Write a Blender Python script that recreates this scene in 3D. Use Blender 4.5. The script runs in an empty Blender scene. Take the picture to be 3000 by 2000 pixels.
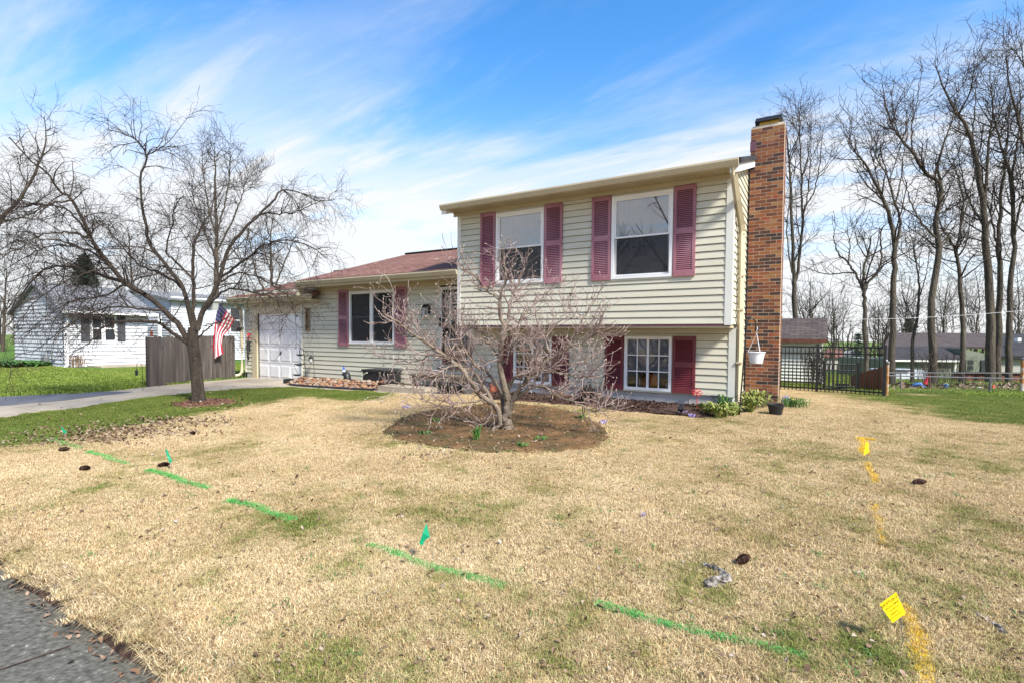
import bpy, math, random
import numpy as np
from mathutils import Matrix, Vector
sc = bpy.context.scene
COL = sc.collection

# ------------------------------------------------------------------ camera
F_PX, PPX, PPY = 1500.0, 12.4, 38.9          # focal length and principal point offset, in pixels of a 3000 x 2000 frame
CAM = np.array([1.3422, -10.0432, 1.2331])
YAW, PIT, ROL = np.radians([-30.6816, -1.9268, 0.4798])
FW = np.array([math.sin(YAW)*math.cos(PIT), math.cos(YAW)*math.cos(PIT), math.sin(PIT)])
_rt = np.array([math.cos(YAW), -math.sin(YAW), 0]); _up = np.cross(_rt, FW)
RT = _rt*math.cos(ROL)+_up*math.sin(ROL); UP = -_rt*math.sin(ROL)+_up*math.cos(ROL)
cd = bpy.data.cameras.new('camera'); cam = bpy.data.objects.new('camera', cd); COL.objects.link(cam)
cam.matrix_world = Matrix(((RT[0], UP[0], -FW[0], CAM[0]), (RT[1], UP[1], -FW[1], CAM[1]), (RT[2], UP[2], -FW[2], CAM[2]), (0, 0, 0, 1)))
cd.sensor_width = 36; cd.lens = 36*F_PX/3000; cd.shift_x = -PPX/3000; cd.shift_y = PPY/3000
cd.clip_start = .05; cd.clip_end = 3000
sc.camera = cam

# ------------------------------------------------------------------ sky, sun, exposure
SUN_EL, SUN_AZ = 44.0, 110.0                  # azimuth clockwise from +Y: the sun stands to the right of the house
w = bpy.data.worlds.new('World'); sc.world = w; w.use_nodes = True
nt = w.node_tree; N = nt.nodes; L = nt.links
bg = N['Background']
sky = N.new('ShaderNodeTexSky'); sky.sky_type = 'NISHITA'; sky.sun_disc = False
sky.sun_elevation = math.radians(SUN_EL); sky.sun_rotation = math.radians(SUN_AZ)
sky.air_density = 1.0; sky.dust_density = .3; sky.ozone_density = 2.5
def wmath(op, a, b=None, c=None):
    n = N.new('ShaderNodeMath'); n.operation = op
    for i, v in enumerate((a, b, c)):
        if v is None: continue
        if isinstance(v, (int, float)): n.inputs[i].default_value = v
        else: L.new(v, n.inputs[i])
    return n.outputs[0]
tc = N.new('ShaderNodeTexCoord'); sx = N.new('ShaderNodeSeparateXYZ'); L.new(tc.outputs['Generated'], sx.inputs[0])
zc = wmath('ADD', wmath('MAXIMUM', sx.outputs[2], 0.0), .16)
cx_ = wmath('DIVIDE', sx.outputs[0], zc); cy_ = wmath('DIVIDE', sx.outputs[1], zc)
cmb = N.new('ShaderNodeCombineXYZ'); L.new(cx_, cmb.inputs[0]); L.new(cy_, cmb.inputs[1])
def cloud(rot, scale, nscale, detail, rough, dist, lo, hi, off):
    mp = N.new('ShaderNodeMapping'); mp.inputs['Rotation'].default_value = (0, 0, math.radians(rot)); mp.inputs['Scale'].default_value = scale
    mp.inputs['Location'].default_value = off
    L.new(cmb.outputs[0], mp.inputs[0])
    nz = N.new('ShaderNodeTexNoise'); nz.inputs['Scale'].default_value = nscale; nz.inputs['Detail'].default_value = detail
    nz.inputs['Roughness'].default_value = rough; nz.inputs['Distortion'].default_value = dist
    L.new(mp.outputs[0], nz.inputs['Vector'])
    mr = N.new('ShaderNodeMapRange'); mr.interpolation_type = 'SMOOTHSTEP'
    mr.inputs['From Min'].default_value = lo; mr.inputs['From Max'].default_value = hi
    L.new(nz.outputs[0], mr.inputs['Value']); return mr.outputs[0]
c1 = cloud(20, (.55, 1.5, 1), 1.05, 10, .62, .35, .36, .58, (3.1, 1.7, 0))
c2 = cloud(32, (.5, 2.2, 1), 2.6, 8, .62, .5, .40, .78, (7.3, 4.2, 0))
lowd = N.new('ShaderNodeMapRange'); lowd.interpolation_type = 'SMOOTHSTEP'
lowd.inputs['From Min'].default_value = .58; lowd.inputs['From Max'].default_value = .06
L.new(sx.outputs[2], lowd.inputs['Value'])
cov = wmath('MULTIPLY', c1, wmath('ADD', wmath('MULTIPLY', c2, .6), .45))
cov = wmath('MULTIPLY', cov, wmath('ADD', wmath('MULTIPLY', lowd.outputs[0], 1.15), .34))
cov = wmath('ADD', cov, wmath('MULTIPLY', wmath('POWER', lowd.outputs[0], 2.4), .85))
cov = wmath('MINIMUM', cov, .97)
hs = N.new('ShaderNodeHueSaturation'); hs.inputs['Saturation'].default_value = 1.30; hs.inputs['Value'].default_value = 1.0
L.new(sky.outputs[0], hs.inputs['Color'])
mx = N.new('ShaderNodeMix'); mx.data_type = 'RGBA'; mx.clamp_result = False
L.new(cov, mx.inputs[0]); L.new(hs.outputs[0], mx.inputs[6]); mx.inputs[7].default_value = (3.2, 3.24, 3.3, 1)
L.new(mx.outputs[2], bg.inputs[0]); bg.inputs[1].default_value = .10

sd = bpy.data.lights.new('sun', 'SUN'); sun = bpy.data.objects.new('sun', sd); COL.objects.link(sun)
sd.energy = 2.8; sd.angle = math.radians(10); sd.color = (1, .95, .86)
_e, _a = math.radians(SUN_EL), math.radians(SUN_AZ)
sun.rotation_euler = Vector((math.sin(_a)*math.cos(_e), math.cos(_a)*math.cos(_e), math.sin(_e))).to_track_quat('Z', 'Y').to_euler()
sun.location = (30, 0, 30)
vs = sc.view_settings; vs.view_transform = 'Standard'; vs.look = 'None'; vs.gamma = 1; vs.use_curve_mapping = False
vs.exposure = 1.62
sc.render.engine = 'CYCLES'

# ------------------------------------------------------------------ pixels of the photograph -> places
def ray(x, y):
    return RT*((x-1500-PPX)/F_PX)-UP*((y-1000-PPY)/F_PX)+FW
def on_y(x, y, Y=0.): r = ray(x, y); return CAM+r*((Y-CAM[1])/r[1])
def on_x(x, y, X=0.): r = ray(x, y); return CAM+r*((X-CAM[0])/r[0])
def on_z(x, y, Z): r = ray(x, y); return CAM+r*((Z-CAM[2])/r[2])
def at_depth(x, y, d): return CAM+ray(x, y)*d
def depth(p): return float((np.asarray(p)-CAM)@FW)
_RY = [-12, -9, -7, -.3, 1.3, 6, 10, 17, 21, 31, 200]; _RZ = [-.26, -.24, -.22, -.03, -.01, -.14, -.24, -.34, -.6, -1.9, -2.0]
_LY = [-12, -7, -5, -3, -1, 3, 20, 200];          _LZ = [-.44, -.40, -.27, -.19, -.15, -.15, -.35, -.4]
def ground(x, y):
    a = np.interp(y, _RY, _RZ); b = np.interp(y, _LY, _LZ)
    t = np.clip((np.asarray(x)+4)/-7.5, 0, 1); t = t*t*(3-2*t)
    z = a*(1-t)+b*t
    return z-.14*np.clip((-15-np.asarray(x))/10, 0, 1)
def on_ground(px, py):
    z = -.2
    for _ in range(30):
        p = on_z(px, py, z); z = .5*z+.5*float(ground(p[0], p[1]))
    return on_z(px, py, z)

# ------------------------------------------------------------------ materials
MATS = {}
def newmat(name):
    m = bpy.data.materials.new(name); m.use_nodes = True; MATS[name] = m
    return m, m.node_tree.nodes, m.node_tree.links, m.node_tree.nodes['Principled BSDF']
def ramp(N_, stops):
    r = N_.new('ShaderNodeValToRGB'); e = r.color_ramp.elements
    while len(e) > 1: e.remove(e[-1])
    e[0].position = stops[0][0]; e[0].color = (*stops[0][1], 1)
    for p, c in stops[1:]:
        k = e.new(p); k.color = (*c, 1)
    return r
def mat(name, stops, scale=4., rough=.6, bump=0., bscale=None, stretch=(1, 1, 1), detail=6, metal=0., spec=.4, obj_random=0., coat=0., dist=.0, bdist=.02):
    """noise-coloured principled material in world coordinates; stops = one colour or [(pos, colour), ...]"""
    m, n, l, b = newmat(name)
    b.inputs['Roughness'].default_value = rough; b.inputs['Metallic'].default_value = metal
    b.inputs['Specular IOR Level'].default_value = spec; b.inputs['Coat Weight'].default_value = coat
    if isinstance(stops[0], (int, float)):
        c = stops; stops = [(.25, tuple(v*.86 for v in c)), (.75, tuple(min(1, v*1.1) for v in c))]
    g = n.new('ShaderNodeNewGeometry'); mp = n.new('ShaderNodeMapping'); mp.inputs['Scale'].default_value = stretch
    l.new(g.outputs['Position'], mp.inputs[0])
    nz = n.new('ShaderNodeTexNoise'); nz.inputs['Scale'].default_value = scale; nz.inputs['Detail'].default_value = detail
    nz.inputs['Distortion'].default_value = dist
    l.new(mp.outputs[0], nz.inputs['Vector'])
    r = ramp(n, stops); l.new(nz.outputs[0], r.inputs[0]); out = r.outputs[0]
    if obj_random:
        oi = n.new('ShaderNodeObjectInfo'); hv = n.new('ShaderNodeHueSaturation')
        mr = n.new('ShaderNodeMapRange'); mr.inputs['To Min'].default_value = 1-obj_random; mr.inputs['To Max'].default_value = 1+obj_random
        l.new(oi.outputs['Random'], mr.inputs[0]); l.new(mr.outputs[0], hv.inputs['Value']); l.new(out, hv.inputs['Color']); out = hv.outputs[0]
    l.new(out, b.inputs['Base Color'])
    if bump:
        n2 = n.new('ShaderNodeTexNoise'); n2.inputs['Scale'].default_value = bscale or scale*4; n2.inputs['Detail'].default_value = 6
        l.new(mp.outputs[0], n2.inputs['Vector'])
        bm = n.new('ShaderNodeBump'); bm.inputs['Strength'].default_value = bump; bm.inputs['Distance'].default_value = bdist
        l.new(n2.outputs[0], bm.inputs['Height']); l.new(bm.outputs[0], b.inputs['Normal'])
    return m
siding_m = mat('siding', [(.3, (.52, .495, .385)), (.7, (.58, .555, .445))], 1.3, .45, .06, 60, (1, 1, 4), spec=.35, obj_random=.035)
trim_m = mat('tan_trim', [(.3, (.47, .40, .27)), (.7, (.54, .47, .33))], 1.5, .4, .05, 30)
soffit_m = mat('soffit', [(.3, (.44, .37, .23)), (.7, (.50, .43, .28))], 1.5, .5)
white_m = mat('white_vinyl', [(.3, (.74, .74, .73)), (.7, (.82, .82, .81))], 2, .35)
sidew_m = mat('pale_corner', [(.3, (.60, .60, .54)), (.7, (.66, .66, .60))], 2, .4)
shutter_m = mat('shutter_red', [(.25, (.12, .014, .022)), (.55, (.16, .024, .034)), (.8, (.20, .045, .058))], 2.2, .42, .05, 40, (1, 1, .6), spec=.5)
shsky_m = mat('sky_lit_shutter_red', [(.25, (.25, .080, .104)), (.55, (.34, .145, .175)), (.8, (.42, .225, .26))], 2.2, .45, .05, 40, (1, 1, .6), spec=.5)  # paler copy of the shutter red, the sky's sheen put into its colour
shback_m = mat('shutter_backing', (.035, .008, .012), 3, .8)  # darker than the slats: shade of the gaps put into the colour
found_m = mat('foundation', [(.3, (.36, .34, .33)), (.7, (.48, .46, .44))], 2.2, .85, .25, 30)
conc_m = mat('concrete', [(.25, (.26, .215, .16)), (.5, (.35, .295, .225)), (.75, (.41, .35, .275))], 1.4, .85, .25, 45)
asph_m = mat('asphalt', [(.3, (.085, .088, .10)), (.7, (.13, .13, .145))], 3, .8, .4, 90)
black_m = mat('black_metal', (.012, .012, .013), 8, .4, spec=.5)
blackp_m = mat('black_plastic', (.018, .018, .02), 8, .45, .03)
dark_m = mat('dark_interior', (.02, .021, .024), 1, .9)
room_m = mat('room_wall', (.10, .10, .11), 1, .9)
curtain_m = mat('pale_curtain', [(.3, (.34, .33, .38)), (.7, (.44, .43, .48))], 3, .8, stretch=(14, 14, .4))
blind_m = mat('blind', (.62, .63, .66), 2, .5)
screen_m = mat('window_screen', (.05, .052, .06), 3, .8)
wood_m = mat('weathered_wood', [(.2, (.035, .029, .027)), (.5, (.075, .062, .056)), (.8, (.15, .128, .115))], 2.2, .85, .5, 20, (5, 5, .35), obj_random=.28)
brownwood_m = mat('brown_stained_wood', [(.3, (.10, .035, .022)), (.7, (.17, .065, .04))], 2, .8, .3, 20, (5, 5, .4), obj_random=.15)
oldwood_m = mat('porch_wood', [(.3, (.10, .075, .055)), (.7, (.19, .15, .115))], 3, .8, .3, 20, (.4, 5, 5))
numblack_m = mat('number_black', (.006, .005, .005), 4, .95, spec=.1)
def glass(name, k, c):
    m, n, l, b = newmat(name)
    n.remove(b); o = n['Material Output']
    tr = n.new('ShaderNodeBsdfTransparent'); tr.inputs[0].default_value = (.80, .82, .84, 1)
    gl = n.new('ShaderNodeBsdfGlossy'); gl.inputs['Roughness'].default_value = .015
    lw = n.new('ShaderNodeFresnel'); lw.inputs[0].default_value = 1.55
    ad = n.new('ShaderNodeMath'); ad.operation = 'MULTIPLY_ADD'; ad.inputs[1].default_value = k; ad.inputs[2].default_value = c
    l.new(lw.outputs[0], ad.inputs[0]); ms = n.new('ShaderNodeMixShader'); l.new(ad.outputs[0], ms.inputs[0])
    l.new(tr.outputs[0], ms.inputs[1]); l.new(gl.outputs[0], ms.inputs[2]); l.new(ms.outputs[0], o.inputs[0])
    return m
glass_m = glass('window_glass', 1.1, .02); glassup_m = glass('coated_window_glass', 1.8, .12)
def brick_mat():
    m, n, l, b = newmat('brick')
    oi = n.new('ShaderNodeObjectInfo')
    r = ramp(n, [(0, (.022, .012, .010)), (.16, (.045, .017, .011)), (.32, (.085, .024, .011)), (.50, (.14, .038, .012)), (.66, (.20, .060, .014)), (.80, (.23, .090, .024)), (.92, (.25, .125, .050)), (1, (.22, .036, .010))])
    g = n.new('ShaderNodeNewGeometry'); nz = n.new('ShaderNodeTexNoise'); nz.inputs['Scale'].default_value = 9; nz.inputs['Detail'].default_value = 7
    l.new(g.outputs['Position'], nz.inputs['Vector'])
    ad = n.new('ShaderNodeMath'); ad.operation = 'MULTIPLY_ADD'; ad.inputs[1].default_value = .30; l.new(nz.outputs[0], ad.inputs[0])
    sb = n.new('ShaderNodeMath'); sb.operation = 'SUBTRACT'; sb.inputs[1].default_value = .15; l.new(oi.outputs['Random'], sb.inputs[0]); l.new(sb.outputs[0], ad.inputs[2])
    l.new(ad.outputs[0], r.inputs[0]); l.new(r.outputs[0], b.inputs['Base Color'])
    b.inputs['Roughness'].default_value = .85
    n2 = n.new('ShaderNodeTexNoise'); n2.inputs['Scale'].default_value = 90; l.new(g.outputs['Position'], n2.inputs['Vector'])
    bm = n.new('ShaderNodeBump'); bm.inputs['Strength'].default_value = .4; bm.inputs['Distance'].default_value = .01; l.new(n2.outputs[0], bm.inputs['Height']); l.new(bm.outputs[0], b.inputs['Normal'])
    return m
brick_m = brick_mat()
mortar_m = mat('mortar', [(.3, (.46, .39, .30)), (.7, (.62, .54, .44))], 6, .95, .4, 60)
def shingle_mat(name, cols, sc_=1.0):
    """asphalt shingles too small to pick apart: courses and tabs as colour and relief (u along X, courses up the slope)"""
    m, n, l, b = newmat(name); b.inputs['Roughness'].default_value = .92; b.inputs['Specular IOR Level'].default_value = .15
    tcn = n.new('ShaderNodeAttribute'); tcn.attribute_name = 'roofuv'
    br = n.new('ShaderNodeTexBrick'); br.inputs['Scale'].default_value = 1/sc_; br.inputs['Brick Width'].default_value = .32; br.inputs['Row Height'].default_value = .14
    br.inputs['Mortar Size'].default_value = .010; br.inputs['Mortar Smooth'].default_value = .3
    br.inputs['Color1'].default_value = (*cols[0], 1); br.inputs['Color2'].default_value = (*cols[1], 1); br.inputs['Mortar'].default_value = (*[c*.5 for c in cols[0]], 1)
    l.new(tcn.outputs['Vector'], br.inputs['Vector'])
    nz = n.new('ShaderNodeTexNoise'); nz.inputs['Scale'].default_value = 5; nz.inputs['Detail'].default_value = 8; l.new(tcn.outputs['Vector'], nz.inputs['Vector'])
    hv = n.new('ShaderNodeHueSaturation'); mr = n.new('ShaderNodeMapRange'); mr.inputs['To Min'].default_value = .55; mr.inputs['To Max'].default_value = 1.45
    l.new(nz.outputs[0], mr.inputs[0]); l.new(mr.outputs[0], hv.inputs['Value']); l.new(br.outputs['Color'], hv.inputs['Color']); l.new(hv.outputs[0], b.inputs['Base Color'])
    bm = n.new('ShaderNodeBump'); bm.inputs['Strength'].default_value = .6; bm.inputs['Distance'].default_value = .015; bm.invert = True
    l.new(br.outputs['Fac'], bm.inputs['Height']); l.new(bm.outputs[0], b.inputs['Normal'])
    return m
roof_m = shingle_mat('red_brown_shingles', ((.155, .075, .058), (.235, .125, .10)))
roofgrey_m = shingle_mat('grey_shingles', ((.17, .175, .185), (.24, .245, .255)))
roofbrown_m = shingle_mat('brown_grey_shingles', ((.065, .052, .050), (.10, .082, .078)))
roofdark_m = shingle_mat('dark_shingles', ((.035, .034, .037), (.058, .055, .058)))
bark_m = mat('brown_bark', [(.2, (.022, .016, .012)), (.5, (.055, .041, .030)), (.8, (.105, .080, .057))], 5, .9, 1., 22, (3, 3, .6), bdist=.07)
barkdark_m = mat('dark_bark', [(.3, (.038, .030, .026)), (.7, (.085, .066, .052))], 4, .9, .6, 22, (3, 3, .6))
twig_m = mat('brown_twigs', [(.3, (.022, .015, .012)), (.7, (.05, .035, .026))], 3, .9)
barktall_m = mat('grey_olive_bark', [(.2, (.036, .029, .021)), (.55, (.085, .069, .050)), (.85, (.145, .125, .086))], 2.2, .95, 1., 12, (2, 2, .5), bdist=.08)
magbark_m = mat('pale_grey_bark', [(.2, (.075, .055, .038)), (.45, (.18, .138, .10)), (.8, (.33, .27, .21))], 6, .8, .8, 30, (2, 2, 1), bdist=.04)
magtwig_m = mat('pinkish_twigs', [(.25, (.10, .058, .050)), (.5, (.24, .165, .145)), (.8, (.48, .40, .37))], 5, .8)
bud_m = mat('fuzzy_bud', [(.3, (.30, .24, .18)), (.7, (.52, .46, .37))], 20, .9)
deadleaf_m = mat('dead_leaf', [(.3, (.05, .03, .02)), (.5, (.19, .11, .065)), (.7, (.34, .25, .19))], 6, .9, obj_random=.3)
litter_m = mat('leaf_litter', [(.25, (.045, .028, .018)), (.4, (.13, .075, .042)), (.55, (.22, .145, .09)), (.72, (.42, .37, .32))], 14, .9, detail=2)
needle_m = mat('conifer_needles', [(.3, (.012, .028, .018)), (.7, (.035, .065, .04))], 3, .8)
green_m = mat('green_blades', [(.3, (.035, .11, .02)), (.7, (.09, .21, .04))], 7, .6)
hosta_m = mat('yellow_green_leaves', [(.3, (.07, .14, .025)), (.5, (.22, .26, .06)), (.75, (.45, .38, .14))], 9, .6)
mulch_m = mat('dark_mulch', [(.25, (.018, .010, .007)), (.5, (.06, .030, .021)), (.8, (.14, .078, .052))], 22, .95, .9, 60, (1, 1, 1))
redmulch_m = mat('red_mulch', [(.3, (.08, .035, .02)), (.7, (.18, .085, .05))], 9, .95, .6, 40)
soil_m = mat('bare_soil', [(.25, (.045, .048, .012)), (.40, (.085, .055, .018)), (.55, (.14, .074, .027)), (.8, (.21, .118, .050))], 3.2, .95, .8, 30, detail=12)
street_m = mat('aggregate_street', [(.28, (.045, .044, .034)), (.48, (.10, .096, .078)), (.66, (.15, .142, .118)), (.74, (.45, .43, .39))], 30, .9, .8, 60, detail=12)
rust_m = mat('rusty_painted_post', [(.35, (.45, .44, .40)), (.5, (.36, .17, .05)), (.7, (.28, .11, .03))], 9, .8, .3, 40)
galv_m = mat('galvanised_metal', (.13, .135, .14), 5, .6, metal=.3)
cable_m = mat('pale_cable', (.55, .56, .58), 5, .5)
nwhite_m = mat('white_siding', [(.3, (.50, .51, .53)), (.7, (.57, .58, .60))], 1, .5)
shedw_m = mat('cream_shed_siding', [(.3, (.60, .60, .54)), (.7, (.68, .68, .62))], 1, .6)
sage_m = mat('sage_siding', [(.3, (.115, .13, .095)), (.7, (.16, .175, .13))], 1, .7)
tanhouse_m = mat('tan_siding', [(.3, (.28, .27, .235)), (.7, (.35, .34, .30))], 1, .7)
tarp_m = mat('white_tarp', [(.3, (.5, .53, .57)), (.7, (.62, .65, .70))], 2, .6)
def flat(name, c, rough=.5, **k): return mat(name, c, 6, rough, **k)
red_m = flat('flag_red', (.55, .02, .045), .7); cwhite_m = flat('flag_white', (.75, .73, .73), .7); blue_m = flat('flag_blue', (.035, .045, .14), .7)
gflag_m = flat('flag_green', (.005, .27, .13), .45); yflag_m = flat('flag_yellow', (.85, .60, .008), .45); ink_m = flat('ink_brown', (.10, .045, .005), .6)
potw_m = flat('white_plastic', (.74, .74, .75), .4); redst_m = flat('red_stake_metal', (.62, .06, .06), .5); terra_m = flat('terracotta', (.20, .055, .026), .8)
bluebottle_m = flat('blue_bottle', (.03, .10, .48), .15); orange_m = flat('orange_card', (.80, .22, .01), .7); safety_m = flat('safety_orange', (.85, .08, .01), .6)
brass_m = flat('yellow_metal', (.55, .36, .06), .5); purple_m = flat('plum_paint', (.13, .055, .075), .6); cone_m = mat('pine_cone', [(.3, (.035, .015, .010)), (.55, (.10, .05, .034)), (.75, (.24, .16, .12))], 60, .85)
barkchip_m = mat('pale_bark_piece', [(.36, (.035, .028, .022)), (.5, (.15, .13, .11)), (.66, (.33, .30, .265))], 40, .9, .7, 60)
numbrown_m = mat('sign_wood', [(.3, (.24, .145, .065)), (.7, (.32, .21, .10))], 3, .7, stretch=(4, 4, .5)); hose_m = flat('pale_hose', (.45, .50, .36), .5)
blueo_m = flat('blue_plastic', (.05, .16, .42), .5); lilac_m = flat('lilac_petals', (.35, .30, .62), .7); yel_m = flat('daffodil_yellow', (.85, .70, .12), .6)
lampglass_m = flat('lantern_glass', (.42, .45, .43), .15); steel_m = flat('grey_steel', (.22, .22, .23), .4, metal=.5); panel_m = flat('solar_panel', (.05, .055, .075), .15)

# ------------------------------------------------------------------ mesh helpers
def raw_mesh(name, V, Fs, smooth=False):
    me = bpy.data.meshes.new(name); me.from_pydata([tuple(v) for v in V], [], Fs); me.validate(); me.update()
    if smooth: me.polygons.foreach_set('use_smooth', [True]*len(me.polygons))
    return me
def np_mesh(name, V, loops, starts, totals, smooth=True):
    me = bpy.data.meshes.new(name); me.vertices.add(len(V)); me.vertices.foreach_set('co', np.ascontiguousarray(V, np.float32).ravel())
    me.loops.add(len(loops)); me.loops.foreach_set('vertex_index', loops.astype(np.int32))
    me.polygons.add(len(starts)); me.polygons.foreach_set('loop_start', starts.astype(np.int32)); me.polygons.foreach_set('loop_total', totals.astype(np.int32))
    if smooth: me.polygons.foreach_set('use_smooth', np.ones(len(starts), bool))
    me.update(calc_edges=True); return me
def obj(name, me, m=None, parent=None, loc=None, rot=None):
    o = bpy.data.objects.new(name, me); COL.objects.link(o)
    if m and me is not None and not me.materials: me.materials.append(m)
    if parent is not None:
        o.parent = parent
        if parent.type == 'EMPTY' and parent.get('world_parts'): o.matrix_parent_inverse = Matrix.Translation(-parent.location)
    if loc is not None: o.location = tuple(float(v) for v in loc)
    if rot is not None: o.rotation_euler = tuple(rot)
    return o
def tag(o, label, cat, group=None):
    o['label'] = label; o['category'] = cat
    if group: o['group'] = group
    return o
def structure(o, label=None):
    o['kind'] = 'structure'
    if label: o['label'] = label
    return o
def stuff(o, label=None, cat=None):
    o['kind'] = 'stuff'
    if label: o['label'] = label
    if cat: o['category'] = cat
    return o
def thing(name, label, cat, loc=(0, 0, 0), rotz=0., group=None, world_parts=False):
    o = bpy.data.objects.new(name, None); COL.objects.link(o); o.empty_display_size = .2
    o.location = tuple(float(v) for v in loc); o.rotation_euler = (0, 0, rotz)
    if world_parts: o['world_parts'] = True
    return tag(o, label, cat, group)
def dup(root, loc, rotz, label, scale=None):
    r = root.copy(); COL.objects.link(r); r.location = tuple(float(v) for v in loc); r.rotation_euler = (0, 0, rotz); r['label'] = label
    if scale: r.scale = scale
    for ch in list(root.children):
        c = ch.copy(); COL.objects.link(c); c.parent = r
        for g in list(ch.children):
            d = g.copy(); COL.objects.link(d); d.parent = c
    return r
class MB:
    def __init__(s): s.V = []; s.F = []
    def add(s, V, Fs):
        o = len(s.V); s.V += [tuple(float(c) for c in v) for v in V]; s.F += [tuple(i+o for i in f) for f in Fs]; return s
    def box(s, x0, x1, y0, y1, z0, z1):
        V = [(x0, y0, z0), (x1, y0, z0), (x1, y1, z0), (x0, y1, z0), (x0, y0, z1), (x1, y0, z1), (x1, y1, z1), (x0, y1, z1)]
        return s.add(V, [(0, 3, 2, 1), (4, 5, 6, 7), (0, 1, 5, 4), (1, 2, 6, 5), (2, 3, 7, 6), (3, 0, 4, 7)])
    def bevbox(s, x0, x1, y0, y1, z0, z1, b=.01):
        """box whose front (-Y) face is chamfered"""
        V = [(x0, y1, z0), (x1, y1, z0), (x1, y1, z1), (x0, y1, z1), (x0, y0+b, z0), (x1, y0+b, z0), (x1, y0+b, z1), (x0, y0+b, z1),
             (x0+b, y0, z0+b), (x1-b, y0, z0+b), (x1-b, y0, z1-b), (x0+b, y0, z1-b)]
        return s.add(V, [(3, 2, 1, 0), (0, 1, 5, 4), (1, 2, 6, 5), (2, 3, 7, 6), (3, 0, 4, 7), (4, 5, 9, 8), (5, 6, 10, 9), (6, 7, 11, 10), (7, 4, 8, 11), (8, 9, 10, 11)])
    def prism(s, poly, axis, a, b):
        """polygon of 2-d points extruded along an axis: 'x' -> points are (y, z); 'y' -> (x, z); 'z' -> (x, y)"""
        n = len(poly)
        def P(p, t): return {'x': (t, p[0], p[1]), 'y': (p[0], t, p[1]), 'z': (p[0], p[1], t)}[axis]
        V = [P(p, a) for p in poly]+[P(p, b) for p in poly]
        return s.add(V, [tuple(range(n))[::-1], tuple(range(n, 2*n))]+[(i, (i+1) % n, n+(i+1) % n, n+i) for i in range(n)])
    def tube(s, pts, r, n=8, cap=True):
        pts = np.asarray(pts, float); r = np.broadcast_to(np.asarray(r, float), (len(pts),))
        t = np.gradient(pts, axis=0); t /= np.linalg.norm(t, axis=1)[:, None]+1e-12
        ref = np.array([0, 0, 1.]) if abs(t[:, 2]).mean() < .8 else np.array([1., 0, 0])
        V = []
        for p, d, q in zip(pts, t, r):
            u = np.cross(d, ref); u /= np.linalg.norm(u)+1e-12; v = np.cross(d, u)
            for k in range(n):
                a = 2*math.pi*k/n; V.append(p+q*(u*math.cos(a)+v*math.sin(a)))
        Fs = [(i*n+k, i*n+(k+1) % n, (i+1)*n+(k+1) % n, (i+1)*n+k) for i in range(len(pts)-1) for k in range(n)]
        if cap: Fs += [tuple(range(n))[::-1], tuple(range((len(pts)-1)*n, len(pts)*n))]
        return s.add(V, Fs)
    def lathe(s, prof, n=16, c=(0, 0, 0)):
        V = []
        for r, z in prof:
            for k in range(n):
                a = 2*math.pi*k/n; V.append((c[0]+r*math.cos(a), c[1]+r*math.sin(a), c[2]+z))
        m = len(prof)
        Fs = [(i*n+k, i*n+(k+1) % n, (i+1)*n+(k+1) % n, (i+1)*n+k) for i in range(m-1) for k in range(n)]
        Fs += [tuple(range(n))[::-1], tuple(range((m-1)*n, m*n))]
        return s.add(V, Fs)
    def mesh(s, name, smooth=False): return raw_mesh(name, s.V, s.F, smooth)
    def build(s, name, m, parent=None, loc=None, rot=None, smooth=False): return obj(name, s.mesh(name, smooth), m, parent, loc, rot)
def tubes(groups):
    """many branches at once: list of (points (B,N,3), radii (B,N), sides) -> mesh arrays"""
    VV, LL, off = [], [], 0
    for P, Rr, S in groups:
        B, n, _ = P.shape
        if B == 0: continue
        T = np.gradient(P, axis=1); T /= np.linalg.norm(T, axis=2, keepdims=True)+1e-12
        ref = np.where(np.abs(T[..., 2:3]).mean(axis=1, keepdims=True) < .85, np.array([0, 0, 1.]), np.array([1., 0, 0]))
        U = np.cross(T, np.broadcast_to(ref, T.shape)); U /= np.linalg.norm(U, axis=2, keepdims=True)+1e-12
        W = np.cross(T, U); a = 2*np.pi*np.arange(S)/S
        ring = P[:, :, None]+Rr[:, :, None, None]*(U[:, :, None]*np.cos(a)[None, None, :, None]+W[:, :, None]*np.sin(a)[None, None, :, None])
        VV.append(ring.reshape(-1, 3))
        i = np.arange(n-1)[:, None]; k = np.arange(S)[None]; k2 = (k+1) % S
        q = np.stack([i*S+k, i*S+k2, (i+1)*S+k2, (i+1)*S+k], -1).reshape(-1, 4)
        LL.append((q[None]+(np.arange(B)*n*S)[:, None, None]+off).reshape(-1)); off += B*n*S
    V = np.concatenate(VV); lo = np.concatenate(LL); st = np.arange(0, len(lo), 4); return V, lo, st, np.full(len(st), 4)
def tubes_obj(name, groups, m, parent=None, smooth=True): return obj(name, np_mesh(name, *tubes(groups), smooth=smooth), m, parent)
def roof_slab(name, corners, th, m, parent, uaxis=0):
    """sloping slab: four corners (eave left, eave right, ridge right, ridge left), thickness th, with a roofuv attribute for the shingles"""
    c = [np.array(p, float) for p in corners]; nrm = np.cross(c[1]-c[0], c[3]-c[0]); nrm /= np.linalg.norm(nrm)
    V = c+[p-nrm*th for p in c]
    me = raw_mesh(name, V, [(0, 1, 2, 3), (7, 6, 5, 4), (0, 4, 5, 1), (1, 5, 6, 2), (2, 6, 7, 3), (3, 7, 4, 0)])
    at = me.attributes.new('roofuv', 'FLOAT_VECTOR', 'POINT'); e = (c[3]-c[0]); e /= np.linalg.norm(e); u = (c[1]-c[0])/np.linalg.norm(c[1]-c[0])
    at.data.foreach_set('vector', np.array([[(v-c[0])@u+50, (v-c[0])@e+50, 0] for v in me_co(me)], np.float32).ravel())
    return obj(name, me, m, parent)
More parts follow.
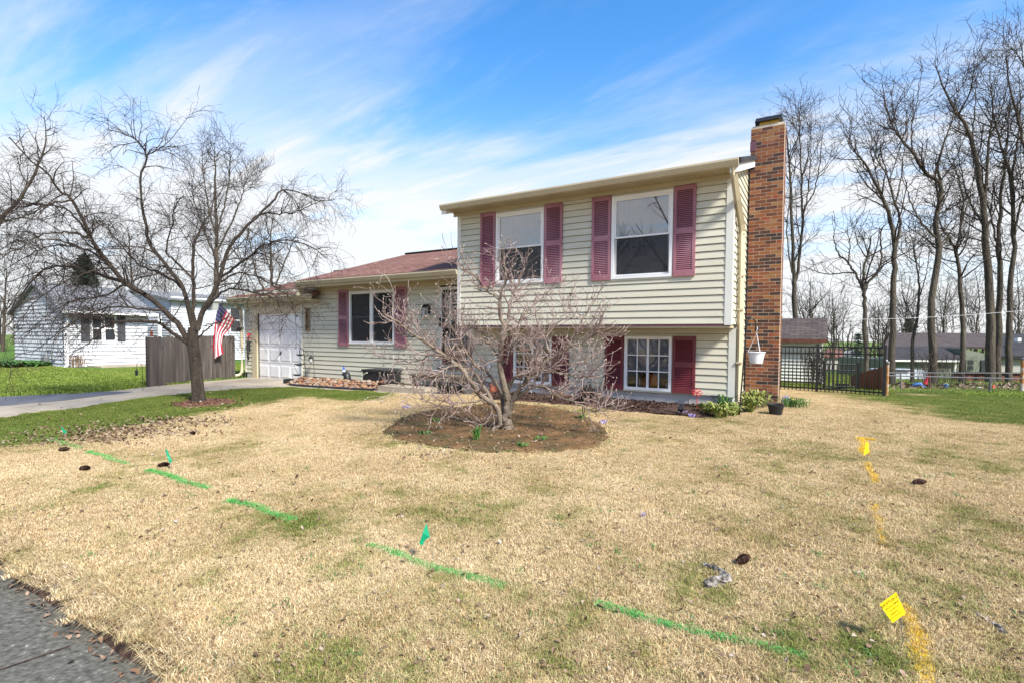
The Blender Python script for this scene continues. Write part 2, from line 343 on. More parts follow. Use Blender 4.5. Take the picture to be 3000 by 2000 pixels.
def me_co(me):
    a = np.empty(len(me.vertices)*3, np.float32); me.vertices.foreach_get('co', a); return a.reshape(-1, 3)

# ================================================================== SETTING
rng = np.random.default_rng(7); random.seed(7)
def poly_in(px, py, poly):
    px = np.asarray(px); py = np.asarray(py); r = np.zeros(px.shape, bool); n = len(poly); j = n-1
    for i in range(n):
        xi, yi = poly[i]; xj, yj = poly[j]
        c = ((yi > py) != (yj > py)) & (px < (xj-xi)*(py-yi)/((yj-yi) or 1e-9)+xi); r ^= c; j = i
    return r
ROAD_Y = -8.90
DRIVE = [(-14.35, -12), (-12.0, -12), (-12.0, -3.4), (-11.75, -2.3), (-11.2, -1.55), (-10.9, -1.3), (-10.9, -.02), (-14.75, -.02), (-14.5, -2.0)]
WALK = [(-10.9, -1.3), (-9, -1.22), (-6.4, -1.12), (-6.0, -.95), (-6.0, -.45), (-8.2, -.62), (-10.0, -.66), (-10.9, -.66)]
ROCKS = [(-11.75, -.55), (-11.2, -.98), (-8.15, -.90), (-8.12, -.06), (-12.0, -.06)]
MAG = on_ground(1483, 1258)
def px_poly(pts): return [tuple(on_ground(*p)[:2]) for p in pts]
GREEN_L = px_poly([(-400, 1330), (0, 1312), (150, 1300), (300, 1268), (450, 1235), (600, 1212), (700, 1192), (800, 1178), (870, 1160), (1000, 1172), (1130, 1172), (1150, 1150), (900, 1128), (600, 1132), (0, 1222), (-400, 1280)])
GREEN_R = px_poly([(2430, 1152), (2560, 1178), (2680, 1188), (2760, 1222), (2880, 1246), (3000, 1254), (3300, 1262), (3300, 1135), (2600, 1135)])
TANSTRIP = px_poly([(2640, 1152), (2760, 1153), (2900, 1146), (2990, 1143), (2990, 1150), (2860, 1160), (2700, 1164)])
SOIL = px_poly([(1130, 1262), (1180, 1222), (1290, 1195), (1450, 1180), (1600, 1188), (1700, 1212), (1765, 1250), (1782, 1292), (1740, 1312), (1600, 1322), (1400, 1322), (1240, 1302), (1150, 1282)])
BED = px_poly([(1420, 1170), (1560, 1176), (1750, 1192), (1900, 1210), (2040, 1222), (2160, 1214), (2250, 1185)])+[(.9, 1.2), (.05, 1.2), (.05, 0), (-5.85, 0)]
TREE1 = on_ground(584, 1178)
def green_mask(x, y):
    x = np.asarray(x, float); y = np.asarray(y, float); acc = np.zeros(x.shape); r = np.random.default_rng(3)
    for k in range(14):
        dx, dy = r.normal(0, .22, 2)
        g = poly_in(x+dx, y+dy, GREEN_L) | (poly_in(x+3*dx, y+3*dy, GREEN_R) & ~poly_in(x+dx, y+dy, TANSTRIP) & (k % 5 > 0)) | ((x+dx < -14.3) & (y+dy < 9)) | ((y+dy > 6.6) & (y+dy < 14))
        acc += g
    m = np.maximum(acc/14, np.where((y > 12) | (x < -30), .72, 0))
    for cx, cy, cr, a in PATCH:
        m = np.maximum(m, a*np.exp(-((x-cx)**2+(y-cy)**2)/cr**2))
    return m
PATCH = []
for px, py, r, a in [(830, 1520, .40, .42), (960, 1700, .3, .3), (1180, 1760, .3, .4), (1450, 1830, .35, .42), (2450, 1900, .26, .75), (2560, 1960, .22, .7), (2230, 1530, .35, .4), (2700, 1600, .5, .42), (2900, 1540, .5, .40), (2330, 1480, .3, .4), (980, 1940, .2, .65), (1130, 1940, .16, .55), (600, 1700, .2, .3), (200, 1300, .3, .4),
                      (400, 1405, .45, .4), (730, 1310, .4, .33), (1000, 1480, .35, .42), (1230, 1500, .4, .45), (1330, 1390, .3, .3), (2120, 1230, .3, .4), (1900, 1240, .35, .35), (2080, 1690, .2, .5), (2150, 1760, .16, .55), (2350, 1320, .5, .33), (2820, 1340, .7, .4), (1190, 1290, .3, .55), (1290, 1310, .25, .6), (1700, 1200, .3, .45), (650, 1320, .3, .35), (880, 1535, .25, .75), (1760, 1700, .3, .3), (2600, 1700, .35, .42), (1650, 1960, .3, .35), (2850, 1850, .5, .38), (2250, 1350, .4, .3), (1560, 1500, .4, .25)]:
    p = on_ground(px, py); PATCH.append((p[0], p[1], r*1.5, a*.62))

# ---------------------------------------------- lawn sheet reaching the horizon
def lawn_mat():
    m, n, l, b = newmat('lawn_soil_and_thatch'); b.inputs['Roughness'].default_value = .95; b.inputs['Specular IOR Level'].default_value = .1
    g = n.new('ShaderNodeNewGeometry'); at = n.new('ShaderNodeAttribute'); at.attribute_name = 'green'
    nz = n.new('ShaderNodeTexNoise'); nz.inputs['Scale'].default_value = 40; nz.inputs['Detail'].default_value = 8; l.new(g.outputs['Position'], nz.inputs['Vector'])
    n2 = n.new('ShaderNodeTexNoise'); n2.inputs['Scale'].default_value = 3; n2.inputs['Detail'].default_value = 6; l.new(g.outputs['Position'], n2.inputs['Vector'])
    rt = ramp(n, [(.25, (.28, .185, .085)), (.5, (.46, .335, .17)), (.75, (.60, .46, .26))]); l.new(nz.outputs[0], rt.inputs[0])
    rg = ramp(n, [(.25, (.03, .07, .012)), (.5, (.075, .15, .025)), (.75, (.16, .24, .06))]); l.new(nz.outputs[0], rg.inputs[0])
    ad = n.new('ShaderNodeMath'); ad.operation = 'ADD'; l.new(at.outputs['Fac'], ad.inputs[0])
    sb = n.new('ShaderNodeMath'); sb.operation = 'MULTIPLY_ADD'; sb.inputs[1].default_value = .9; sb.inputs[2].default_value = -.45; l.new(n2.outputs[0], sb.inputs[0]); l.new(sb.outputs[0], ad.inputs[1])
    mr = n.new('ShaderNodeMapRange'); mr.inputs['From Min'].default_value = .25; mr.inputs['From Max'].default_value = .75; l.new(ad.outputs[0], mr.inputs[0])
    mx = n.new('ShaderNodeMix'); mx.data_type = 'RGBA'; l.new(mr.outputs[0], mx.inputs[0]); l.new(rt.outputs[0], mx.inputs[6]); l.new(rg.outputs[0], mx.inputs[7]); l.new(mx.outputs[2], b.inputs['Base Color'])
    bm = n.new('ShaderNodeBump'); bm.inputs['Strength'].default_value = 1; bm.inputs['Distance'].default_value = .03; l.new(nz.outputs[0], bm.inputs['Height']); l.new(bm.outputs[0], b.inputs['Normal'])
    return m
def grid_mesh(name, xs, ys, zf, attr=True):
    X, Y = np.meshgrid(xs, ys); Z = zf(X, Y); V = np.stack([X, Y, Z], -1).reshape(-1, 3); nx = len(xs); ny = len(ys)
    i, j = np.meshgrid(np.arange(nx-1), np.arange(ny-1)); a = (j*nx+i).ravel(); q = np.stack([a, a+1, a+nx+1, a+nx], -1)
    me = np_mesh(name, V, q.ravel(), np.arange(0, q.size, 4), np.full(len(q), 4))
    if attr:
        at = me.attributes.new('green', 'FLOAT', 'POINT'); at.data.foreach_set('value', green_mask(X, Y).ravel().astype(np.float32))
    return me
xs = np.concatenate([[-900, -400, -200, -100, -60], np.arange(-44, -16, 1.), np.arange(-16, 9, .25), np.arange(9, 24, 1.), [30, 60, 120, 300, 900]])
ys = np.concatenate([np.arange(ROAD_Y, 9.1, .25), np.arange(10, 40, 1.), [50, 70, 110, 200, 500, 1500]])
def lawnz(X, Y):
    z = ground(X, Y)-.004
    z = z-.05*(poly_in(X, Y, DRIVE) | poly_in(X, Y, WALK))      # the paving cuts into the turf
    return np.where(Y <= ROAD_Y+.01, z-.09, z)
structure(obj('lawn', grid_mesh('lawn', xs, ys, lawnz), lawn_mat()))
# street at the photographer's feet, with its expansion joint
st = MB(); zs_ = -.335
xr = np.linspace(-60, 60, 61)
def street_z(x): return float(ground(x, -9.2))-.095
V = [(x, ROAD_Y+.02, street_z(x)) for x in xr]+[(x, -40, street_z(x)-.05) for x in xr]; n_ = len(xr)
st.add(V, [(n_+i, n_+i+1, i+1, i) for i in range(n_-1)])
street = structure(st.build('street', street_m))
jt = MB(); a_, b_ = on_z(-80, 1990, street_z(-2)), on_z(205, 1892, street_z(-2))
d_ = (b_-a_); d_ /= np.linalg.norm(d_); q_ = np.array([-d_[1], d_[0], 0])*.006
jt.add([a_-q_+(0, 0, .004), b_-q_+(0, 0, .004), b_+q_+(0, 0, .004), a_+q_+(0, 0, .004)], [(0, 1, 2, 3)])
jt.build('joint', mulch_m, street)
# grass far side of the street, houses' side only hinted: verge behind the camera
vg = MB(); vg.add([(-80, -60, -.3), (80, -60, -.3), (80, -18, -.3), (-80, -18, -.3)], [(0, 1, 2, 3)]); structure(vg.build('far_verge', MATS['lawn_soil_and_thatch']))
def sheet(name, poly, m, dz=.0, th=.06):
    """flat paving following the ground, cut in a fan of strips, with a side skirt"""
    mb = MB(); n = len(poly); top = [(x, y, float(ground(x, y))+dz) for x, y in poly]; bot = [(x, y, z-th) for x, y, z in top]
    mb.add(top+bot, [tuple(range(n))]+[(i, i+n, (i+1) % n+n, (i+1) % n) for i in range(n)])
    return structure(mb.build(name, m))
# driveway as concrete slabs with joints
drv = bpy.data.objects.new('driveway', None); COL.objects.link(drv); structure(drv); drv.location = (-13.2, -6, -.3); drv['world_parts'] = True
cuts = [-12.0, -9.0, -6.1, -3.4, -1.55, -.02]
def clip_poly(poly, y0, y1):
    def half(P, f, g):
        o = []
        for i in range(len(P)):
            a, b = P[i], P[(i+1) % len(P)]; fa, fb = f(a), f(b)
            if fa >= 0: o.append(a)
            if (fa >= 0) != (fb >= 0): t = fa/(fa-fb); o.append((a[0]+(b[0]-a[0])*t, a[1]+(b[1]-a[1])*t))
        return o
    return half(half(poly, lambda p: p[1]-y0, 0), lambda p: y1-p[1], 0)
for k in range(len(cuts)-1):
    P = clip_poly(DRIVE, cuts[k]+.006, cuts[k+1]-.006); n = len(P)
    P = [p for i, p in enumerate(P) if np.hypot(p[0]-P[i-1][0], p[1]-P[i-1][1]) > .01]; n = len(P)
    top = [(x, y, float(ground(x, y))+.006) for x, y in P]; mb = MB()
    mb.add(top+[(x, y, z-.08) for x, y, z in top], [tuple(range(n))]+[(i, i+n, (i+1) % n+n, (i+1) % n) for i in range(n)])
    mb.build('slab', conc_m, drv)
sheet('front_walk', WALK, conc_m, .004)
ASPH = px_poly([(-500, 1236), (0, 1190), (200, 1170), (390, 1147), (300, 1147), (100, 1157), (-500, 1188)]); sheet('neighbour_driveway', ASPH, asph_m, .012)
# bare soil under the magnolia: a low bumpy mound
def blob_sheet(name, poly, m, hgt, bump, n=60, seed=1):
    P = np.array(poly); x0, y0 = P.min(0); x1, y1 = P.max(0); r = np.random.default_rng(seed)
    xs_, ys_ = np.linspace(x0, x1, n), np.linspace(y0, y1, n); X, Y = np.meshgrid(xs_, ys_)
    acc = np.zeros(X.shape)
    for k in range(12):
        dx, dy = r.normal(0, .13, 2); acc += poly_in(X+dx, Y+dy, poly)
    acc /= 12
    nz = np.zeros(X.shape)
    for k in range(1, 6):
        a = r.uniform(0, 6.28, 8)
        for q in a: nz += np.sin((X*math.cos(q)+Y*math.sin(q))*k*4.3+r.uniform(0, 6.28))/k/9
    Z = ground(X, Y)-.03+np.clip(acc*1.6, 0, 1)*(.03+hgt)+nz*bump*acc
    V = np.stack([X, Y, Z], -1).reshape(-1, 3); i, j = np.meshgrid(np.arange(n-1), np.arange(n-1)); a = (j*n+i).ravel()
    keep = (acc[j, i].ravel() > .0); a = a[keep]; q = np.stack([a, a+1, a+n+1, a+n], -1)
    return obj(name, np_mesh(name, V, q.ravel(), np.arange(0, q.size, 4), np.full(len(q), 4)), m)
structure(blob_sheet('soil_ring', SOIL, soil_m, .020, .030, 90), 'bare brown soil ring under the magnolia')
structure(blob_sheet('mulch_bed', BED, mulch_m, .03, .03, 90), 'dark mulch bed along the foundation')
tr = [(TREE1[0]+math.cos(a)*.75*(1+.2*math.sin(3*a))+.2, TREE1[1]+math.sin(a)*.55) for a in np.linspace(0, 6.28, 25)[:-1]]
structure(blob_sheet('tree_mulch', tr, redmulch_m, .03, .03, 40), 'brown mulch patch round the left tree')

# ================================================================== HOUSE
YO = -.556; ZO, ZS = 1.485, 4.05; ZB, ZBM = .19, .02; XW = -5.853; LAP = .127
house = thing('split_level_house', 'beige siding split level house with plum shutters and tall brick chimney', 'house', (-5, 0, 0), world_parts=True)
def course_mesh(p0, u, nrm, ln, z0, z1, f0=0., f1=1.):
    """one lap of siding: p0 corner, u run direction, nrm outward; f0, f1 = part of the lap's height kept"""
    p0 = np.array(p0, float); u = np.array(u, float); nrm = np.array(nrm, float)
    o0 = .020-.015*f0; o1 = .020-.015*f1; g = .013 if f1 > .95 and z1-z0 > .03 else .001
    prof = [(-.02, z0), (o0-.002, z0), (o0, z0+.004), (o1, z1-g), (-.016 if g > .01 else o1, z1-.001), (-.02, z1-.001)]
    V = []
    for t in (0, ln):
        for o, z in prof: q = p0+u*t+nrm*o; V.append((q[0], q[1], z))
    return V, [(5, 4, 3, 2, 1, 0), (6, 7, 8, 9, 10, 11)]+[(i, (i+1) % 6, 6+(i+1) % 6, 6+i) for i in range(6)]
def siding(wall, p0, u, nrm, ln, z0, z1, holes=(), maxseg=None):
    k = 0; z = z0
    while z < z1-.01:
        zt = min(z+LAP, z1)
        # heights where an opening starts or ends inside this lap
        zs = sorted({z, zt}|{h for a, b, c, d in holes for h in (c, d) if z+.004 < h < zt-.004})
        for za, zb in zip(zs[:-1], zs[1:]):
            iv = [(0., ln)]
            for a, b, c, d in holes:
                if c < (za+zb)/2 < d:
                    iv = [s for x, y in iv for s in ((x, min(y, a)), (max(x, b), y)) if s[1]-s[0] > .005]
            for a, b in iv:
                V, Fs = course_mesh(np.array(p0)+np.array(u)*a, u, nrm, b-a, za, zb, (za-z)/LAP, (zb-z)/LAP)
                obj('siding_course', raw_mesh('siding_course', V, Fs), siding_m, wall)
        z = zt; k += 1
WIN = {}    # openings on each wall: x0, x1, z0, z1 in world X
UWIN = [(-4.81, -3.63, 2.385, 3.92), (-2.16, -1.0, 2.36, 3.93)]
LWIN = [(-4.67, -3.70, .215, 1.24), (-2.055, -1.115, .215, 1.275)]
MWIN = [(-10.08, -8.36, 1.02, 2.47)]
DOOR = (-6.83, -5.90, .50, 2.46)
GAR = (-14.41, -12.20, -.16, 1.93)
# walls (sheathing behind the siding, with the openings cut as rectangles)
def wall_with_holes(name, x0, x1, yf, yb, z0, z1, holes, m, parent):
    mb = MB(); xs = sorted({x0, x1}|{v for h in holes for v in h[:2] if x0 < v < x1}); zs = sorted({z0, z1}|{v for h in holes for v in h[2:] if z0 < v < z1})
    for a, b in zip(xs[:-1], xs[1:]):
        for c, d in zip(zs[:-1], zs[1:]):
            if not any(h[0] < (a+b)/2 < h[1] and h[2] < (c+d)/2 < h[3] for h in holes): mb.box(a, b, yf, yb, c, d)
    return mb.build(name, m, parent)
wu = wall_with_holes('upper_wall', XW+.01, -.01, YO+.021, YO+.12, ZO+.01, ZS+.02, UWIN, dark_m, house)
siding(wu, (XW+.05, YO, 0), (1, 0, 0), (0, -1, 0), -XW-.10, ZO+.012, ZS, [(a-XW-.05, b-XW-.05, c, d) for a, b, c, d in UWIN])
wl = wall_with_holes('lower_wall', XW+.01, -.01, .021, .12, ZB, ZO+.2, LWIN+[DOOR], dark_m, house)
siding(wl, (-5.88, 0, 0), (1, 0, 0), (0, -1, 0), 5.83, ZB, ZO, [(a+5.88, b+5.88, c, d) for a, b, c, d in LWIN])
wm = wall_with_holes('main_wall', -15.12, XW+.01, .021, .12, -.15, 2.66, MWIN+[DOOR, GAR], dark_m, house)
siding(wm, (-15.08, 0, 0), (1, 0, 0), (0, -1, 0), 9.20, ZBM, 2.64, [(a+15.08, b+15.08, c, d) for a, b, c, d in MWIN+[(DOOR[0], -5.0, DOOR[2]-.02, 2.6), (-14.66, -12.13, -1, 2.15)]])
# gable wall on the right
gz = lambda y: 4.10+.32*(y+1.0)
ws = MB(); ws.prism([(0, ZB), (0, ZO), (YO+.01, ZO), (YO+.01, gz(YO)), (3.5, gz(3.5)), (7.5, gz(-.5)), (7.5, ZB)], 'x', -.12, -.021)
ws = ws.build('gable_wall', dark_m, house)
siding(ws, (0, .05, 0), (0, 1, 0), (1, 0, 0), 7.4, ZB, ZO)
siding(ws, (0, YO+.05, 0), (0, 1, 0), (1, 0, 0), 8.0, ZO+.012, ZS)
z = ZS
while z < 5.3:
    y0 = YO+.05 if gz(YO) > z+LAP else (z+LAP-4.10)/.32-1.0-.12
    ln = 2*(3.5-y0)
    if ln > .2:
        V, Fs = course_mesh((0, y0, 0), (0, 1, 0), (1, 0, 0), ln, z, z+LAP); obj('siding_course', raw_mesh('siding_course', V, Fs), siding_m, ws)
    z += LAP
# left side of the upper block above the main roof, and the garage's left side (plain laps)
wn = MB().prism([(YO+.01, ZO), (YO+.01, gz(YO)), (3.5, gz(3.5)), (7.5, gz(-.5)), (7.5, ZO)], 'x', XW+.012, XW+.12).build('inner_gable_wall', siding_m, house)
wgl = MB().prism([(0, -.15), (0, 2.42), (4, 3.55), (8, 2.42), (8, -.15)], 'x', -15.118, -15.0).build('garage_side_wall', siding_m, house)
wback = MB().box(-15.0, -.12, 7.4, 7.5, -.2, 2.6).build('rear_wall', siding_m, house)
MB().box(XW+.1, -.1, 7.38, 7.39, 2.6, 4.0).build('rear_wall', siding_m, house)
MB().box(XW+.13, -.13, YO+.13, 7.3, 1.50, 1.56).build('floor', dark_m, house)
MB().box(-15, XW-.01, .13, 7.3, .40, .46).build('floor', dark_m, house)
# overhang underside and corner posts
MB().box(XW+.012, -.012, YO+.0, .02, ZO-.055, ZO+.008).build('overhang_soffit', soffit_m, house)
MB().box(XW+.004, -.004, YO-.012, YO+.03, ZO-.025, ZO+.0115).build('overhang_drip_edge', purple_m, house)
def corner(x, y, z0, z1, sx=1, w=.095, name='corner_post'):
    mb = MB(); mb.box(x-(w if sx > 0 else 0), x+(0 if sx > 0 else w), y-.024, y-.006, z0, z1)
    mb.box(x-.012 if sx > 0 else x-.012, x+.024 if sx > 0 else x, y-.0239, y+w, z0+.001, z1-.001)
    return mb.build(name, sidew_m, house)
corner(.0, YO, ZO-.01, ZS); corner(.0, 0, ZB-.01, ZO-.06); corner(XW+.0, YO, ZO-.01, ZS, -1, .08)
corner(-15.08, 0, ZBM, 2.4, -1, .07)
# foundations
fr = MB(); fr.box(XW-.02, -.03, .02, .2, -.35, ZB-.001); fr = fr.build('foundation', found_m, house)
MB().box(-.2, -.03, .2, 7.4, -.35, ZB-.001).build('foundation', found_m, house)
for k, x in enumerate(np.arange(-5.4, -.2, .42)):       # block joints
    MB().box(x, x+.006, .012, .0205, -.2, ZB-.02).build('block_joint', mortar_m, fr)
MB().box(-12.1, XW-.03, .02, .2, -.4, ZBM-.001).build('foundation', found_m, house)
MB().box(-15.10, -14.67, .0, .2, -.4, ZBM-.001).build('foundation', found_m, house)

# ---------------------------------------------- windows
def window(x0, x1, z0, z1, y, kind):
    """vinyl window proud of the siding; kind 'up' = two sashes, 'low' = two casements with grids, 'pair' = twin double-hung"""
    fw = .055; mb = MB()
    mb.box(x0, x1, y-.04, y+.05, z1-fw, z1); mb.box(x0, x1, y-.04, y+.05, z0, z0+fw)
    mb.box(x0, x0+fw, y-.04, y+.05, z0+fw, z1-fw); mb.box(x1-fw, x1, y-.04, y+.05, z0+fw, z1-fw)
    wn_ = mb.build('window', white_m, house)
    rc = MB(); d = .55; t = .02           # the dark room seen behind the pane
    rc.box(x0+.01, x1-.01, y+d, y+d+t, z0, z1); rc.box(x0+.01, x0+.03, y+.06, y+d, z0, z1); rc.box(x1-.03, x1-.01, y+.06, y+d, z0, z1)
    rc.box(x0+.01, x1-.01, y+.06, y+d, z0, z0+.02); rc.box(x0+.01, x1-.01, y+.06, y+d, z1-.02, z1)
    rc.build('window_recess', room_m if kind != 'low' else dark_m, wn_)
    a, b, c, e = x0+fw, x1-fw, z0+fw, z1-fw
    def pane(xa, xb, za, zb, yy): MB().box(xa, xb, yy, yy+.004, za, zb).build('pane', glassup_m if kind == 'up' else glass_m, wn_)
    def sash(xa, xb, za, zb, yy, s=.032):
        q = MB(); q.box(xa, xb, yy-.014, yy+.018, zb-s, zb); q.box(xa, xb, yy-.014, yy+.018, za, za+s); q.box(xa, xa+s, yy-.014, yy+.018, za+s, zb-s); q.box(xb-s, xb, yy-.014, yy+.018, za+s, zb-s)
        q.build('sash', white_m, wn_); pane(xa+s, xb-s, za+s, zb-s, yy)
    if kind == 'up':
        zm = c+(e-c)*.505
        sash(a, b, zm-.02, e, y-.005); sash(a+.012, b-.012, c+.01, zm+.012, y+.022, .026)
        MB().box(a+.035, b-.035, y+.075, y+.08, zm+.02, e-.03).build('curtain', curtain_m, wn_)
        MB().box(a+.02, b-.02, y+.008, y+.0095, c+.03, zm-.02).build('insect_screen', screen_glass, wn_)
    if kind == 'low':
        m_ = (a+b)/2
        for xa, xb in ((a, m_-.018), (m_+.018, b)):
            pane(xa, xb, c, e, y+.01)
            g = MB(); xm = (xa+xb)/2
            g.box(xm-.010, xm+.010, y-.004, y+.008, c, e)
            for f in (.335, .668): g.box(xa, xb, y-.0035, y+.0075, c+(e-c)*f-.010, c+(e-c)*f+.010)
            g.build('muntins', white_m, wn_)
        MB().box(m_-.022, m_+.022, y-.02, y+.03, c, e).build('mullion', white_m, wn_)
    if kind == 'pair':
        m_ = (a+b)/2; MB().box(m_-.05, m_+.05, y-.03, y+.04, c, e).build('mullion', white_m, wn_)
        for xa, xb in ((a, m_-.05), (m_+.05, b)):
            zm = c+(e-c)*.51; sash(xa, xb, zm-.012, e, y+.005, .022); sash(xa, xb, c, zm+.012, y+.028, .022)
            MB().box(xa+.02, xb-.02, y-.0125, y-.011, c+.02, e-.02).build('insect_screen', screen_glass, wn_)
    MB().box(x0-.02, x1+.02, y-.03, y-.017, z0-.03, z0-.002).build('sill', siding_m, wn_)
    return wn_
def screen_mat():
    m, n, l, b = newmat('insect_mesh'); b.inputs['Base Color'].default_value = (.02, .021, .025, 1); b.inputs['Roughness'].default_value = .6
    o = n['Material Output']; tr = n.new('ShaderNodeBsdfTransparent'); ms = n.new('ShaderNodeMixShader'); ms.inputs[0].default_value = .45
    l.new(tr.outputs[0], ms.inputs[1]); l.new(b.outputs[0], ms.inputs[2]); l.new(ms.outputs[0], o.inputs[0]); return m
screen_glass = screen_mat()
def shutter(x0, x1, z0, z1, y, sm=None):
    """louvred shutter: frame with two banks of tilted slats"""
    f = .052; d0, d1 = y-.048, y-.017; mb = MB(); zm = z0+(z1-z0)*.5
    mb.box(x0, x0+f, d0, d1, z0, z1); mb.box(x1-f, x1, d0, d1, z0, z1)
    for a, b in ((z0, z0+.10), (zm-.05, zm+.05), (z1-.085, z1)): mb.box(x0+f, x1-f, d0, d1, a, b)
    sm = sm or shutter_m; sh = mb.build('shutter', sm, house)
    MB().box(x0+f, x1-f, d1-.005, d1-.001, z0+.1, z1-.085).build('backing', shback_m, sh)
    for a, b in ((z0+.10, zm-.05), (zm+.05, z1-.085)):
        q = MB(); n = max(6, int(round((b-a)/.034))); h = (b-a)/n
        for k in range(n):
            zz = a+k*h; q.prism([(d0+.004, zz+.001), (d0+.004, zz+.007), (d1-.012, zz+h*.80), (d1-.012, zz+h*.80-.006)], 'x', x0+f, x1-f)
        q.build('louvres', sm, sh)
    for s in (x0+.026, x1-.026):
        for zz in (z0+.05, zm, z1-.04): MB().box(s-.006, s+.006, d0-.003, d0+.001, zz-.006, zz+.006).build('screw', purple_m, sh)
    return sh
for q in UWIN: window(*q, YO, 'up')
for a, b in ((-5.215, -4.825), (-3.615, -3.205), (-2.565, -2.175), (-.985, -.60)): shutter(a, b, 2.35, 3.965, YO, shsky_m)
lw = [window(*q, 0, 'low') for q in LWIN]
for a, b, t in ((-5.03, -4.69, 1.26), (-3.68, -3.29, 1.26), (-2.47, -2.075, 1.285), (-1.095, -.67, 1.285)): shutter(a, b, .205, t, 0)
window(*MWIN[0], 0, 'pair')
for a, b in ((-10.52, -10.11), (-8.335, -7.93)): shutter(a, b, .945, 2.54, 0, shsky_m)
# blinds, the orange card and odds and ends on the sill behind the lower right panes
q = MB(); a, b, c, d = LWIN[1]
zz = d-.08
while zz > c+.40:
    q.add([(a+.06, .040, zz), (b-.06, .040, zz), (b-.06, .052, zz+.0165), (a+.06, .052, zz+.0165)], [(0, 1, 2, 3)]); zz -= .024
q.build('blind', blind_m, lw[1]); MB().box(a+.07, b-.07, .05, .09, c+.36, c+.39).build('blind_rail', blind_m, lw[1])
MB().box(-1.60, -1.42, .10, .20, c+.07, c+.31).build('orange_card', orange_m, lw[1]); MB().box(-1.72, -1.66, .15, .2, c+.06, c+.25).build('orange_card', orange_m, lw[1])
MB().lathe([(.03, 0), (.034, .08), (.03, .085)], 10, (-1.24, .16, c+.06)).build('cup', potw_m, lw[1], smooth=True)
MB().lathe([(.01, 0), (.012, .12), (.004, .16)], 8, (-1.80, .15, c+.06)).build('bottle', potw_m, lw[1])
a, b, c, d = LWIN[0]; MB().box(a+.55, b-.09, .14, .18, c+.06, c+.30).build('pale_card', blind_m, lw[0])

# ---------------------------------------------- eaves, roofs, gutters
def gutter(x0, x1, y, z, depth=.11, h=.115, name='gutter', ends=True):
    """K-profile gutter along X, its lip at y, top at z"""
    prof = [(y+depth, z), (y+depth, z-h), (y+.045, z-h), (y+.02, z-h*.62), (y+.008, z-h*.42), (y, z-.028), (y, z), (y+.012, z), (y+.014, z-.02), (y+depth-.012, z-h+.012), (y+depth-.012, z)]
    prof = [(y+depth, z), (y+depth, z-h), (y+.045, z-h), (y+.018, z-h*.6), (y+.008, z-h*.4), (y, z-.03), (y, z)]
    return MB().prism(prof, 'x', x0, x1).build(name, trim_m, house)
# upper roof
roof_slab('upper_roof', [(-6.0, -1.03, 4.165), (.17, -1.03, 4.165), (.17, 3.5, 5.614), (-6.0, 3.5, 5.614)], .09, roofdark_m, house)
roof_slab('upper_roof', [(.17, 8.0, 4.165), (-6.0, 8.0, 4.165), (-6.0, 3.5, 5.614), (.17, 3.5, 5.614)], .09, roofdark_m, house)
gutter(-5.99, .14, -1.09, 4.15)
MB().box(-5.97, .13, -.979, -.955, ZS-.02, 4.10).build('fascia', trim_m, house)
fr_ = MB().box(-6.0, .12, -.95, YO-.0, ZS+.012, ZS+.03).build('soffit', soffit_m, house)
pm = MB().box(0, .094, -.955, YO-.012, 0, .006).mesh('soffit_panel'); pm.materials.append(soffit_m)
for k in range(60): obj('soffit_panel', pm, None, fr_, (-5.98+k*.1015, 0, ZS+.004))
MB().box(-5.96, -.03, YO-.05, YO-.013, ZS-.075, ZS+.003).build('frieze', soffit_m, house)
for s, x0 in ((1, .006), (-1, -5.99)):                                           # rake boards up the gables
    rk = MB(); rk.prism([(-1.0, 3.945), (-1.0, 4.09), (3.5, 5.53), (8.0, 4.09), (8.0, 3.945), (3.5, 5.385)], 'x', x0, x0+.13 if s > 0 else x0+.12); rk.build('rake_board', white_m, house)
# main roof and garage roof
roof_slab('main_roof', [(-11.62, -.60, 2.80), (XW+.0, -.60, 2.80), (XW+.0, 3.97, 4.20), (-11.62, 3.97, 4.20)], .09, roof_m, house)
roof_slab('main_roof', [(XW, 8.4, 2.80), (-11.62, 8.4, 2.80), (-11.62, 3.97, 4.20), (XW, 3.97, 4.20)], .09, roof_m, house)
MB().box(-11.62, XW, 3.86, 4.08, 4.185, 4.235).build('ridge_cap', roofdark_m, house)
gutter(-11.60, XW-.005, -.66, 2.775)
MB().box(-11.58, XW-.005, -.548, -.525, 2.60, 2.72).build('fascia', trim_m, house)
MB().box(-11.58, XW-.005, -.524, -.0, 2.615, 2.64).build('soffit', soffit_m, house)
MB().box(-11.55, XW-.005, -.045, -.017, 2.50, 2.614).build('frieze', soffit_m, house)
MB().prism([(-.60, 2.60), (-.60, 2.70), (3.97, 4.10), (8.4, 2.70), (8.4, 2.60), (3.97, 3.98)], 'x', -11.66, -11.60).build('rake_board', trim_m, house)
MB().box(-11.66, -11.56, -.57, -.02, 2.38, 2.60).build('eave_return', trim_m, house)
roof_slab('garage_roof', [(-15.45, -.38, 2.45), (-11.3, -.38, 2.45), (-11.3, 3.97, 3.80), (-15.45, 3.97, 3.80)], .09, roof_m, house)
roof_slab('garage_roof', [(-11.3, 8.3, 2.45), (-15.45, 8.3, 2.45), (-15.45, 3.97, 3.80), (-11.3, 3.97, 3.80)], .09, roof_m, house)
MB().box(-15.45, -11.67, 3.88, 4.06, 3.79, 3.835).build('ridge_cap', roof_m, house)
gutter(-15.43, -11.25, -.46, 2.43)
MB().box(-15.42, -11.3, -.345, -.325, 2.26, 2.38).build('fascia', trim_m, house)
MB().box(-15.42, -11.3, -.324, -.0, 2.27, 2.295).build('soffit', soffit_m, house)
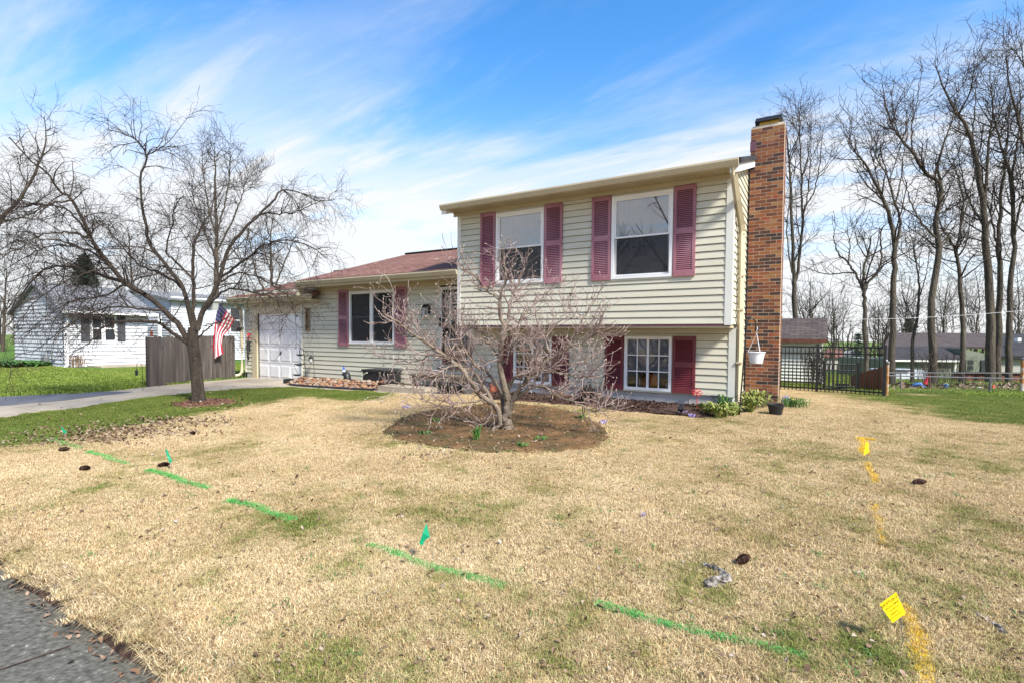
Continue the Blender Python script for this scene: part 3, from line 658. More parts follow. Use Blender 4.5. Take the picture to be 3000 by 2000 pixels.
MB().prism([(-.36, 2.26), (-.36, 2.36), (3.97, 3.70), (8.3, 2.36), (8.3, 2.26), (3.97, 3.58)], 'x', -15.46, -15.43).build('rake_board', trim_m, house)
MB().lathe([(.035, 0), (.035, .28), (.045, .28), (.045, .31)], 10, (-13.3, 2.6, 3.32)).build('vent_pipe', galv_m, house)
# downspouts
def spout(pts, w, name, d=.055):
    mb = MB()
    for p, q in zip(pts[:-1], pts[1:]): mb.tube([p, q], [w, w], 4)
    return mb.build(name, trim_m, house)
ds = MB(); pts = [(.06, -1.00, 4.06), (.06, -.96, 3.93), (.075, -.62, 3.60), (.085, -.12, 3.28), (.085, -.02, 3.16), (.085, .0, 2.4), (.085, .02, 1.3), (.085, .02, .10)]
ds.tube(pts, [.058]*len(pts), 4); ds = ds.build('downspout', trim_m, house)
for z_ in (3.1, 2.35, 1.75, .8): MB().box(.035, .135, -.05, .07, z_, z_+.03).build('strap', trim_m, ds)
ds2 = MB(); pts = [(-15.18, -.36, 2.34), (-15.18, -.30, 2.25), (-15.17, -.09, 2.05), (-15.17, -.07, 1.0), (-15.17, -.08, .02), (-15.2, -.14, -.07), (-15.26, -.36, -.11)]
ds2.tube(pts, [.05]*len(pts), 6); ds2.build('downspout', trim_m, house)
# ---------------------------------------------- chimney
CX0, CX1, CY0, CY1, CH = .046, .656, 1.27, 1.675, 5.45
ch = MB().box(CX0+.004, CX1-.004, CY0+.004, CY1-.004, -.2, CH-.005).build('chimney', mortar_m, house)
bh, bw = .0677, .2033
def brick_mesh(lx, ly):
    e = .004; h = bh-.0125; mb = MB(); mb.box(0, lx, 0, ly, 0, h)
    me = mb.mesh('brick'); me.materials.append(brick_m); return me
bmF = brick_mesh(bw-.012, .09); bmH = brick_mesh(bw/2-.012, .09); bmS = brick_mesh(.09, bw-.0105); bmSh = brick_mesh(.09, bw/2-.0105)
rest = MB(); nside = 0; br_ = random.Random(5)
for k in range(int(CH/bh)+2):
    z = -.13+k*bh
    if z+bh > CH+.003: break
    segs = [(i*bw, bw) for i in range(3)] if k % 2 else [(0, bw/2)]+[(bw/2+i*bw, bw) for i in range(2)]+[(bw*2.5, bw/2)]
    for x, wd in segs:
        obj('brick', bmF if wd == bw else bmH, None, ch, (CX0+x+.005, CY0-br_.uniform(0, .003), z+.005))
    segs = [(.1, bw), (.1+bw, bw/2)] if k % 2 else [(.1, bw/2), (.1+bw/2, bw)]
    for y, ln in segs:
        if nside < 40: obj('brick', bmS if ln == bw else bmSh, None, ch, (CX1-.09+br_.uniform(0, .003), CY0+y+.005, z+.005)); nside += 1
        else: rest.box(CX1-.09, CX1+br_.uniform(0, .003), CY0+y+.005, CY0+y+ln-.005, z+.005, z+bh-.005)
stuff(rest.build('brick_courses', brick_m, ch))
MB().box(CX0+.03, CX1-.03, CY0+.02, CY1-.02, CH-.004, CH+.022).build('mortar_crown', mortar_m, ch)
cap = MB(); cap.box(CX0+.15, CX1-.12, CY0+.05, CY1-.05, CH+.02, CH+.135); cap = cap.build('flue_screen', brass_m, ch)
cp = MB(); x0, x1, y0, y1 = CX0+.07, CX1-.05, CY0-.03, CY1+.03
cp.add([(x0, y0, CH+.09), (x1, y0, CH+.09), (x1, y1, CH+.09), (x0, y1, CH+.09), (x0+.02, y0+.05, CH+.175), (x1-.03, y0+.05, CH+.175), (x1-.03, y1-.05, CH+.175), (x0+.02, y1-.05, CH+.175)],
       [(0, 3, 2, 1), (4, 5, 6, 7), (0, 1, 5, 4), (1, 2, 6, 5), (2, 3, 7, 6), (3, 0, 4, 7)]); cp.build('rain_cap', black_m, ch)
for x in (CX0+.075, CX1-.07): MB().box(x, x+.015, CY0+.03, CY0+.045, CH+.02, CH+.10).build('cap_leg', black_m, ch)
MB().box(CX0-.006, CX0+.10, CY0-.007, CY0+.02, 4.98, 5.17).build('painted_patch', purple_m, ch)

# ---------------------------------------------- garage door, front door, lamp, sign
gd = MB().box(GAR[0], GAR[1], .055, .10, GAR[2], GAR[3]).build('garage_door', white_m, house)
rows, cols = 4, 4; gw = (GAR[1]-GAR[0])/cols; gh = (GAR[3]-GAR[2])/rows
for r in range(rows):
    if r: MB().box(GAR[0], GAR[1], .0525, .056, GAR[2]+r*gh-.004, GAR[2]+r*gh+.004).build('section_joint', steel_m, gd)
    for c in range(cols):
        x0, z0 = GAR[0]+c*gw, GAR[2]+r*gh
        MB().bevbox(x0+.055, x0+gw-.055, .038, .056, z0+.085, z0+gh-.085, .014).build('panel', white_m, gd)
hd = MB().box(-13.33, -13.24, .015, .04, .68, .70); hd.box(-13.295, -13.275, .03, .056, .64, .74); hd.build('handle', black_m, gd)
MB().box(-14.67, GAR[0], -.035, .12, -.16, 2.15).build('door_casing', trim_m, house)
MB().box(GAR[1], -12.135, -.03, .12, -.14, 2.15).build('door_casing', sidew_m, house)
MB().box(GAR[0], GAR[1], -.03, .12, GAR[3], 2.15).build('door_casing', trim_m, house)
x0, x1, z0, z1 = DOOR
dr = MB(); dr.box(x0, x0+.07, -.03, .08, z0, z1); dr.box(x1-.07, x1, -.03, .08, z0, z1); dr.box(x0+.07, x1-.07, -.03, .08, z1-.07, z1); dr.box(x0+.07, x1-.07, -.02, .08, z0, z0+.05)
dr = dr.build('front_door', sidew_m, house)
MB().box(x0+.07, x1-.07, .075, .10, z0+.05, z1-.07).build('door_leaf', dark_m, dr)
sdr = MB(); a, b, c, d = x0+.075, x1-.075, z0+.055, z1-.075
sdr.box(a, a+.05, -.01, .02, c, d); sdr.box(b-.05, b, -.01, .02, c, d); sdr.box(a+.05, b-.05, -.01, .02, d-.06, d); sdr.box(a+.05, b-.05, -.01, .02, c, c+.12); sdr.box(a+.05, b-.05, -.008, .018, c+.92, c+.97)
sdr.build('storm_door', black_m, dr)
MB().box(a+.05, b-.05, .0, .004, c+.12, c+.92).build('pane', glass_m, dr); MB().box(a+.05, b-.05, .0, .004, c+.97, d-.06).build('pane', glass_m, dr)
MB().box(a+.22, a+.27, -.011, .02, c+.97, d-.06).build('storm_door_mullion', sidew_m, dr)
wr = MB(); wr.lathe([(.10, 0), (.13, .01), (.15, .0), (.13, -.01)], 14); 
hd = MB(); hd.box(x0+.015, x0+.045, -.07, -.03, z0+.98, z0+1.22); hd.build('mailbox_handle', black_m, dr)
MB().box(x0-.05, x1+.05, -.06, .02, z0-.06, z0).build('threshold', oldwood_m, dr)
# wall lantern beside the door
lm = thing('wall_lantern', 'black metal wall lantern with clear glass beside the front door', 'lantern', (-7.18, -.02, 1.72))
MB().box(-.045, .045, -.02, .0, .06, .34).build('back_plate', black_m, lm)
MB().box(-.015, .015, -.16, -.01, .29, .31).build('arm', black_m, lm)
q = MB(); 
for sx_, sy_ in ((-1, -1), (1, -1), (1, 1), (-1, 1)): q.box(sx_*.055-.006, sx_*.055+.006, -.15+sy_*.055-.006, -.15+sy_*.055+.006, 0, .24)
q.box(-.062, .062, -.212, -.088, -.012, .0); q.build('cage', black_m, lm)
MB().box(-.05, .05, -.20, -.10, .0, .23).build('glass', lampglass_m, lm)
MB().add([(-.08, -.23, .24), (.08, -.23, .24), (.08, -.07, .24), (-.08, -.07, .24), (0, -.15, .33)], [(0, 3, 2, 1), (0, 1, 4), (1, 2, 4), (2, 3, 4), (3, 0, 4)]).build('roof', black_m, lm)
# text as mesh
def text_mesh(s, size, depth_=.002):
    cu = bpy.data.curves.new('lettering', 'FONT'); cu.body = s; cu.size = size; cu.extrude = depth_; cu.align_x = 'CENTER'; cu.align_y = 'CENTER'
    o = bpy.data.objects.new('lettering', cu); COL.objects.link(o); bpy.context.view_layer.update()
    me = bpy.data.meshes.new_from_object(o.evaluated_get(bpy.context.evaluated_depsgraph_get())); bpy.data.objects.remove(o); bpy.data.curves.remove(cu)
    me.name = 'lettering'; me.materials.clear(); return me
sg = thing('house_number_sign', 'vertical brown wooden board with house number 2839 beside the garage door', 'sign', (-11.885, -.018, 1.37))
MB().box(-.085, .085, -.03, 0, 0, .67).build('board', numbrown_m, sg)
for k, chh in enumerate('2839'): obj('digit', text_mesh(chh, .215, .004), numblack_m, sg, (0, -.034, .67-.095-k*.16), (math.pi/2, 0, 0))
# concrete step and wooden landing at the door
stp = thing('concrete_step', 'low concrete step in front of the wooden door landing', 'step', (-7.0, -.7, -.1), world_parts=True)
MB().box(-7.95, -6.45, -1.02, -.55, -.30, .04).build('block', conc_m, stp)
ld = thing('wooden_landing', 'dark weathered wooden landing under the front door', 'landing', (-6.6, -.3, 0), world_parts=True)
for k in range(4): MB().box(-7.3, -5.75, -.62+k*.15, -.62+k*.15+.14, .30, .335).build('board', oldwood_m, ld)
for x in (-7.25, -6.5, -5.85): MB().box(x, x+.09, -.58, -.49, -.3, .30).build('post', oldwood_m, ld)
MB().box(-7.28, -5.77, -.60, -.56, .18, .299).build('fascia_board', oldwood_m, ld)

# ================================================================== TREES
def unit(v): return v/(np.linalg.norm(v, axis=-1, keepdims=True)+1e-12)
def resample(pts, n, rs=None, jit=0.):
    """smooth polyline through points (Catmull-Rom), n samples"""
    P = np.asarray(pts, float); P = np.vstack([2*P[0]-P[1], P, 2*P[-1]-P[-2]]); m = len(P)-3
    t = np.linspace(0, m-1e-6, n); i = t.astype(int); f = (t-i)[:, None]
    a, b, c, d = P[i], P[i+1], P[i+2], P[i+3]
    Q = .5*((2*b)+(c-a)*f+(2*a-5*b+4*c-d)*f**2+(3*b-a-3*c+d)*f**3)
    if rs is not None and jit:
        Q[1:-1] += rs.normal(0, jit, Q[1:-1].shape)
    return Q
def spawn(rs, P, Rr, per_m, t0, t1, ang, length, seg, rad, sides, trop=(0, 0, 0), noise=.15, rmin=.0015, lenpow=.5, updroop=None, flat_y=None):
    """children on every branch of a level; returns (points, radii, sides)"""
    B, n, _ = P.shape
    L_ = np.linalg.norm(np.diff(P, axis=1), axis=2).sum(1)
    cnt = np.maximum(1, rs.poisson(np.clip(L_*(t1-t0)*per_m, 0, 400)))
    par = np.repeat(np.arange(B), cnt); M = len(par)
    t = t0+(t1-t0)*rs.random(M); x = t*(n-1); i = np.minimum(x.astype(int), n-2); f = (x-i)[:, None]
    p = P[par, i]*(1-f)+P[par, i+1]*f; tan = unit(P[par, i+1]-P[par, i]); rr = Rr[par, i]*(1-f[:, 0])+Rr[par, i+1]*f[:, 0]
    v = rs.normal(0, 1, (M, 3))
    if updroop is not None: v[:, 2] += updroop
    perp = unit(v-(v*tan).sum(1, keepdims=True)*tan)
    a = np.radians(rs.uniform(ang[0], ang[1], M))[:, None]
    d = unit(np.cos(a)*tan+np.sin(a)*perp)
    ln = rs.uniform(length[0], length[1], M)*(1-.55*t)**lenpow
    Q = np.empty((M, seg+1, 3)); Q[:, 0] = p; tr = np.array(trop)
    for k in range(seg):
        d = unit(d+rs.normal(0, noise, (M, 3))+tr*(k+1)/seg)
        Q[:, k+1] = Q[:, k]+d*(ln/seg)[:, None]
    r0 = np.minimum(rr*.72, rad*(.6+.8*rs.random(M))); w_ = np.linspace(1, .35, seg+1)
    return Q, np.maximum(r0[:, None]*w_, rmin), sides
def limb_group(limbs, n, sides):
    P = np.stack([resample(p, n) for p, r in limbs]); R_ = np.stack([np.interp(np.linspace(0, 1, n), np.linspace(0, 1, len(r)), r) for p, r in limbs]); return P, R_, sides
def px_limb(trace, d0, d1, bow=0.):
    """trace in pixels -> points, the distance sliding from d0 to d1 along it"""
    n = len(trace); return [at_depth(x, y, d0+(d1-d0)*(k/(n-1))**1.2) for k, (x, y) in enumerate(trace)]

# ---------------------------------------------- the ornamental tree on the left
rs = np.random.default_rng(11); D1 = depth(TREE1)
t1 = thing('ornamental_tree', 'bare arching ornamental tree on the front lawn beside the driveway', 'tree', TREE1, world_parts=True)
trunk = px_limb([(584, 1182), (580, 1140), (572, 1060), (566, 1015), (564, 985), (566, 960)], D1, D1); trunk[0][2] -= .06
lim = []
def T1(tr, off, r0, r1): lim.append((px_limb(tr, D1+.0, D1+off), [r0, r1]))
SC1 = .85
T1([(556, 1005), (520, 950), (482, 911), (424, 862), (366, 831), (330, 782), (290, 733), (263, 697), (250, 657), (214, 586), (174, 563), (147, 514), (89, 470), (27, 403)], -1.3, .075, .012)
lim.append((px_limb([(424, 862), (368, 831), (288, 803), (246, 785), (196, 782), (147, 785), (105, 813), (53, 873), (20, 930)], D1-.3, D1+.9), [.05, .010]))
T1([(558, 1012), (498, 968), (467, 950), (397, 940), (333, 945), (298, 961), (267, 1003), (225, 1024)], -1.7, .05, .008)
T1([(567, 972), (553, 911), (540, 849), (513, 813), (478, 760), (437, 715), (433, 679), (420, 621), (408, 550), (415, 501), (428, 456), (402, 412), (370, 394), (312, 380)], -.6, .06, .008)
lim.append((px_limb([(428, 456), (464, 438), (504, 429), (527, 438)], D1-.5, D1-.2), [.018, .006]))
T1([(571, 965), (567, 880), (565, 813), (567, 728), (580, 688), (607, 640), (625, 590), (632, 540)], .6, .055, .01)
lim.append((px_limb([(567, 820), (520, 770), (487, 737), (504, 657), (513, 608), (540, 570)], D1, D1-.8), [.03, .007]))
T1([(578, 968), (594, 916), (625, 858), (647, 813), (661, 746), (696, 693), (750, 639), (799, 590), (826, 559), (870, 563), (930, 590)], .9, .07, .010)
lim.append((px_limb([(647, 813), (696, 778), (737, 746), (781, 715), (848, 706), (915, 729), (955, 755)], D1+.2, D1-.9), [.035, .008]))
lim.append((px_limb([(696, 693), (759, 630), (817, 626), (870, 621), (928, 595), (982, 586)], D1+.5, D1+1.7), [.03, .006]))
T1([(580, 990), (610, 960), (640, 945), (668, 930), (700, 935)], -.5, .022, .006)
lim.append((px_limb([(600, 910), (660, 850), (714, 849), (781, 867), (848, 894), (870, 930)], D1+.1, D1-1.2), [.03, .007]))
lim.append((px_limb([(640, 830), (700, 800), (760, 815), (820, 850), (860, 880)], D1+.1, D1+1.2), [.025, .006]))
lim.append((px_limb([(540, 850), (470, 800), (400, 770), (330, 690), (290, 640)], D1-.1, D1+1.5), [.035, .007]))
lim.append((px_limb([(263, 697), (200, 680), (120, 690), (50, 730), (-40, 790)], D1-.8, D1-1.8), [.028, .006]))
lim.append((px_limb([(330, 782), (250, 730), (160, 720), (80, 750), (0, 800)], D1-.6, D1+.4), [.03, .006]))
lim.append((px_limb([(482, 911), (420, 905), (330, 900), (240, 930), (160, 980), (90, 1040)], D1-.3, D1-1.5), [.03, .006]))
lim.append((px_limb([(330, 782), (270, 795), (180, 830), (100, 890), (40, 960)], D1-.6, D1-1.9), [.026, .005]))
lim.append((px_limb([(290, 733), (200, 620), (100, 600), (0, 640), (-60, 700)], D1-.7, D1+.6), [.028, .005]))
lim.append((px_limb([(366, 831), (300, 868), (220, 880), (130, 930), (70, 990)], D1-.4, D1+1.2), [.026, .005]))
lim.append((px_limb([(214, 586), (140, 600), (60, 640), (-20, 660)], D1-1., D1-2.), [.024, .005]))
tg = (np.stack([resample(trunk, 14)]), np.stack([np.interp(np.linspace(0, 1, 14), [0, .12, .3, .7, 1], [.17, .128, .113, .112, .09])]), 12)
G0 = limb_group(lim, 26, 8); G0[0][:, 2:-1] += rs.normal(0, .012, G0[0][:, 2:-1].shape)
G0[1][:] *= .82
G1 = spawn(rs, G0[0], G0[1], 8.0, .2, 1, (30, 75), (.5, 1.6), 9, .011, 5, (0, 0, -.16), .12, .0036, lenpow=1.0, updroop=.25)
G2 = spawn(rs, np.concatenate([G1[0]]), G1[1], 7.5, .12, 1, (30, 75), (.25, .9), 6, .0050, 4, (0, 0, -.24), .15, .0026, updroop=.2)
G2b = spawn(rs, G0[0], G0[1], 5.5, .25, 1, (35, 85), (.15, .6), 6, .005, 4, (0, 0, -.16), .17, .0026)
G3 = spawn(rs, G2[0], G2[1], 8.5, .15, 1, (35, 80), (.10, .40), 3, .0030, 3, (0, 0, -.2), .2, .0023)
tubes_obj('trunk', [tg, G0], bark_m, t1)
tubes_obj('crown', [G1, G2, G2b, G3], twig_m, t1)

# ---------------------------------------------- magnolia in the middle of the lawn
rs = np.random.default_rng(21); DM = depth(MAG); lim = []
mg = thing('magnolia_tree', 'multi-stemmed pale bare magnolia with fuzzy buds in the soil ring', 'tree', MAG, world_parts=True)
def TM(tr, o0, o1, r0, r1): lim.append((px_limb(tr, DM+o0, DM+o1), [r0, r1]))
TM([(1467, 1246), (1456, 1190), (1417, 1163), (1375, 1113), (1341, 1071), (1299, 1041), (1264, 1014), (1222, 987), (1184, 957), (1153, 934), (1119, 918)], 0, -.5, .05, .010)
TM([(1471, 1228), (1436, 1163), (1394, 1098), (1356, 1075), (1290, 1030), (1240, 975), (1210, 940)], .05, .4, .042, .008)
TM([(1406, 1083), (1383, 1056), (1348, 995), (1333, 976), (1314, 941), (1290, 900)], .1, .1, .022, .006)
TM([(1478, 1215), (1463, 1140), (1425, 1087), (1383, 1056), (1375, 999), (1368, 980), (1350, 930)], .08, .7, .036, .008)
TM([(1486, 1245), (1486, 1156), (1475, 1117), (1465, 1056), (1471, 999), (1478, 964), (1467, 930), (1463, 895), (1471, 853), (1486, 826), (1478, 773), (1472, 725)], .0, -.2, .06, .008)
TM([(1478, 964), (1490, 918), (1494, 884), (1509, 853), (1521, 826), (1535, 780)], -.08, .3, .026, .007)
TM([(1484, 970), (1517, 953), (1536, 922), (1563, 895), (1593, 869), (1624, 834)], -.08, .2, .026, .007)
TM([(1463, 880), (1433, 853), (1394, 815), (1364, 792), (1341, 765)], -.1, -.4, .018, .006)
TM([(1494, 1205), (1501, 1171), (1528, 1133), (1540, 1110), (1574, 1083), (1612, 1048), (1655, 1025), (1700, 1003), (1739, 983), (1765, 964)], 0, -.5, .045, .008)
TM([(1490, 1140), (1505, 1106), (1544, 1094), (1593, 1087), (1647, 1094), (1700, 1106), (1740, 1100)], .02, -.9, .030, .006)
TM([(1498, 1180), (1544, 1140), (1593, 1133), (1639, 1163), (1681, 1175), (1723, 1198), (1769, 1201), (1815, 1175)], .05, -.7, .030, .005)
TM([(1463, 1195), (1413, 1175), (1356, 1179), (1310, 1190), (1272, 1182), (1234, 1167)], 0, -.9, .022, .005)
TM([(1341, 1071), (1318, 1071), (1280, 1094), (1222, 1106), (1165, 1117), (1119, 1113)], -.2, -.7, .018, .005)
TM([(1655, 1025), (1677, 995), (1700, 949), (1720, 915), (1735, 890)], -.25, -.1, .016, .005)
TM([(1612, 1048), (1601, 995), (1616, 964), (1647, 926), (1670, 893)], -.2, .4, .018, .005)
TM([(1528, 1133), (1560, 1100), (1580, 1040), (1570, 990), (1590, 950)], 0, .7, .022, .005)
TM([(1299, 1041), (1260, 1040), (1210, 1060), (1150, 1050), (1095, 1040)], -.3, .2, .016, .004)
TM([(1222, 987), (1190, 985), (1160, 960), (1150, 900), (1160, 850)], -.3, -.3, .014, .005)
TM([(1465, 1056), (1440, 1010), (1420, 980), (1380, 960), (1340, 950)], -.02, .5, .018, .005)
TM([(1465, 1080), (1490, 1040), (1510, 1000), (1545, 985)], -.02, -.5, .016, .005)
TM([(1574, 1083), (1640, 1070), (1700, 1060), (1760, 1030)], -.2, .5, .018, .005)
TM([(1437, 1185), (1440, 1210), (1420, 1240), (1390, 1243)], -.1, -.4, .012, .004)
for a, px, py in ((0, 1515, 1262), (1, 1440, 1256), (2, 1500, 1268), (3, 1470, 1268)): TM([(1483, 1240), ((1483+px)/2, 1248), (px, py)], 0, -.05, .035, .012)
lim.append((px_limb([(1487, 1262), (1485, 1235), (1487, 1190), (1486, 1150)], DM, DM), [.085, .055]))
G0 = limb_group(lim, 24, 8); G0[0][:, 3:-1] += rs.normal(0, .009, G0[0][:, 3:-1].shape)
nb = len(lim)-5                                              # roots and stump carry no twigs
sel = np.array([i for i in range(nb)])
G0[1][:nb] *= .88
G1 = spawn(rs, G0[0][sel], G0[1][sel], 18, .18, 1, (30, 70), (.22, .75), 7, .0085, 5, (0, 0, .10), .2, .0036, updroop=.5)
G2 = spawn(rs, G1[0], G1[1], 11, .15, 1, (30, 70), (.10, .36), 4, .0050, 4, (0, 0, .13), .22, .0030, updroop=.4)
G2b = spawn(rs, G0[0][sel], G0[1][sel], 9, .22, 1, (35, 75), (.08, .34), 5, .0050, 4, (0, 0, .1), .22, .0032, updroop=.4)
tubes_obj('trunk', [G0], magbark_m, mg)
tubes_obj('crown', [G1, G2, G2b], magtwig_m, mg)
def bud_meshes(P, rs, ln, rad, frac):
    tip = P[:, -1]; d = unit(P[:, -1]-P[:, -2]); k = rs.random(len(tip)) < frac; tip, d = tip[k], d[k]; M = len(tip)
    s = np.array([0, .35, .75, 1.]); l_ = ln*(.6+.8*rs.random(M)); Q = tip[:, None]+d[:, None]*(s[None, :, None]*l_[:, None, None])
    R_ = np.broadcast_to(np.array([.4, 1, .7, .05])*rad, (M, 4)); return Q, np.array(R_), 4
tubes_obj('buds', [bud_meshes(G2[0], rs, .030, .0062, .55), bud_meshes(G1[0], rs, .034, .0068, .7), bud_meshes(G2b[0], rs, .028, .006, .5)], bud_m, mg)
def shrivelled(P, rs, frac, size):
    q = P[:, 2]; q = q[rs.random(len(q)) < frac]; M = len(q); a = unit(rs.normal(0, 1, (M, 3))); b = unit(np.cross(a, rs.normal(0, 1, (M, 3)))); a = a*size*(.5+rs.random((M, 1))); b = b*size*.4
    V = np.stack([q, q+a*.5+b, q+a, q+a*.5-b+np.array([0, 0, .004])], 1).reshape(-1, 3); lo = np.arange(len(V)); return np_mesh('dead_leaves', V, lo, np.arange(0, len(V), 4), np.full(M, 4), False)
obj('dead_leaves', shrivelled(G2[0], rs, .05, .035), barkdark_m, mg)

# ---------------------------------------------- tall bare trees
def tall_tree(label, base, traces, r0, seed, dens=1., bark=None, group='tall bare trees on the right', spread=.6, twig=twig_m, name='bare_tree', lens=1., drift=1.2, thin=.62):
    """traces = list of (pixel polyline, start radius, end radius); first is the trunk; all at the base's distance, the limbs drifting nearer or farther"""
    rs = np.random.default_rng(seed); d = depth(base); t = thing(name, label, 'tree', base, group=group, world_parts=True); lim = []
    for k, (tr, a, b) in enumerate(traces):
        o = 0 if k == 0 else rs.uniform(-drift, drift)
        p = px_limb(tr, d, d+o); a, b = a*thin, b*thin
        if k == 0: p = [np.array([p[0][0], p[0][1], base[2]-.1])]+p[1:] if False else p
        lim.append((p, [a, b]))
    p0 = lim[0][0]; p0[0] = np.array([base[0], base[1], base[2]-.12]); lim[0] = (p0, [lim[0][1][0]*1.25, *np.linspace(lim[0][1][0], lim[0][1][1], 5)])
    G0 = limb_group(lim, 30, 8); G0[0][:, 2:] += rs.normal(0, .014, G0[0][:, 2:].shape)*lens
    G1 = spawn(rs, G0[0], G0[1], 1.7*dens, .30, 1, (28, 62), (.9*lens, 2.8*lens), 9, .024*lens, 5, (0, 0, .12), .12, .008*lens, lenpow=.9, updroop=.4)
    G2 = spawn(rs, G1[0], G1[1], 3.2*dens/lens, .15, 1, (28, 65), (.4*lens, 1.5*lens), 6, .0095*lens, 4, (0, 0, .10), .16, .0055*lens, updroop=.2)
    G2b = spawn(rs, G0[0], G0[1], 2.2*dens/lens, .22, 1, (45, 85), (.4*lens, 1.4*lens), 6, .009*lens, 4, (0, 0, .04), .2, .0055*lens)
    G3 = spawn(rs, np.concatenate([G2[0], G2b[0]]), np.concatenate([G2[1], G2b[1]]), 4.2*dens/lens, .12, 1, (30, 70), (.2*lens, .8*lens), 3, .0065*lens, 3, (0, 0, .08), .2, .0046*lens)
    tubes_obj('trunk', [G0], bark or barktall_m, t); tubes_obj('crown', [G1, G2, G2b, G3], twig, t)
    return t
def gz_at(px, py, d):
    """ground point seen in pixel column px (base at row py) at distance d"""
    p = at_depth(px, py, d); p[2] = float(ground(p[0], p[1])); return p
R_TREES = [
 ('tall grey tree rising behind the shed roof beside the chimney', (2330, 1110), 23, [([(2329, 1110), (2328, 930), (2327, 812), (2322, 740), (2317, 557), (2310, 445), (2300, 360)], .16, .03), ([(2328, 830), (2338, 787), (2350, 659), (2348, 537), (2343, 404), (2345, 310)], .12, .02), ([(2352, 620), (2389, 552), (2404, 455), (2415, 360)], .06, .015), ([(2350, 650), (2368, 560), (2375, 450), (2378, 330)], .05, .012), ([(2320, 800), (2306, 700), (2312, 600), (2330, 480), (2320, 330)], .05, .012)]),
 ('short pollarded tree with knobbly upturned limbs', (2537, 1125), 21, [([(2537, 1125), (2535, 980), (2533, 880), (2530, 840), (2530, 790), (2545, 740), (2552, 690)], .13, .035), ([(2532, 853), (2516, 822), (2486, 771), (2455, 741), (2442, 690)], .09, .03), ([(2534, 840), (2570, 800), (2583, 760), (2580, 690), (2590, 660)], .08, .03), ([(2486, 771), (2490, 720), (2480, 670)], .05, .02)]),
 ('slim tree leaning left behind the corner of the black fence', (2613, 1128), 22, [([(2613, 1128), (2614, 980), (2616, 838), (2621, 736), (2608, 634), (2577, 557), (2537, 486), (2506, 445), (2478, 395)], .17, .02), ([(2621, 736), (2639, 659), (2623, 598), (2600, 520), (2560, 440), (2548, 340)], .09, .015), ([(2623, 598), (2640, 520), (2650, 430), (2660, 340)], .05, .012), ([(2577, 557), (2560, 480), (2530, 380)], .05, .012)]),
 ('mossy forked tree with a sharp elbow in its left limb', (2733, 1125), 20, [([(2733, 1125), (2732, 1000), (2728, 889), (2751, 736), (2741, 659), (2756, 547), (2710, 506), (2674, 450), (2629, 394), (2598, 322), (2583, 241)], .20, .02), ([(2756, 547), (2748, 486), (2766, 419), (2797, 328), (2810, 240)], .09, .015), ([(2674, 450), (2670, 380), (2690, 280), (2700, 190)], .05, .012), ([(2745, 700), (2690, 640), (2660, 560), (2640, 470)], .07, .012), ([(2752, 740), (2775, 700), (2800, 690)], .06, .02)]),
 ('slender tree just right of the mossy forked one', (2815, 1122), 23, [([(2818, 1122), (2822, 1000), (2812, 838), (2807, 761), (2787, 710), (2756, 659), (2735, 590)], .15, .025), ([(2807, 761), (2802, 736), (2822, 608), (2807, 516), (2777, 455), (2760, 360)], .09, .015), ([(2822, 640), (2850, 540), (2860, 440)], .05, .012)]),
 ('thick dark trunked tree dividing high into upright limbs', (2902, 1122), 21, [([(2902, 1122), (2901, 980), (2899, 838), (2886, 710), (2884, 634), (2863, 481), (2833, 373), (2797, 322), (2761, 251), (2740, 180)], .25, .02), ([(2884, 634), (2889, 532), (2899, 404), (2909, 328), (2900, 200)], .12, .02), ([(2882, 665), (2838, 583), (2817, 506), (2800, 420)], .08, .015), ([(2899, 404), (2935, 320), (2960, 210)], .06, .012), ([(2863, 481), (2850, 380), (2860, 260), (2850, 170)], .06, .012)]),
 ('tall tree nearest the right edge behind the rusty post', (2955, 1122), 22, [([(2955, 1122), (2957, 980), (2960, 838), (2970, 710), (2963, 532), (2940, 455), (2914, 353), (2900, 250)], .18, .02), ([(2963, 532), (2978, 430), (2990, 320), (2985, 200)], .09, .015), ([(2970, 700), (2990, 600), (3030, 480), (3040, 350)], .08, .015)]),
 ('thin twin of the dark trunked tree standing close behind it', (2922, 1118), 25, [([(2922, 1118), (2925, 960), (2930, 800), (2925, 700), (2935, 560), (2950, 420), (2960, 300)], .2, .02), ([(2928, 760), (2905, 640), (2880, 540), (2870, 420)], .08, .015)]),
 ('tree half outside the frame at the far right', (3040, 1125), 18, [([(3040, 1125), (3038, 900), (3030, 700), (3010, 500), (2990, 380), (2960, 260), (2950, 160)], .18, .02), ([(3010, 500), (3030, 350), (3000, 200), (2990, 110)], .1, .015), ([(3020, 620), (2990, 520), (2970, 440)], .06, .012), ([(3080, 500), (3030, 260), (2990, 170), (2940, 120)], .07, .012)]),
 ('thin young tree between the slim leaning one and the mossy one', (2672, 1122), 24, [([(2672, 1122), (2675, 1000), (2690, 900), (2690, 820), (2680, 740), (2660, 660)], .10, .015), ([(2690, 880), (2715, 800), (2725, 700)], .05, .012), ([(2690, 960), (2650, 880), (2640, 800)], .05, .012)]),
]
for k, (lab, (bx, by), d, tr) in enumerate(R_TREES): tall_tree(lab, gz_at(bx, by, d) if k == 0 else on_ground(bx, by), tr, .2, 100+k, dens=1.25, thin=.52 if k else .62)
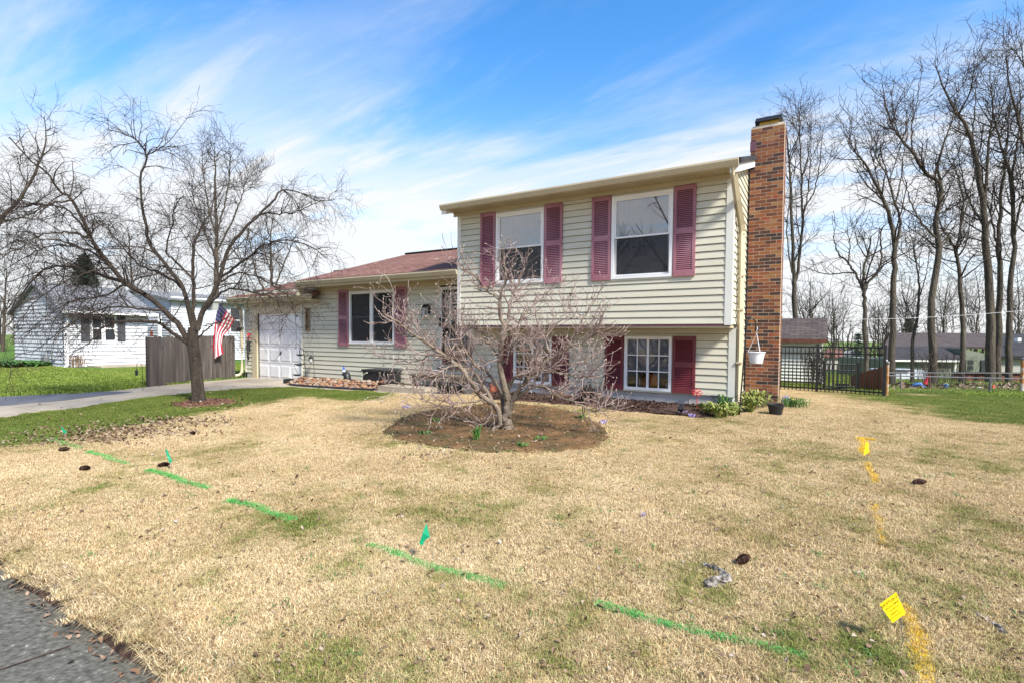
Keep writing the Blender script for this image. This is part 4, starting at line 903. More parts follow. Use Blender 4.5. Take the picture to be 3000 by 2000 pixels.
# background trees on the left and behind the garage
L_TREES = [
 ('round crowned bare tree far behind the ornamental tree', (634, 1040), 34, [([(634, 1040), (634, 900), (634, 760), (634, 690), (632, 600), (630, 500), (628, 420)], .26, .03), ([(634, 760), (600, 680), (570, 590), (560, 510)], .12, .02), ([(634, 740), (680, 650), (710, 570), (725, 510)], .12, .02), ([(634, 700), (610, 600), (595, 500), (590, 430)], .1, .02), ([(634, 690), (660, 590), (675, 490), (670, 420)], .1, .02), ([(634, 800), (560, 720), (510, 640)], .08, .02), ([(634, 790), (700, 720), (760, 650)], .08, .02)], 1.5, 1.3),
 ('multi-stemmed bare tree behind the garage roof', (795, 1030), 30, [([(795, 1030), (796, 900), (795, 800), (792, 700), (800, 640)], .17, .03), ([(790, 880), (750, 800), (735, 720), (720, 660)], .12, .02), ([(797, 870), (825, 790), (850, 730), (870, 680)], .10, .02), ([(795, 800), (770, 720), (760, 650)], .07, .015)], 1.3, 1.0),
 ('pale bare tree leaning in from the left edge', (-70, 1060), 26, [([(-70, 1060), (-55, 850), (-20, 690), (20, 625), (58, 585), (111, 487), (134, 411), (130, 340)], .2, .02), ([(0, 650), (60, 640), (130, 640), (200, 600)], .08, .015), ([(58, 585), (90, 600), (150, 560), (210, 480)], .06, .012), ([(-40, 760), (20, 720), (60, 700)], .06, .012)], 1.2, 1.0),
 ('thin bare tree above the white neighbour roof', (388, 1040), 36, [([(388, 1040), (388, 900), (386, 820), (380, 740), (375, 670)], .16, .03), ([(387, 850), (360, 780), (345, 720)], .07, .02), ([(387, 840), (415, 770), (430, 700)], .07, .02)], 1.3, 1.1),
 ('reddish bare tree at the far left behind the neighbour house', (8, 1040), 44, [([(8, 1040), (12, 930), (15, 860), (20, 790)], .2, .04), ([(12, 930), (-20, 860), (-30, 800)], .1, .03), ([(12, 920), (50, 860), (70, 800)], .1, .03), ([(14, 960), (70, 900), (110, 850)], .09, .03)], 1.2, 1.5),
]
for k, (lab, (bx, by), d, tr, dn, ls) in enumerate(L_TREES): tall_tree(lab, gz_at(bx, by, d), tr, .2, 200+k, dens=dn, group='bare trees behind the left houses', lens=ls)
# low background scrub trees on the right horizon, one per clump
for k, (bx, d, h, lab) in enumerate([(2440, 45, 5.2, 'hazy grey thicket tree behind the shed'), (2380, 38, 5.6, 'wispy many-stemmed shrub right of the shed ridge'), (2650, 48, 7, 'distant bare tree seen between the slim trunks'), (2770, 52, 8, 'distant bare tree left of the sage house gable'), (2860, 55, 9, 'distant bare tree above the sage house roof'), (2980, 50, 9, 'distant bare tree above the dark roof at the right'), (2580, 55, 6, 'low distant bare tree above the far white house'), (850, 45, 4.5, 'low bare tree peeping over the garage roof'), (480, 50, 9, 'distant bare tree above the neighbour roof ridge'), (250, 55, 9, 'distant bare tree behind the conifer on the left'), (700, 55, 8, 'distant bare tree behind the wooden fence')]):
    b = gz_at(bx, 1080, d); r = np.random.default_rng(300+k); p0 = np.array(proj_px(b)) if False else None
    top = 1035-h*F_PX/d
    trs = [([(bx, 1085), (bx+r.uniform(-8, 8), 1035-h*.3*F_PX/d), (bx+r.uniform(-12, 12), 1035-h*.6*F_PX/d), (bx+r.uniform(-15, 15), top)], .13, .03)]
    for q in range(6): trs.append(([(bx, 1060-q*12*30/d), (bx+r.uniform(-45, 45)*30/d, 1035-h*.4*F_PX/d), (bx+r.uniform(-95, 95)*30/d*h/6, top+r.uniform(0, 60)*30/d)], .07, .02))
    tall_tree(lab, b, trs, .1, 320+k, dens=.75, group='distant bare trees', lens=1.5, drift=2.)

# far-off wood that closes the horizon, read as one grey-brown mass
def tree_line(name, label, px0, px1, d0, d1, n, h, seed):
    r = np.random.default_rng(seed); px = r.uniform(px0, px1, n); dd = r.uniform(d0, d1, n); B = np.array([gz_at(a, 1060, b) for a, b in zip(px, dd)]); hh = h*(.55+.6*r.random(n))
    s = np.linspace(0, 1, 6); P = B[:, None]+np.stack([np.zeros((n, 6)), np.zeros((n, 6)), s[None]*hh[:, None]], -1); P[:, 1:] += r.normal(0, .12, (n, 5, 3)); P[:, :, 0] += r.normal(0, .5, (n, 1))*s**2
    G0 = (P, np.broadcast_to(np.linspace(.11, .03, 6), (n, 6)).copy(), 4); G1 = spawn(r, P, G0[1], 1.5, .12, 1, (25, 60), (.8, 2.8), 5, .045, 3, (0, 0, .12), .15, .022); G2 = spawn(r, G1[0], G1[1], 1.6, .2, 1, (25, 65), (.4, 1.5), 2, .03, 3, (0, 0, .1), .2, .016)
    stuff(tubes_obj(name, [G0, G1, G2], twig_m), label, 'trees')
tree_line('distant_wood', 'far grey-brown bare wood on the right horizon', 2250, 3500, 62, 85, 120, 6.5, 61)
tree_line('distant_wood', 'far grey-brown bare wood on the left horizon', -700, 900, 70, 95, 120, 7.5, 62)
# ---------------------------------------------- conifers
def conifer(label, base, h, wid, seed, group='conifers'):
    rs = np.random.default_rng(seed); t = thing('conifer', label, 'tree', base, group=group)
    MB().tube([(0, 0, -.1), (0, 0, h*.98)], [h*.022, h*.003], 6).build('trunk', barkdark_m, t)
    M = int(420*h/8); z = h*(.08+.9*rs.random(M)**1.25); a = rs.random(M)*6.283; ln = wid*(1-z/h)**.85*(.65+.5*rs.random(M))+.12
    Q = np.zeros((M, 5, 3)); s = np.linspace(0, 1, 5)
    Q[..., 0] = np.cos(a)[:, None]*ln[:, None]*s; Q[..., 1] = np.sin(a)[:, None]*ln[:, None]*s; Q[..., 2] = z[:, None]-ln[:, None]*.35*s+ln[:, None]*.22*s**2
    Rr = np.broadcast_to(np.array([.02, .02, .016, .012, .006])*h/8, (M, 5))
    # needle sprays: small quads along each bough
    K = 34; par = np.repeat(np.arange(M), K); u = rs.random(M*K); i = np.minimum((u*4).astype(int), 3); f = (u*4-i)[:, None]
    p = Q[par, i]*(1-f)+Q[par, i+1]*f; tan = unit(Q[par, i+1]-Q[par, i]); v = unit(rs.normal(0, 1, p.shape)+tan*.9-np.array([0, 0, .35])); sd_ = unit(np.cross(v, rs.normal(0, 1, p.shape)))
    l_ = h*.036*(.5+rs.random((M*K, 1))); w_ = l_*.13
    V = np.stack([p-sd_*w_, p+sd_*w_, p+v*l_], 1).reshape(-1, 3); lo = np.arange(len(V))
    me = np_mesh('needles', V, lo, np.arange(0, len(V), 3), np.full(len(V)//3, 3), False)
    tubes_obj('boughs', [(Q, np.array(Rr), 3)], barkdark_m, t); obj('crown', me, needle_m, t); return t
conifer('dark conifer above the white neighbour house on the left', gz_at(252, 1050, 52), 9.8, 3.0, 1)
conifer('small dark conifer beyond the black fence', gz_at(2512, 1080, 48), 3.9, 2.0, 2)
conifer('dark conifer behind the sage house roof', gz_at(2660, 1080, 60), 5.8, 2.6, 3)
conifer('dark conifer across the street reflected in the windows', (-9, -38, -.3), 9, 3, 4)
# bare trees across the street, mirrored in the upper panes
def free_tree(label, base, h, seed):
    rs = np.random.default_rng(seed); t = thing('bare_tree', label, 'tree', base, group='trees across the street')
    lim = [([(0, 0, -.1), (.1, 0, h*.3), (0, .1, h*.6), (.2, 0, h)], [h*.025, h*.004])]
    for q in range(9):
        a = rs.uniform(0, 6.28); z0 = h*rs.uniform(.22, .5); l_ = h*rs.uniform(.25, .42); lim.append(([(0, 0, z0), (math.cos(a)*l_*.45, math.sin(a)*l_*.45, z0+l_*.5), (math.cos(a)*l_*.9, math.sin(a)*l_*.9, z0+l_*1.15)], [h*.010, h*.002]))
    G0 = limb_group(lim, 20, 6); G1 = spawn(rs, G0[0], G0[1], 2.2, .25, 1, (30, 65), (.8, 2.4), 7, .03, 4, (0, 0, .1), .15, .01); G2 = spawn(rs, G1[0], G1[1], 3.2, .15, 1, (30, 70), (.3, 1.1), 4, .012, 3, (0, 0, .1), .2, .006)
    tubes_obj('trunk', [G0], barktall_m, t); tubes_obj('crown', [G1, G2], twig_m, t)
free_tree('tall bare tree across the street to the left', (-13.5, -27, -.3), 12, 41)
free_tree('bare tree across the street straight opposite', (-6.5, -31, -.3), 13, 42)

# ================================================================== GRASS
def grass_mat(name, tan_stops, green_stops):
    m, n, l, b = newmat(name); b.inputs['Roughness'].default_value = .7; b.inputs['Specular IOR Level'].default_value = .2
    g = n.new('ShaderNodeNewGeometry'); at = n.new('ShaderNodeAttribute'); at.attribute_type = 'INSTANCER'; at.attribute_name = 'green'
    rn = n.new('ShaderNodeAttribute'); rn.attribute_name = 'rnd'
    n2 = n.new('ShaderNodeTexNoise'); n2.inputs['Scale'].default_value = 2.6; n2.inputs['Detail'].default_value = 9; n2.inputs['Roughness'].default_value = .68; l.new(g.outputs['Position'], n2.inputs['Vector'])
    rt = ramp(n, tan_stops); rg = ramp(n, green_stops)
    n3 = n.new('ShaderNodeTexNoise'); n3.inputs['Scale'].default_value = 1.1; n3.inputs['Detail'].default_value = 5; l.new(g.outputs['Position'], n3.inputs['Vector'])
    va = n.new('ShaderNodeMath'); va.operation = 'MULTIPLY_ADD'; va.inputs[1].default_value = .55; l.new(n3.outputs[0], va.inputs[0])
    vb = n.new('ShaderNodeMath'); vb.operation = 'MULTIPLY_ADD'; vb.inputs[1].default_value = .85; vb.inputs[2].default_value = -.2; l.new(rn.outputs['Fac'], vb.inputs[0]); l.new(vb.outputs[0], va.inputs[2])
    l.new(va.outputs[0], rt.inputs[0]); l.new(va.outputs[0], rg.inputs[0])
    # greenness = mask + patchy noise + blade-to-blade chance
    s1 = n.new('ShaderNodeMath'); s1.operation = 'MULTIPLY_ADD'; s1.inputs[1].default_value = 1.7; s1.inputs[2].default_value = -.90; l.new(n2.outputs[0], s1.inputs[0])
    s2 = n.new('ShaderNodeMath'); s2.operation = 'ADD'; l.new(s1.outputs[0], s2.inputs[0]); l.new(at.outputs['Fac'], s2.inputs[1])
    s3 = n.new('ShaderNodeMath'); s3.operation = 'MULTIPLY_ADD'; s3.inputs[1].default_value = .5; l.new(rn.outputs['Fac'], s3.inputs[0]); l.new(s2.outputs[0], s3.inputs[2])
    mr = n.new('ShaderNodeMapRange'); mr.inputs['From Min'].default_value = .38; mr.inputs['From Max'].default_value = .72; l.new(s3.outputs[0], mr.inputs[0])
    mx = n.new('ShaderNodeMix'); mx.data_type = 'RGBA'; l.new(mr.outputs[0], mx.inputs[0]); l.new(rt.outputs[0], mx.inputs[6]); l.new(rg.outputs[0], mx.inputs[7]); l.new(mx.outputs[2], b.inputs['Base Color'])
    o = n['Material Output']; tl = n.new('ShaderNodeBsdfTranslucent'); l.new(mx.outputs[2], tl.inputs[0]); ms = n.new('ShaderNodeMixShader'); ms.inputs[0].default_value = .15
    l.new(b.outputs[0], ms.inputs[1]); l.new(tl.outputs[0], ms.inputs[2]); l.new(ms.outputs[0], o.inputs[0])
    return m
grass_m = grass_mat('grass_blades', [(.1, (.31, .205, .095)), (.35, (.53, .385, .20)), (.6, (.68, .525, .30)), (.85, (.83, .70, .47))], [(.1, (.055, .085, .013)), (.4, (.105, .155, .024)), (.7, (.19, .24, .045)), (.95, (.33, .34, .10))])
grass2_m = grass_mat('lush_grass_blades', [(.1, (.31, .205, .095)), (.35, (.53, .385, .20)), (.6, (.68, .525, .30)), (.85, (.83, .70, .47))], [(.1, (.085, .13, .016)), (.4, (.15, .22, .03)), (.7, (.24, .31, .05)), (.95, (.40, .42, .13))])
def blades(rs, M, x, y, hgt, wid, lean, z0=None, bend=1.0, az=None):
    """M grass blades: quad + tip triangle each; returns V, loops, starts, totals, rnd per vertex"""
    a = rs.random(M)*6.283 if az is None else az; h = hgt*(.45+.9*rs.random(M)); ln = lean*(.25+1.1*rs.random(M)); w_ = wid*(.6+.8*rs.random(M))
    d = np.stack([np.cos(a), np.sin(a), np.zeros(M)], 1); s = np.stack([-np.sin(a), np.cos(a), np.zeros(M)], 1)
    tw = rs.uniform(-1.2, 1.2, M); s = s*np.cos(tw)[:, None]+d*np.sin(tw)[:, None]
    p = np.stack([x, y, np.zeros(M) if z0 is None else z0], 1)
    up = np.array([0, 0, 1.]); c1_ = p+d*(h*ln*.35)[:, None]+up*(h*.62)[:, None]; c2_ = p+d*(h*ln)[:, None]+up*(h*np.clip(1.05-.35*ln*bend, .12, 1))[:, None]
    V = np.stack([p-s*w_[:, None]*.5, p+s*w_[:, None]*.5, c1_+s*w_[:, None]*.42, c1_-s*w_[:, None]*.42, c2_], 1).reshape(-1, 3)
    o = np.arange(M)[:, None]*5; lo = np.concatenate([o+np.array([0, 1, 2, 3]), o+np.array([3, 2, 4])], 1).ravel()
    st_ = (np.arange(M)[:, None]*7+np.array([0, 4])).ravel(); to = np.tile([4, 3], M); r = np.repeat(rs.random(M), 5)
    return V, lo, st_, to, r
def blade_mesh(name, parts, m):
    V, lo, st_, to, r, ov, ol = [], [], [], [], [], 0, 0
    for a, b, c, d, e in parts:
        V.append(a); lo.append(b+ov); st_.append(c+ol); to.append(d); r.append(e); ov += len(a); ol += len(b)
    me = np_mesh(name, np.concatenate(V), np.concatenate(lo), np.concatenate(st_), np.concatenate(to), False)
    at = me.attributes.new('rnd', 'FLOAT', 'POINT'); at.data.foreach_set('value', np.concatenate(r).astype(np.float32)); me.materials.append(m); return me
TILE = .30
def tile(seed, n, hgt, wid, lean, gm_=None):
    rs = np.random.default_rng(seed); M = n
    # blades gather in small tufts
    tx, ty = rs.uniform(-TILE*.56, TILE*.56, M//6), rs.uniform(-TILE*.56, TILE*.56, M//6); k = rs.integers(0, M//6, M)
    return blade_mesh('grass_tile', [blades(rs, M, tx[k]+rs.normal(0, .012, M), ty[k]+rs.normal(0, .012, M), hgt, wid, lean)], gm_ or grass_m)
tiles = [obj_unlinked for obj_unlinked in [bpy.data.objects.new('grass_tile', tile(50+k, 2300, .025, .0027, 1.1)) for k in range(5)]]
tiles_far = [bpy.data.objects.new('grass_tile', tile(60+k, 620, .038, .0070, .9, grass2_m)) for k in range(3)]
def gn_scatter(name, pts, rotz, scl, green, idx, tl):
    me = bpy.data.meshes.new(name); me.vertices.add(len(pts)); me.vertices.foreach_set('co', np.ascontiguousarray(pts, np.float32).ravel())
    for nm, ty, arr in (('rotz', 'FLOAT', rotz), ('scl', 'FLOAT', scl), ('green', 'FLOAT', green)):
        at = me.attributes.new(nm, ty, 'POINT'); at.data.foreach_set('value', np.asarray(arr, np.float32))
    at = me.attributes.new('pick', 'INT', 'POINT'); at.data.foreach_set('value', np.asarray(idx, np.int32))
    o = bpy.data.objects.new(name, me); COL.objects.link(o)
    ng = bpy.data.node_groups.new(name, 'GeometryNodeTree'); ng.interface.new_socket('Geometry', in_out='INPUT', socket_type='NodeSocketGeometry'); ng.interface.new_socket('Geometry', in_out='OUTPUT', socket_type='NodeSocketGeometry')
    gi = ng.nodes.new('NodeGroupInput'); go = ng.nodes.new('NodeGroupOutput'); jn = ng.nodes.new('GeometryNodeJoinGeometry')
    def attr(nm, ty):
        a = ng.nodes.new('GeometryNodeInputNamedAttribute'); a.data_type = ty; a.inputs['Name'].default_value = nm; return a.outputs['Attribute']
    for k, t in enumerate(tl):
        oi = ng.nodes.new('GeometryNodeObjectInfo'); oi.inputs['Object'].default_value = t; oi.inputs['As Instance'].default_value = True
        ip = ng.nodes.new('GeometryNodeInstanceOnPoints'); cmp_ = ng.nodes.new('FunctionNodeCompare'); cmp_.data_type = 'INT'; cmp_.operation = 'EQUAL'
        ng.links.new(attr('pick', 'INT'), cmp_.inputs[2]); cmp_.inputs[3].default_value = k
        cb = ng.nodes.new('ShaderNodeCombineXYZ'); ng.links.new(attr('rotz', 'FLOAT'), cb.inputs[2])
        er = ng.nodes.new('FunctionNodeEulerToRotation'); ng.links.new(cb.outputs[0], er.inputs[0])
        ng.links.new(gi.outputs[0], ip.inputs['Points']); ng.links.new(cmp_.outputs[0], ip.inputs['Selection']); ng.links.new(oi.outputs['Geometry'], ip.inputs['Instance'])
        ng.links.new(er.outputs[0], ip.inputs['Rotation']); ng.links.new(attr('scl', 'FLOAT'), ip.inputs['Scale']); ng.links.new(ip.outputs[0], jn.inputs[0])
    ng.links.new(jn.outputs[0], go.inputs[0]); md = o.modifiers.new('scatter', 'NODES'); md.node_group = ng
    return o
def blocked(x, y, grow=.0):
    b = poly_in(x, y, DRIVE) | poly_in(x, y, WALK) | poly_in(x, y, ROCKS) | poly_in(x+np.sin(x*9+y*7)*.12, y+np.sin(x*8-y*11)*.10, SOIL) | poly_in(x, y, BED)
    b |= (x > -15.1) & (x < -.0) & (y > -.05) & (y < 7.5)                         # house
    b |= (x > 0) & (x < .7) & (y > 1.2) & (y < 1.7)
    b |= (x > -15.1) & (x < -6.0) & (y > -.66) & (y < 0)
    b |= (np.hypot((x-TREE1[0]-.2)/.75, (y-TREE1[1])/.5) < .9)
    return b
rs = np.random.default_rng(5)
gx, gy = np.meshgrid(np.arange(-13, 12.5, .215), np.arange(ROAD_Y+.12, 7.5, .215)); gx = gx.ravel()+rs.uniform(-.08, .08, gx.size); gy = gy.ravel()+rs.uniform(-.08, .08, gy.size)
vis = np.ones(gx.size, bool)
v_ = np.stack([gx, gy, ground(gx, gy)], 1)-CAM; zz = v_@FW; uu = 1500+PPX+F_PX*(v_@RT)/np.maximum(zz, .01); vis = (zz > -.5) & (zz < 19) & (((uu > -1200) & (uu < 5200)) | (zz < 3.2))
bl = np.zeros(gx.size, bool)
for dx, dy in ((0, 0), (.1, 0), (-.1, 0), (0, .1), (0, -.1)): bl |= blocked(gx+dx, gy+dy)
k = vis & ~bl & (gx > -14.3) & (gy > ROAD_Y+.11); gx, gy = gx[k], gy[k]
gm = green_mask(gx, gy)
o = gn_scatter('lawn_grass', np.stack([gx, gy, ground(gx, gy)-.003], 1), rs.random(len(gx))*6.283, .85+.3*rs.random(len(gx))+.35*gm, gm, rs.integers(0, 5, len(gx)), tiles)
stuff(o, 'dormant tan lawn with green patches in front of the house', 'grass')
gx, gy = np.meshgrid(np.arange(-48, 20, .42), np.arange(-9, 27, .42)); gx = gx.ravel()+rs.uniform(-.15, .15, gx.size); gy = gy.ravel()+rs.uniform(-.15, .15, gy.size)
v_ = np.stack([gx, gy, ground(gx, gy)], 1)-CAM; zz = v_@FW; uu = 1500+PPX+F_PX*(v_@RT)/np.maximum(zz, .01)
near = (gx > -12.9) & (gx < 12.3) & (gy < 7.4) & (zz < 18.8)
bl = blocked(gx, gy) | blocked(gx+.2, gy) | blocked(gx-.2, gy) | near
k = (gy > ROAD_Y+.2) & (zz > 1) & (zz < 46) & (uu > -500) & (uu < 3500) & ~bl & ~((gx < -25.2) & (gy > -.7)) & ~poly_in(gx, gy, ASPH) & ~poly_in(gx+.2, gy+.1, ASPH) & ~poly_in(gx-.2, gy-.1, ASPH); gx, gy = gx[k], gy[k]; gm = green_mask(gx, gy)
o = gn_scatter('far_grass', np.stack([gx, gy, ground(gx, gy)-.004], 1), rs.random(len(gx))*6.283, 1.5+.4*rs.random(len(gx)), gm, rs.integers(0, 3, len(gx)), tiles_far)
stuff(o, 'green lawns beyond the driveway and behind the fences', 'grass')
# shaggy turf edge hanging over the street
M = 60000; x = rs.uniform(-16, 4, M); y = ROAD_Y+rs.uniform(-.012, .18, M)+.02*np.sin(x*7); zb = ground(x, y)-.05+np.clip((y-ROAD_Y)/.12, 0, 1)*.045
me = blade_mesh('turf_edge', [blades(rs, M, x, y, .050, .0029, 1.25, zb, 1.5, rs.normal(-1.57, .75, M))], grass_m)
stuff(obj('turf_edge', me), 'shaggy tan turf edge hanging over the street', 'grass')
bk = MB(); xr = np.linspace(-20, 6, 80); V = [(x, ROAD_Y+.03+.012*math.sin(x*9), float(ground(x, ROAD_Y))-.012) for x in xr]+[(x, ROAD_Y-.01+.015*math.sin(x*5), float(ground(x, ROAD_Y))-.12) for x in xr]
bk.add(V, [(80+i, 81+i, i+1, i) for i in range(79)]); structure(bk.build('turf_bank', mulch_m))
# green sprigs and broad weeds in the tan lawn
parts = []
for kx in range(150):
    px, py = rs.uniform(-100, 3100), rs.choice([rs.uniform(1330, 2000), rs.uniform(1200, 1500)]); p = on_ground(px, py)
    if blocked(np.array([p[0]]), np.array([p[1]]))[0]: continue
    M = rs.integers(8, 26); parts.append(blades(rs, M, p[0]+rs.normal(0, .03, M), p[1]+rs.normal(0, .03, M), .034, .006, 1.2, np.full(M, p[2])))
stuff(obj('lawn_weeds', blade_mesh('lawn_weeds', parts, green_m)), 'small green weeds dotted over the tan lawn', 'weeds')
# fallen leaves
def litter(name, rs, X, Y, size, m, label, cat, dz=0.):
    """curled dry leaves: two halves folded along the midrib"""
    M = len(X); Z = ground(X, Y)+.016+.014*rs.random(M)+dz; a = rs.random(M)*6.283; s = size*(.4+1.2*rs.random(M)); t = rs.normal(0, .4, (M, 2)); wd = .22+.22*rs.random(M); cu = rs.normal(.18, .2, M); out = []
    for u, v, c in ((-.55, 0, 0), (-.15, -1, 1), (.25, -.8, 1.2), (.6, 0, .5), (.25, .8, 1.2), (-.15, 1, 1)):
        v = v*wd*(1+.3*rs.normal(0, 1, M)); dx = s*(u*np.cos(a)-v*np.sin(a)); dy = s*(u*np.sin(a)+v*np.cos(a)); out.append(np.stack([X+dx, Y+dy, Z+dx*t[:, 0]+dy*t[:, 1]+c*cu*s], 1))
    V = np.stack(out, 1).reshape(-1, 3); lo = (np.arange(M)[:, None]*6+np.array([0, 1, 2, 3, 3, 4, 5, 0])).ravel()
    return stuff(obj(name, np_mesh(name, V, lo, np.arange(0, len(lo), 4), np.full(len(lo)//4, 4), False), m), label, cat)
LX, LY = [], []
for px, py, sx_, sy_, n in [(350, 1262, 120, 10, 1100), (520, 1235, 90, 8, 600), (120, 1290, 130, 13, 420), (250, 1285, 80, 10, 500), (620, 1190, 70, 10, 160), (300, 1240, 200, 22, 130), (1200, 1300, 60, 10, 60), (1300, 1330, 60, 8, 50), (700, 1150, 150, 15, 60), (1500, 1285, 170, 30, 120)]:
    for q in range(n):
        p = on_ground(px+rs.normal(0, sx_), min(1990, max(1125, py+rs.normal(0, sy_)))); LX.append(p[0]); LY.append(p[1])
for q in range(1500):
    p = on_ground(rs.uniform(-100, 3100), 1230+770*rs.random()**.9); LX.append(p[0]); LY.append(p[1])
LX, LY = np.array(LX), np.array(LY); k = (LY > ROAD_Y+.05) & ~((LX > -12) & (LX < 0) & (LY > -.7)); LX, LY = LX[k], LY[k]
LD = (np.stack([LX, LY, ground(LX, LY)], 1)-CAM)@FW; litter('fallen_leaves', rs, LX, LY, np.interp(LD, [1.5, 4, 8, 12], [.014, .022, .032, .040]), litter_m, 'dry fallen leaves scattered on the lawn', 'leaves')
M = 700; x = rs.uniform(-12, 1, M); y = ROAD_Y-.02-np.abs(rs.normal(0, .05, M)); litter('gutter_leaves', rs, x, y, .020, MATS['dead_leaf'], 'brown leaves caught under the turf edge', 'leaves', -.110)

# ================================================================== THINGS IN THE YARD
rs = np.random.default_rng(77)
def to_px(p):
    v = np.asarray(p)-CAM; z = v@FW; return 1500+PPX+F_PX*(v@RT)/z, 1000+PPY-F_PX*(v@UP)/z
# ---------------------------------------------- sprayed marks on the grass
def paint(label, pts, width, m, seed, taper=True, group=None, n_per=34000):
    r = np.random.default_rng(seed); P = np.array([on_ground(*p)[:2] for p in pts]); seg = np.linalg.norm(np.diff(P, axis=0), axis=1); width *= .8; near = 1 if depth(on_ground(*pts[0])) > 4.5 else .72; n_per /= near**2; M = int(n_per*seg.sum()*width*1.5)+120
    t = r.random(M); t = t**1.35 if taper else t; s = t*seg.sum(); i = np.minimum(np.searchsorted(np.cumsum(seg), s), len(seg)-1); f = ((s-np.concatenate([[0], np.cumsum(seg)])[i])/seg[i])[:, None]
    c = P[i]*(1-f)+P[i+1]*f; d = (P[i+1]-P[i])/seg[i][:, None]; q = np.stack([-d[:, 1], d[:, 0]], 1)
    c = c+q*(r.normal(0, width*.30, M)+.012*np.sin(s*9+seed))[:, None]
    M_ = M; V = blades(r, M, c[:, 0], c[:, 1], .033*near, .0030*near, 1.1, ground(c[:, 0], c[:, 1])-.002)
    o = obj('paint_mark', blade_mesh('paint_mark', [V], m)); return tag(o, label, 'paint mark', group)
gpaint_m = mat('green_marking_paint', [(.3, (.04, .30, .045)), (.7, (.14, .46, .11))], 30, .6); ypaint_m = mat('yellow_marking_paint', [(.3, (.62, .36, .01)), (.7, (.85, .58, .03))], 30, .6)
GP = 'green utility paint dashes'
paint('faint green paint dash in the green grass at the left edge', [(23, 1253), (65, 1265)], .10, gpaint_m, 1, group=GP, n_per=7000)
paint('green paint dash just below the farthest green flag', [(142, 1284), (180, 1297), (235, 1316)], .10, gpaint_m, 2, group=GP, n_per=13000)
paint('green paint dash between the farthest and the middle green flag', [(262, 1324), (310, 1340), (370, 1361)], .09, gpaint_m, 3, group=GP, n_per=15000)
paint('green paint dash just below the middle green flag', [(438, 1379), (520, 1405), (605, 1434)], .09, gpaint_m, 4, group=GP)
paint('green paint dash ending in a green grass clump', [(675, 1467), (760, 1492), (861, 1527)], .09, gpaint_m, 5, group=GP)
paint('bright green paint dash under the nearest green flag', [(1084, 1597), (1200, 1640), (1330, 1680), (1479, 1720)], .075, gpaint_m, 6, group=GP)
paint('long green paint dash nearest the camera', [(1748, 1773), (1900, 1815), (2100, 1865), (2372, 1928)], .065, gpaint_m, 7, group=GP)
YP = 'yellow utility paint marks'
paint('yellow paint T mark behind the far yellow flag', [(2505, 1284), (2562, 1290), (2530, 1288), (2534, 1335)], .10, ypaint_m, 8, False, YP)
paint('faint yellow paint dash in front of the far yellow flag', [(2541, 1358), (2553, 1385), (2566, 1415)], .08, ypaint_m, 9, True, YP, 10000)
paint('narrow yellow paint dash in the middle of the right lawn', [(2564, 1480), (2574, 1540), (2592, 1595)], .07, ypaint_m, 10, True, YP, 15000)
paint('thick yellow paint stripe beside the near caution flag', [(2655, 1775), (2675, 1850), (2700, 1930), (2735, 2040)], .075, ypaint_m, 11, False, YP)
# ---------------------------------------------- utility flags
def yard_flag(label, base_px, top_px, quad, m, group, name='marker_flag', curl=.0):
    b = on_ground(*base_px); d = depth(b); t = thing(name, label, 'flag', b, group=group, world_parts=True)
    top = at_depth(*top_px, d); MB().tube([b-(0, 0, .05), (b+top)/2+(.004, 0, 0), top], [.0016]*3, 5).build('wire', steel_m, t)
    P = [at_depth(x, y, d-.004-curl*k) for k, (x, y) in enumerate(quad)]; n = len(P); mb = MB(); off = FW*.0006
    mb.add(P+[p+off for p in P], [tuple(range(n)), tuple(range(n, 2*n))[::-1]]+[(i, (i+1) % n, n+(i+1) % n, n+i) for i in range(n)]); mb.build('flag_sheet', m, t); return t, d
FG = 'green utility flags'; FY = 'yellow utility flags'
yard_flag('folded green marker flag nearest the camera', (1273, 1643), (1249, 1530), [(1249, 1531), (1260, 1571), (1246, 1580), (1237, 1597), (1228, 1590), (1238, 1560)], gflag_m, FG, curl=.004)
yard_flag('rolled green marker flag above the middle of the dashed line', (508, 1376), (486, 1314), [(483, 1315), (489, 1315), (505, 1350), (497, 1356), (490, 1338)], gflag_m, FG, curl=.004)
yard_flag('green marker flag in the leaf strewn green grass at left', (200, 1287), (178, 1245), [(178, 1246), (184, 1252), (198, 1265), (186, 1268)], gflag_m, FG, curl=.004)
yard_flag('small yellow marker flag beside the painted T', (2539, 1353), (2541, 1292), [(2537, 1294), (2543, 1292), (2547, 1321), (2530, 1334)], yflag_m, FY, curl=.004)
t, d = yard_flag('yellow caution flag near the camera, its print seen from behind', (2648, 1892), (2626, 1734), [(2577, 1769), (2625, 1733), (2654, 1795), (2615, 1824)], yflag_m, FY)
tl, tr_, br_q, bl_q = [at_depth(x, y, d-.0048) for x, y in [(2577, 1769), (2625, 1733), (2654, 1795), (2615, 1824)]]
ux = (tl-tr_); W_ = np.linalg.norm(ux); ux /= W_; uy = (tr_-br_q); H_ = np.linalg.norm(uy); uy -= ux*(uy@ux); uy /= np.linalg.norm(uy); un = np.cross(ux, uy)
for s_, v_, sz, uo in (('CAUTION', .17, .205, .5), ('BURIED GAS LINE', .36, .10, .46), ('317-924-3311', .52, .10, .45), ('CITIZENS', .68, .105, .48), ('CALL BEFORE YOU DIG', .82, .065, .5)):
    me = text_mesh(s_, sz*W_, .0001); o = obj('print', me, ink_m, t); p = tr_+(tl-tr_)*uo+(br_q-tr_)*v_
    o.matrix_parent_inverse = Matrix.Translation(-t.location); Mx = Matrix(((ux[0], uy[0], un[0], p[0]), (ux[1], uy[1], un[1], p[1]), (ux[2], uy[2], un[2], p[2]), (0, 0, 0, 1))); o.matrix_basis = Mx
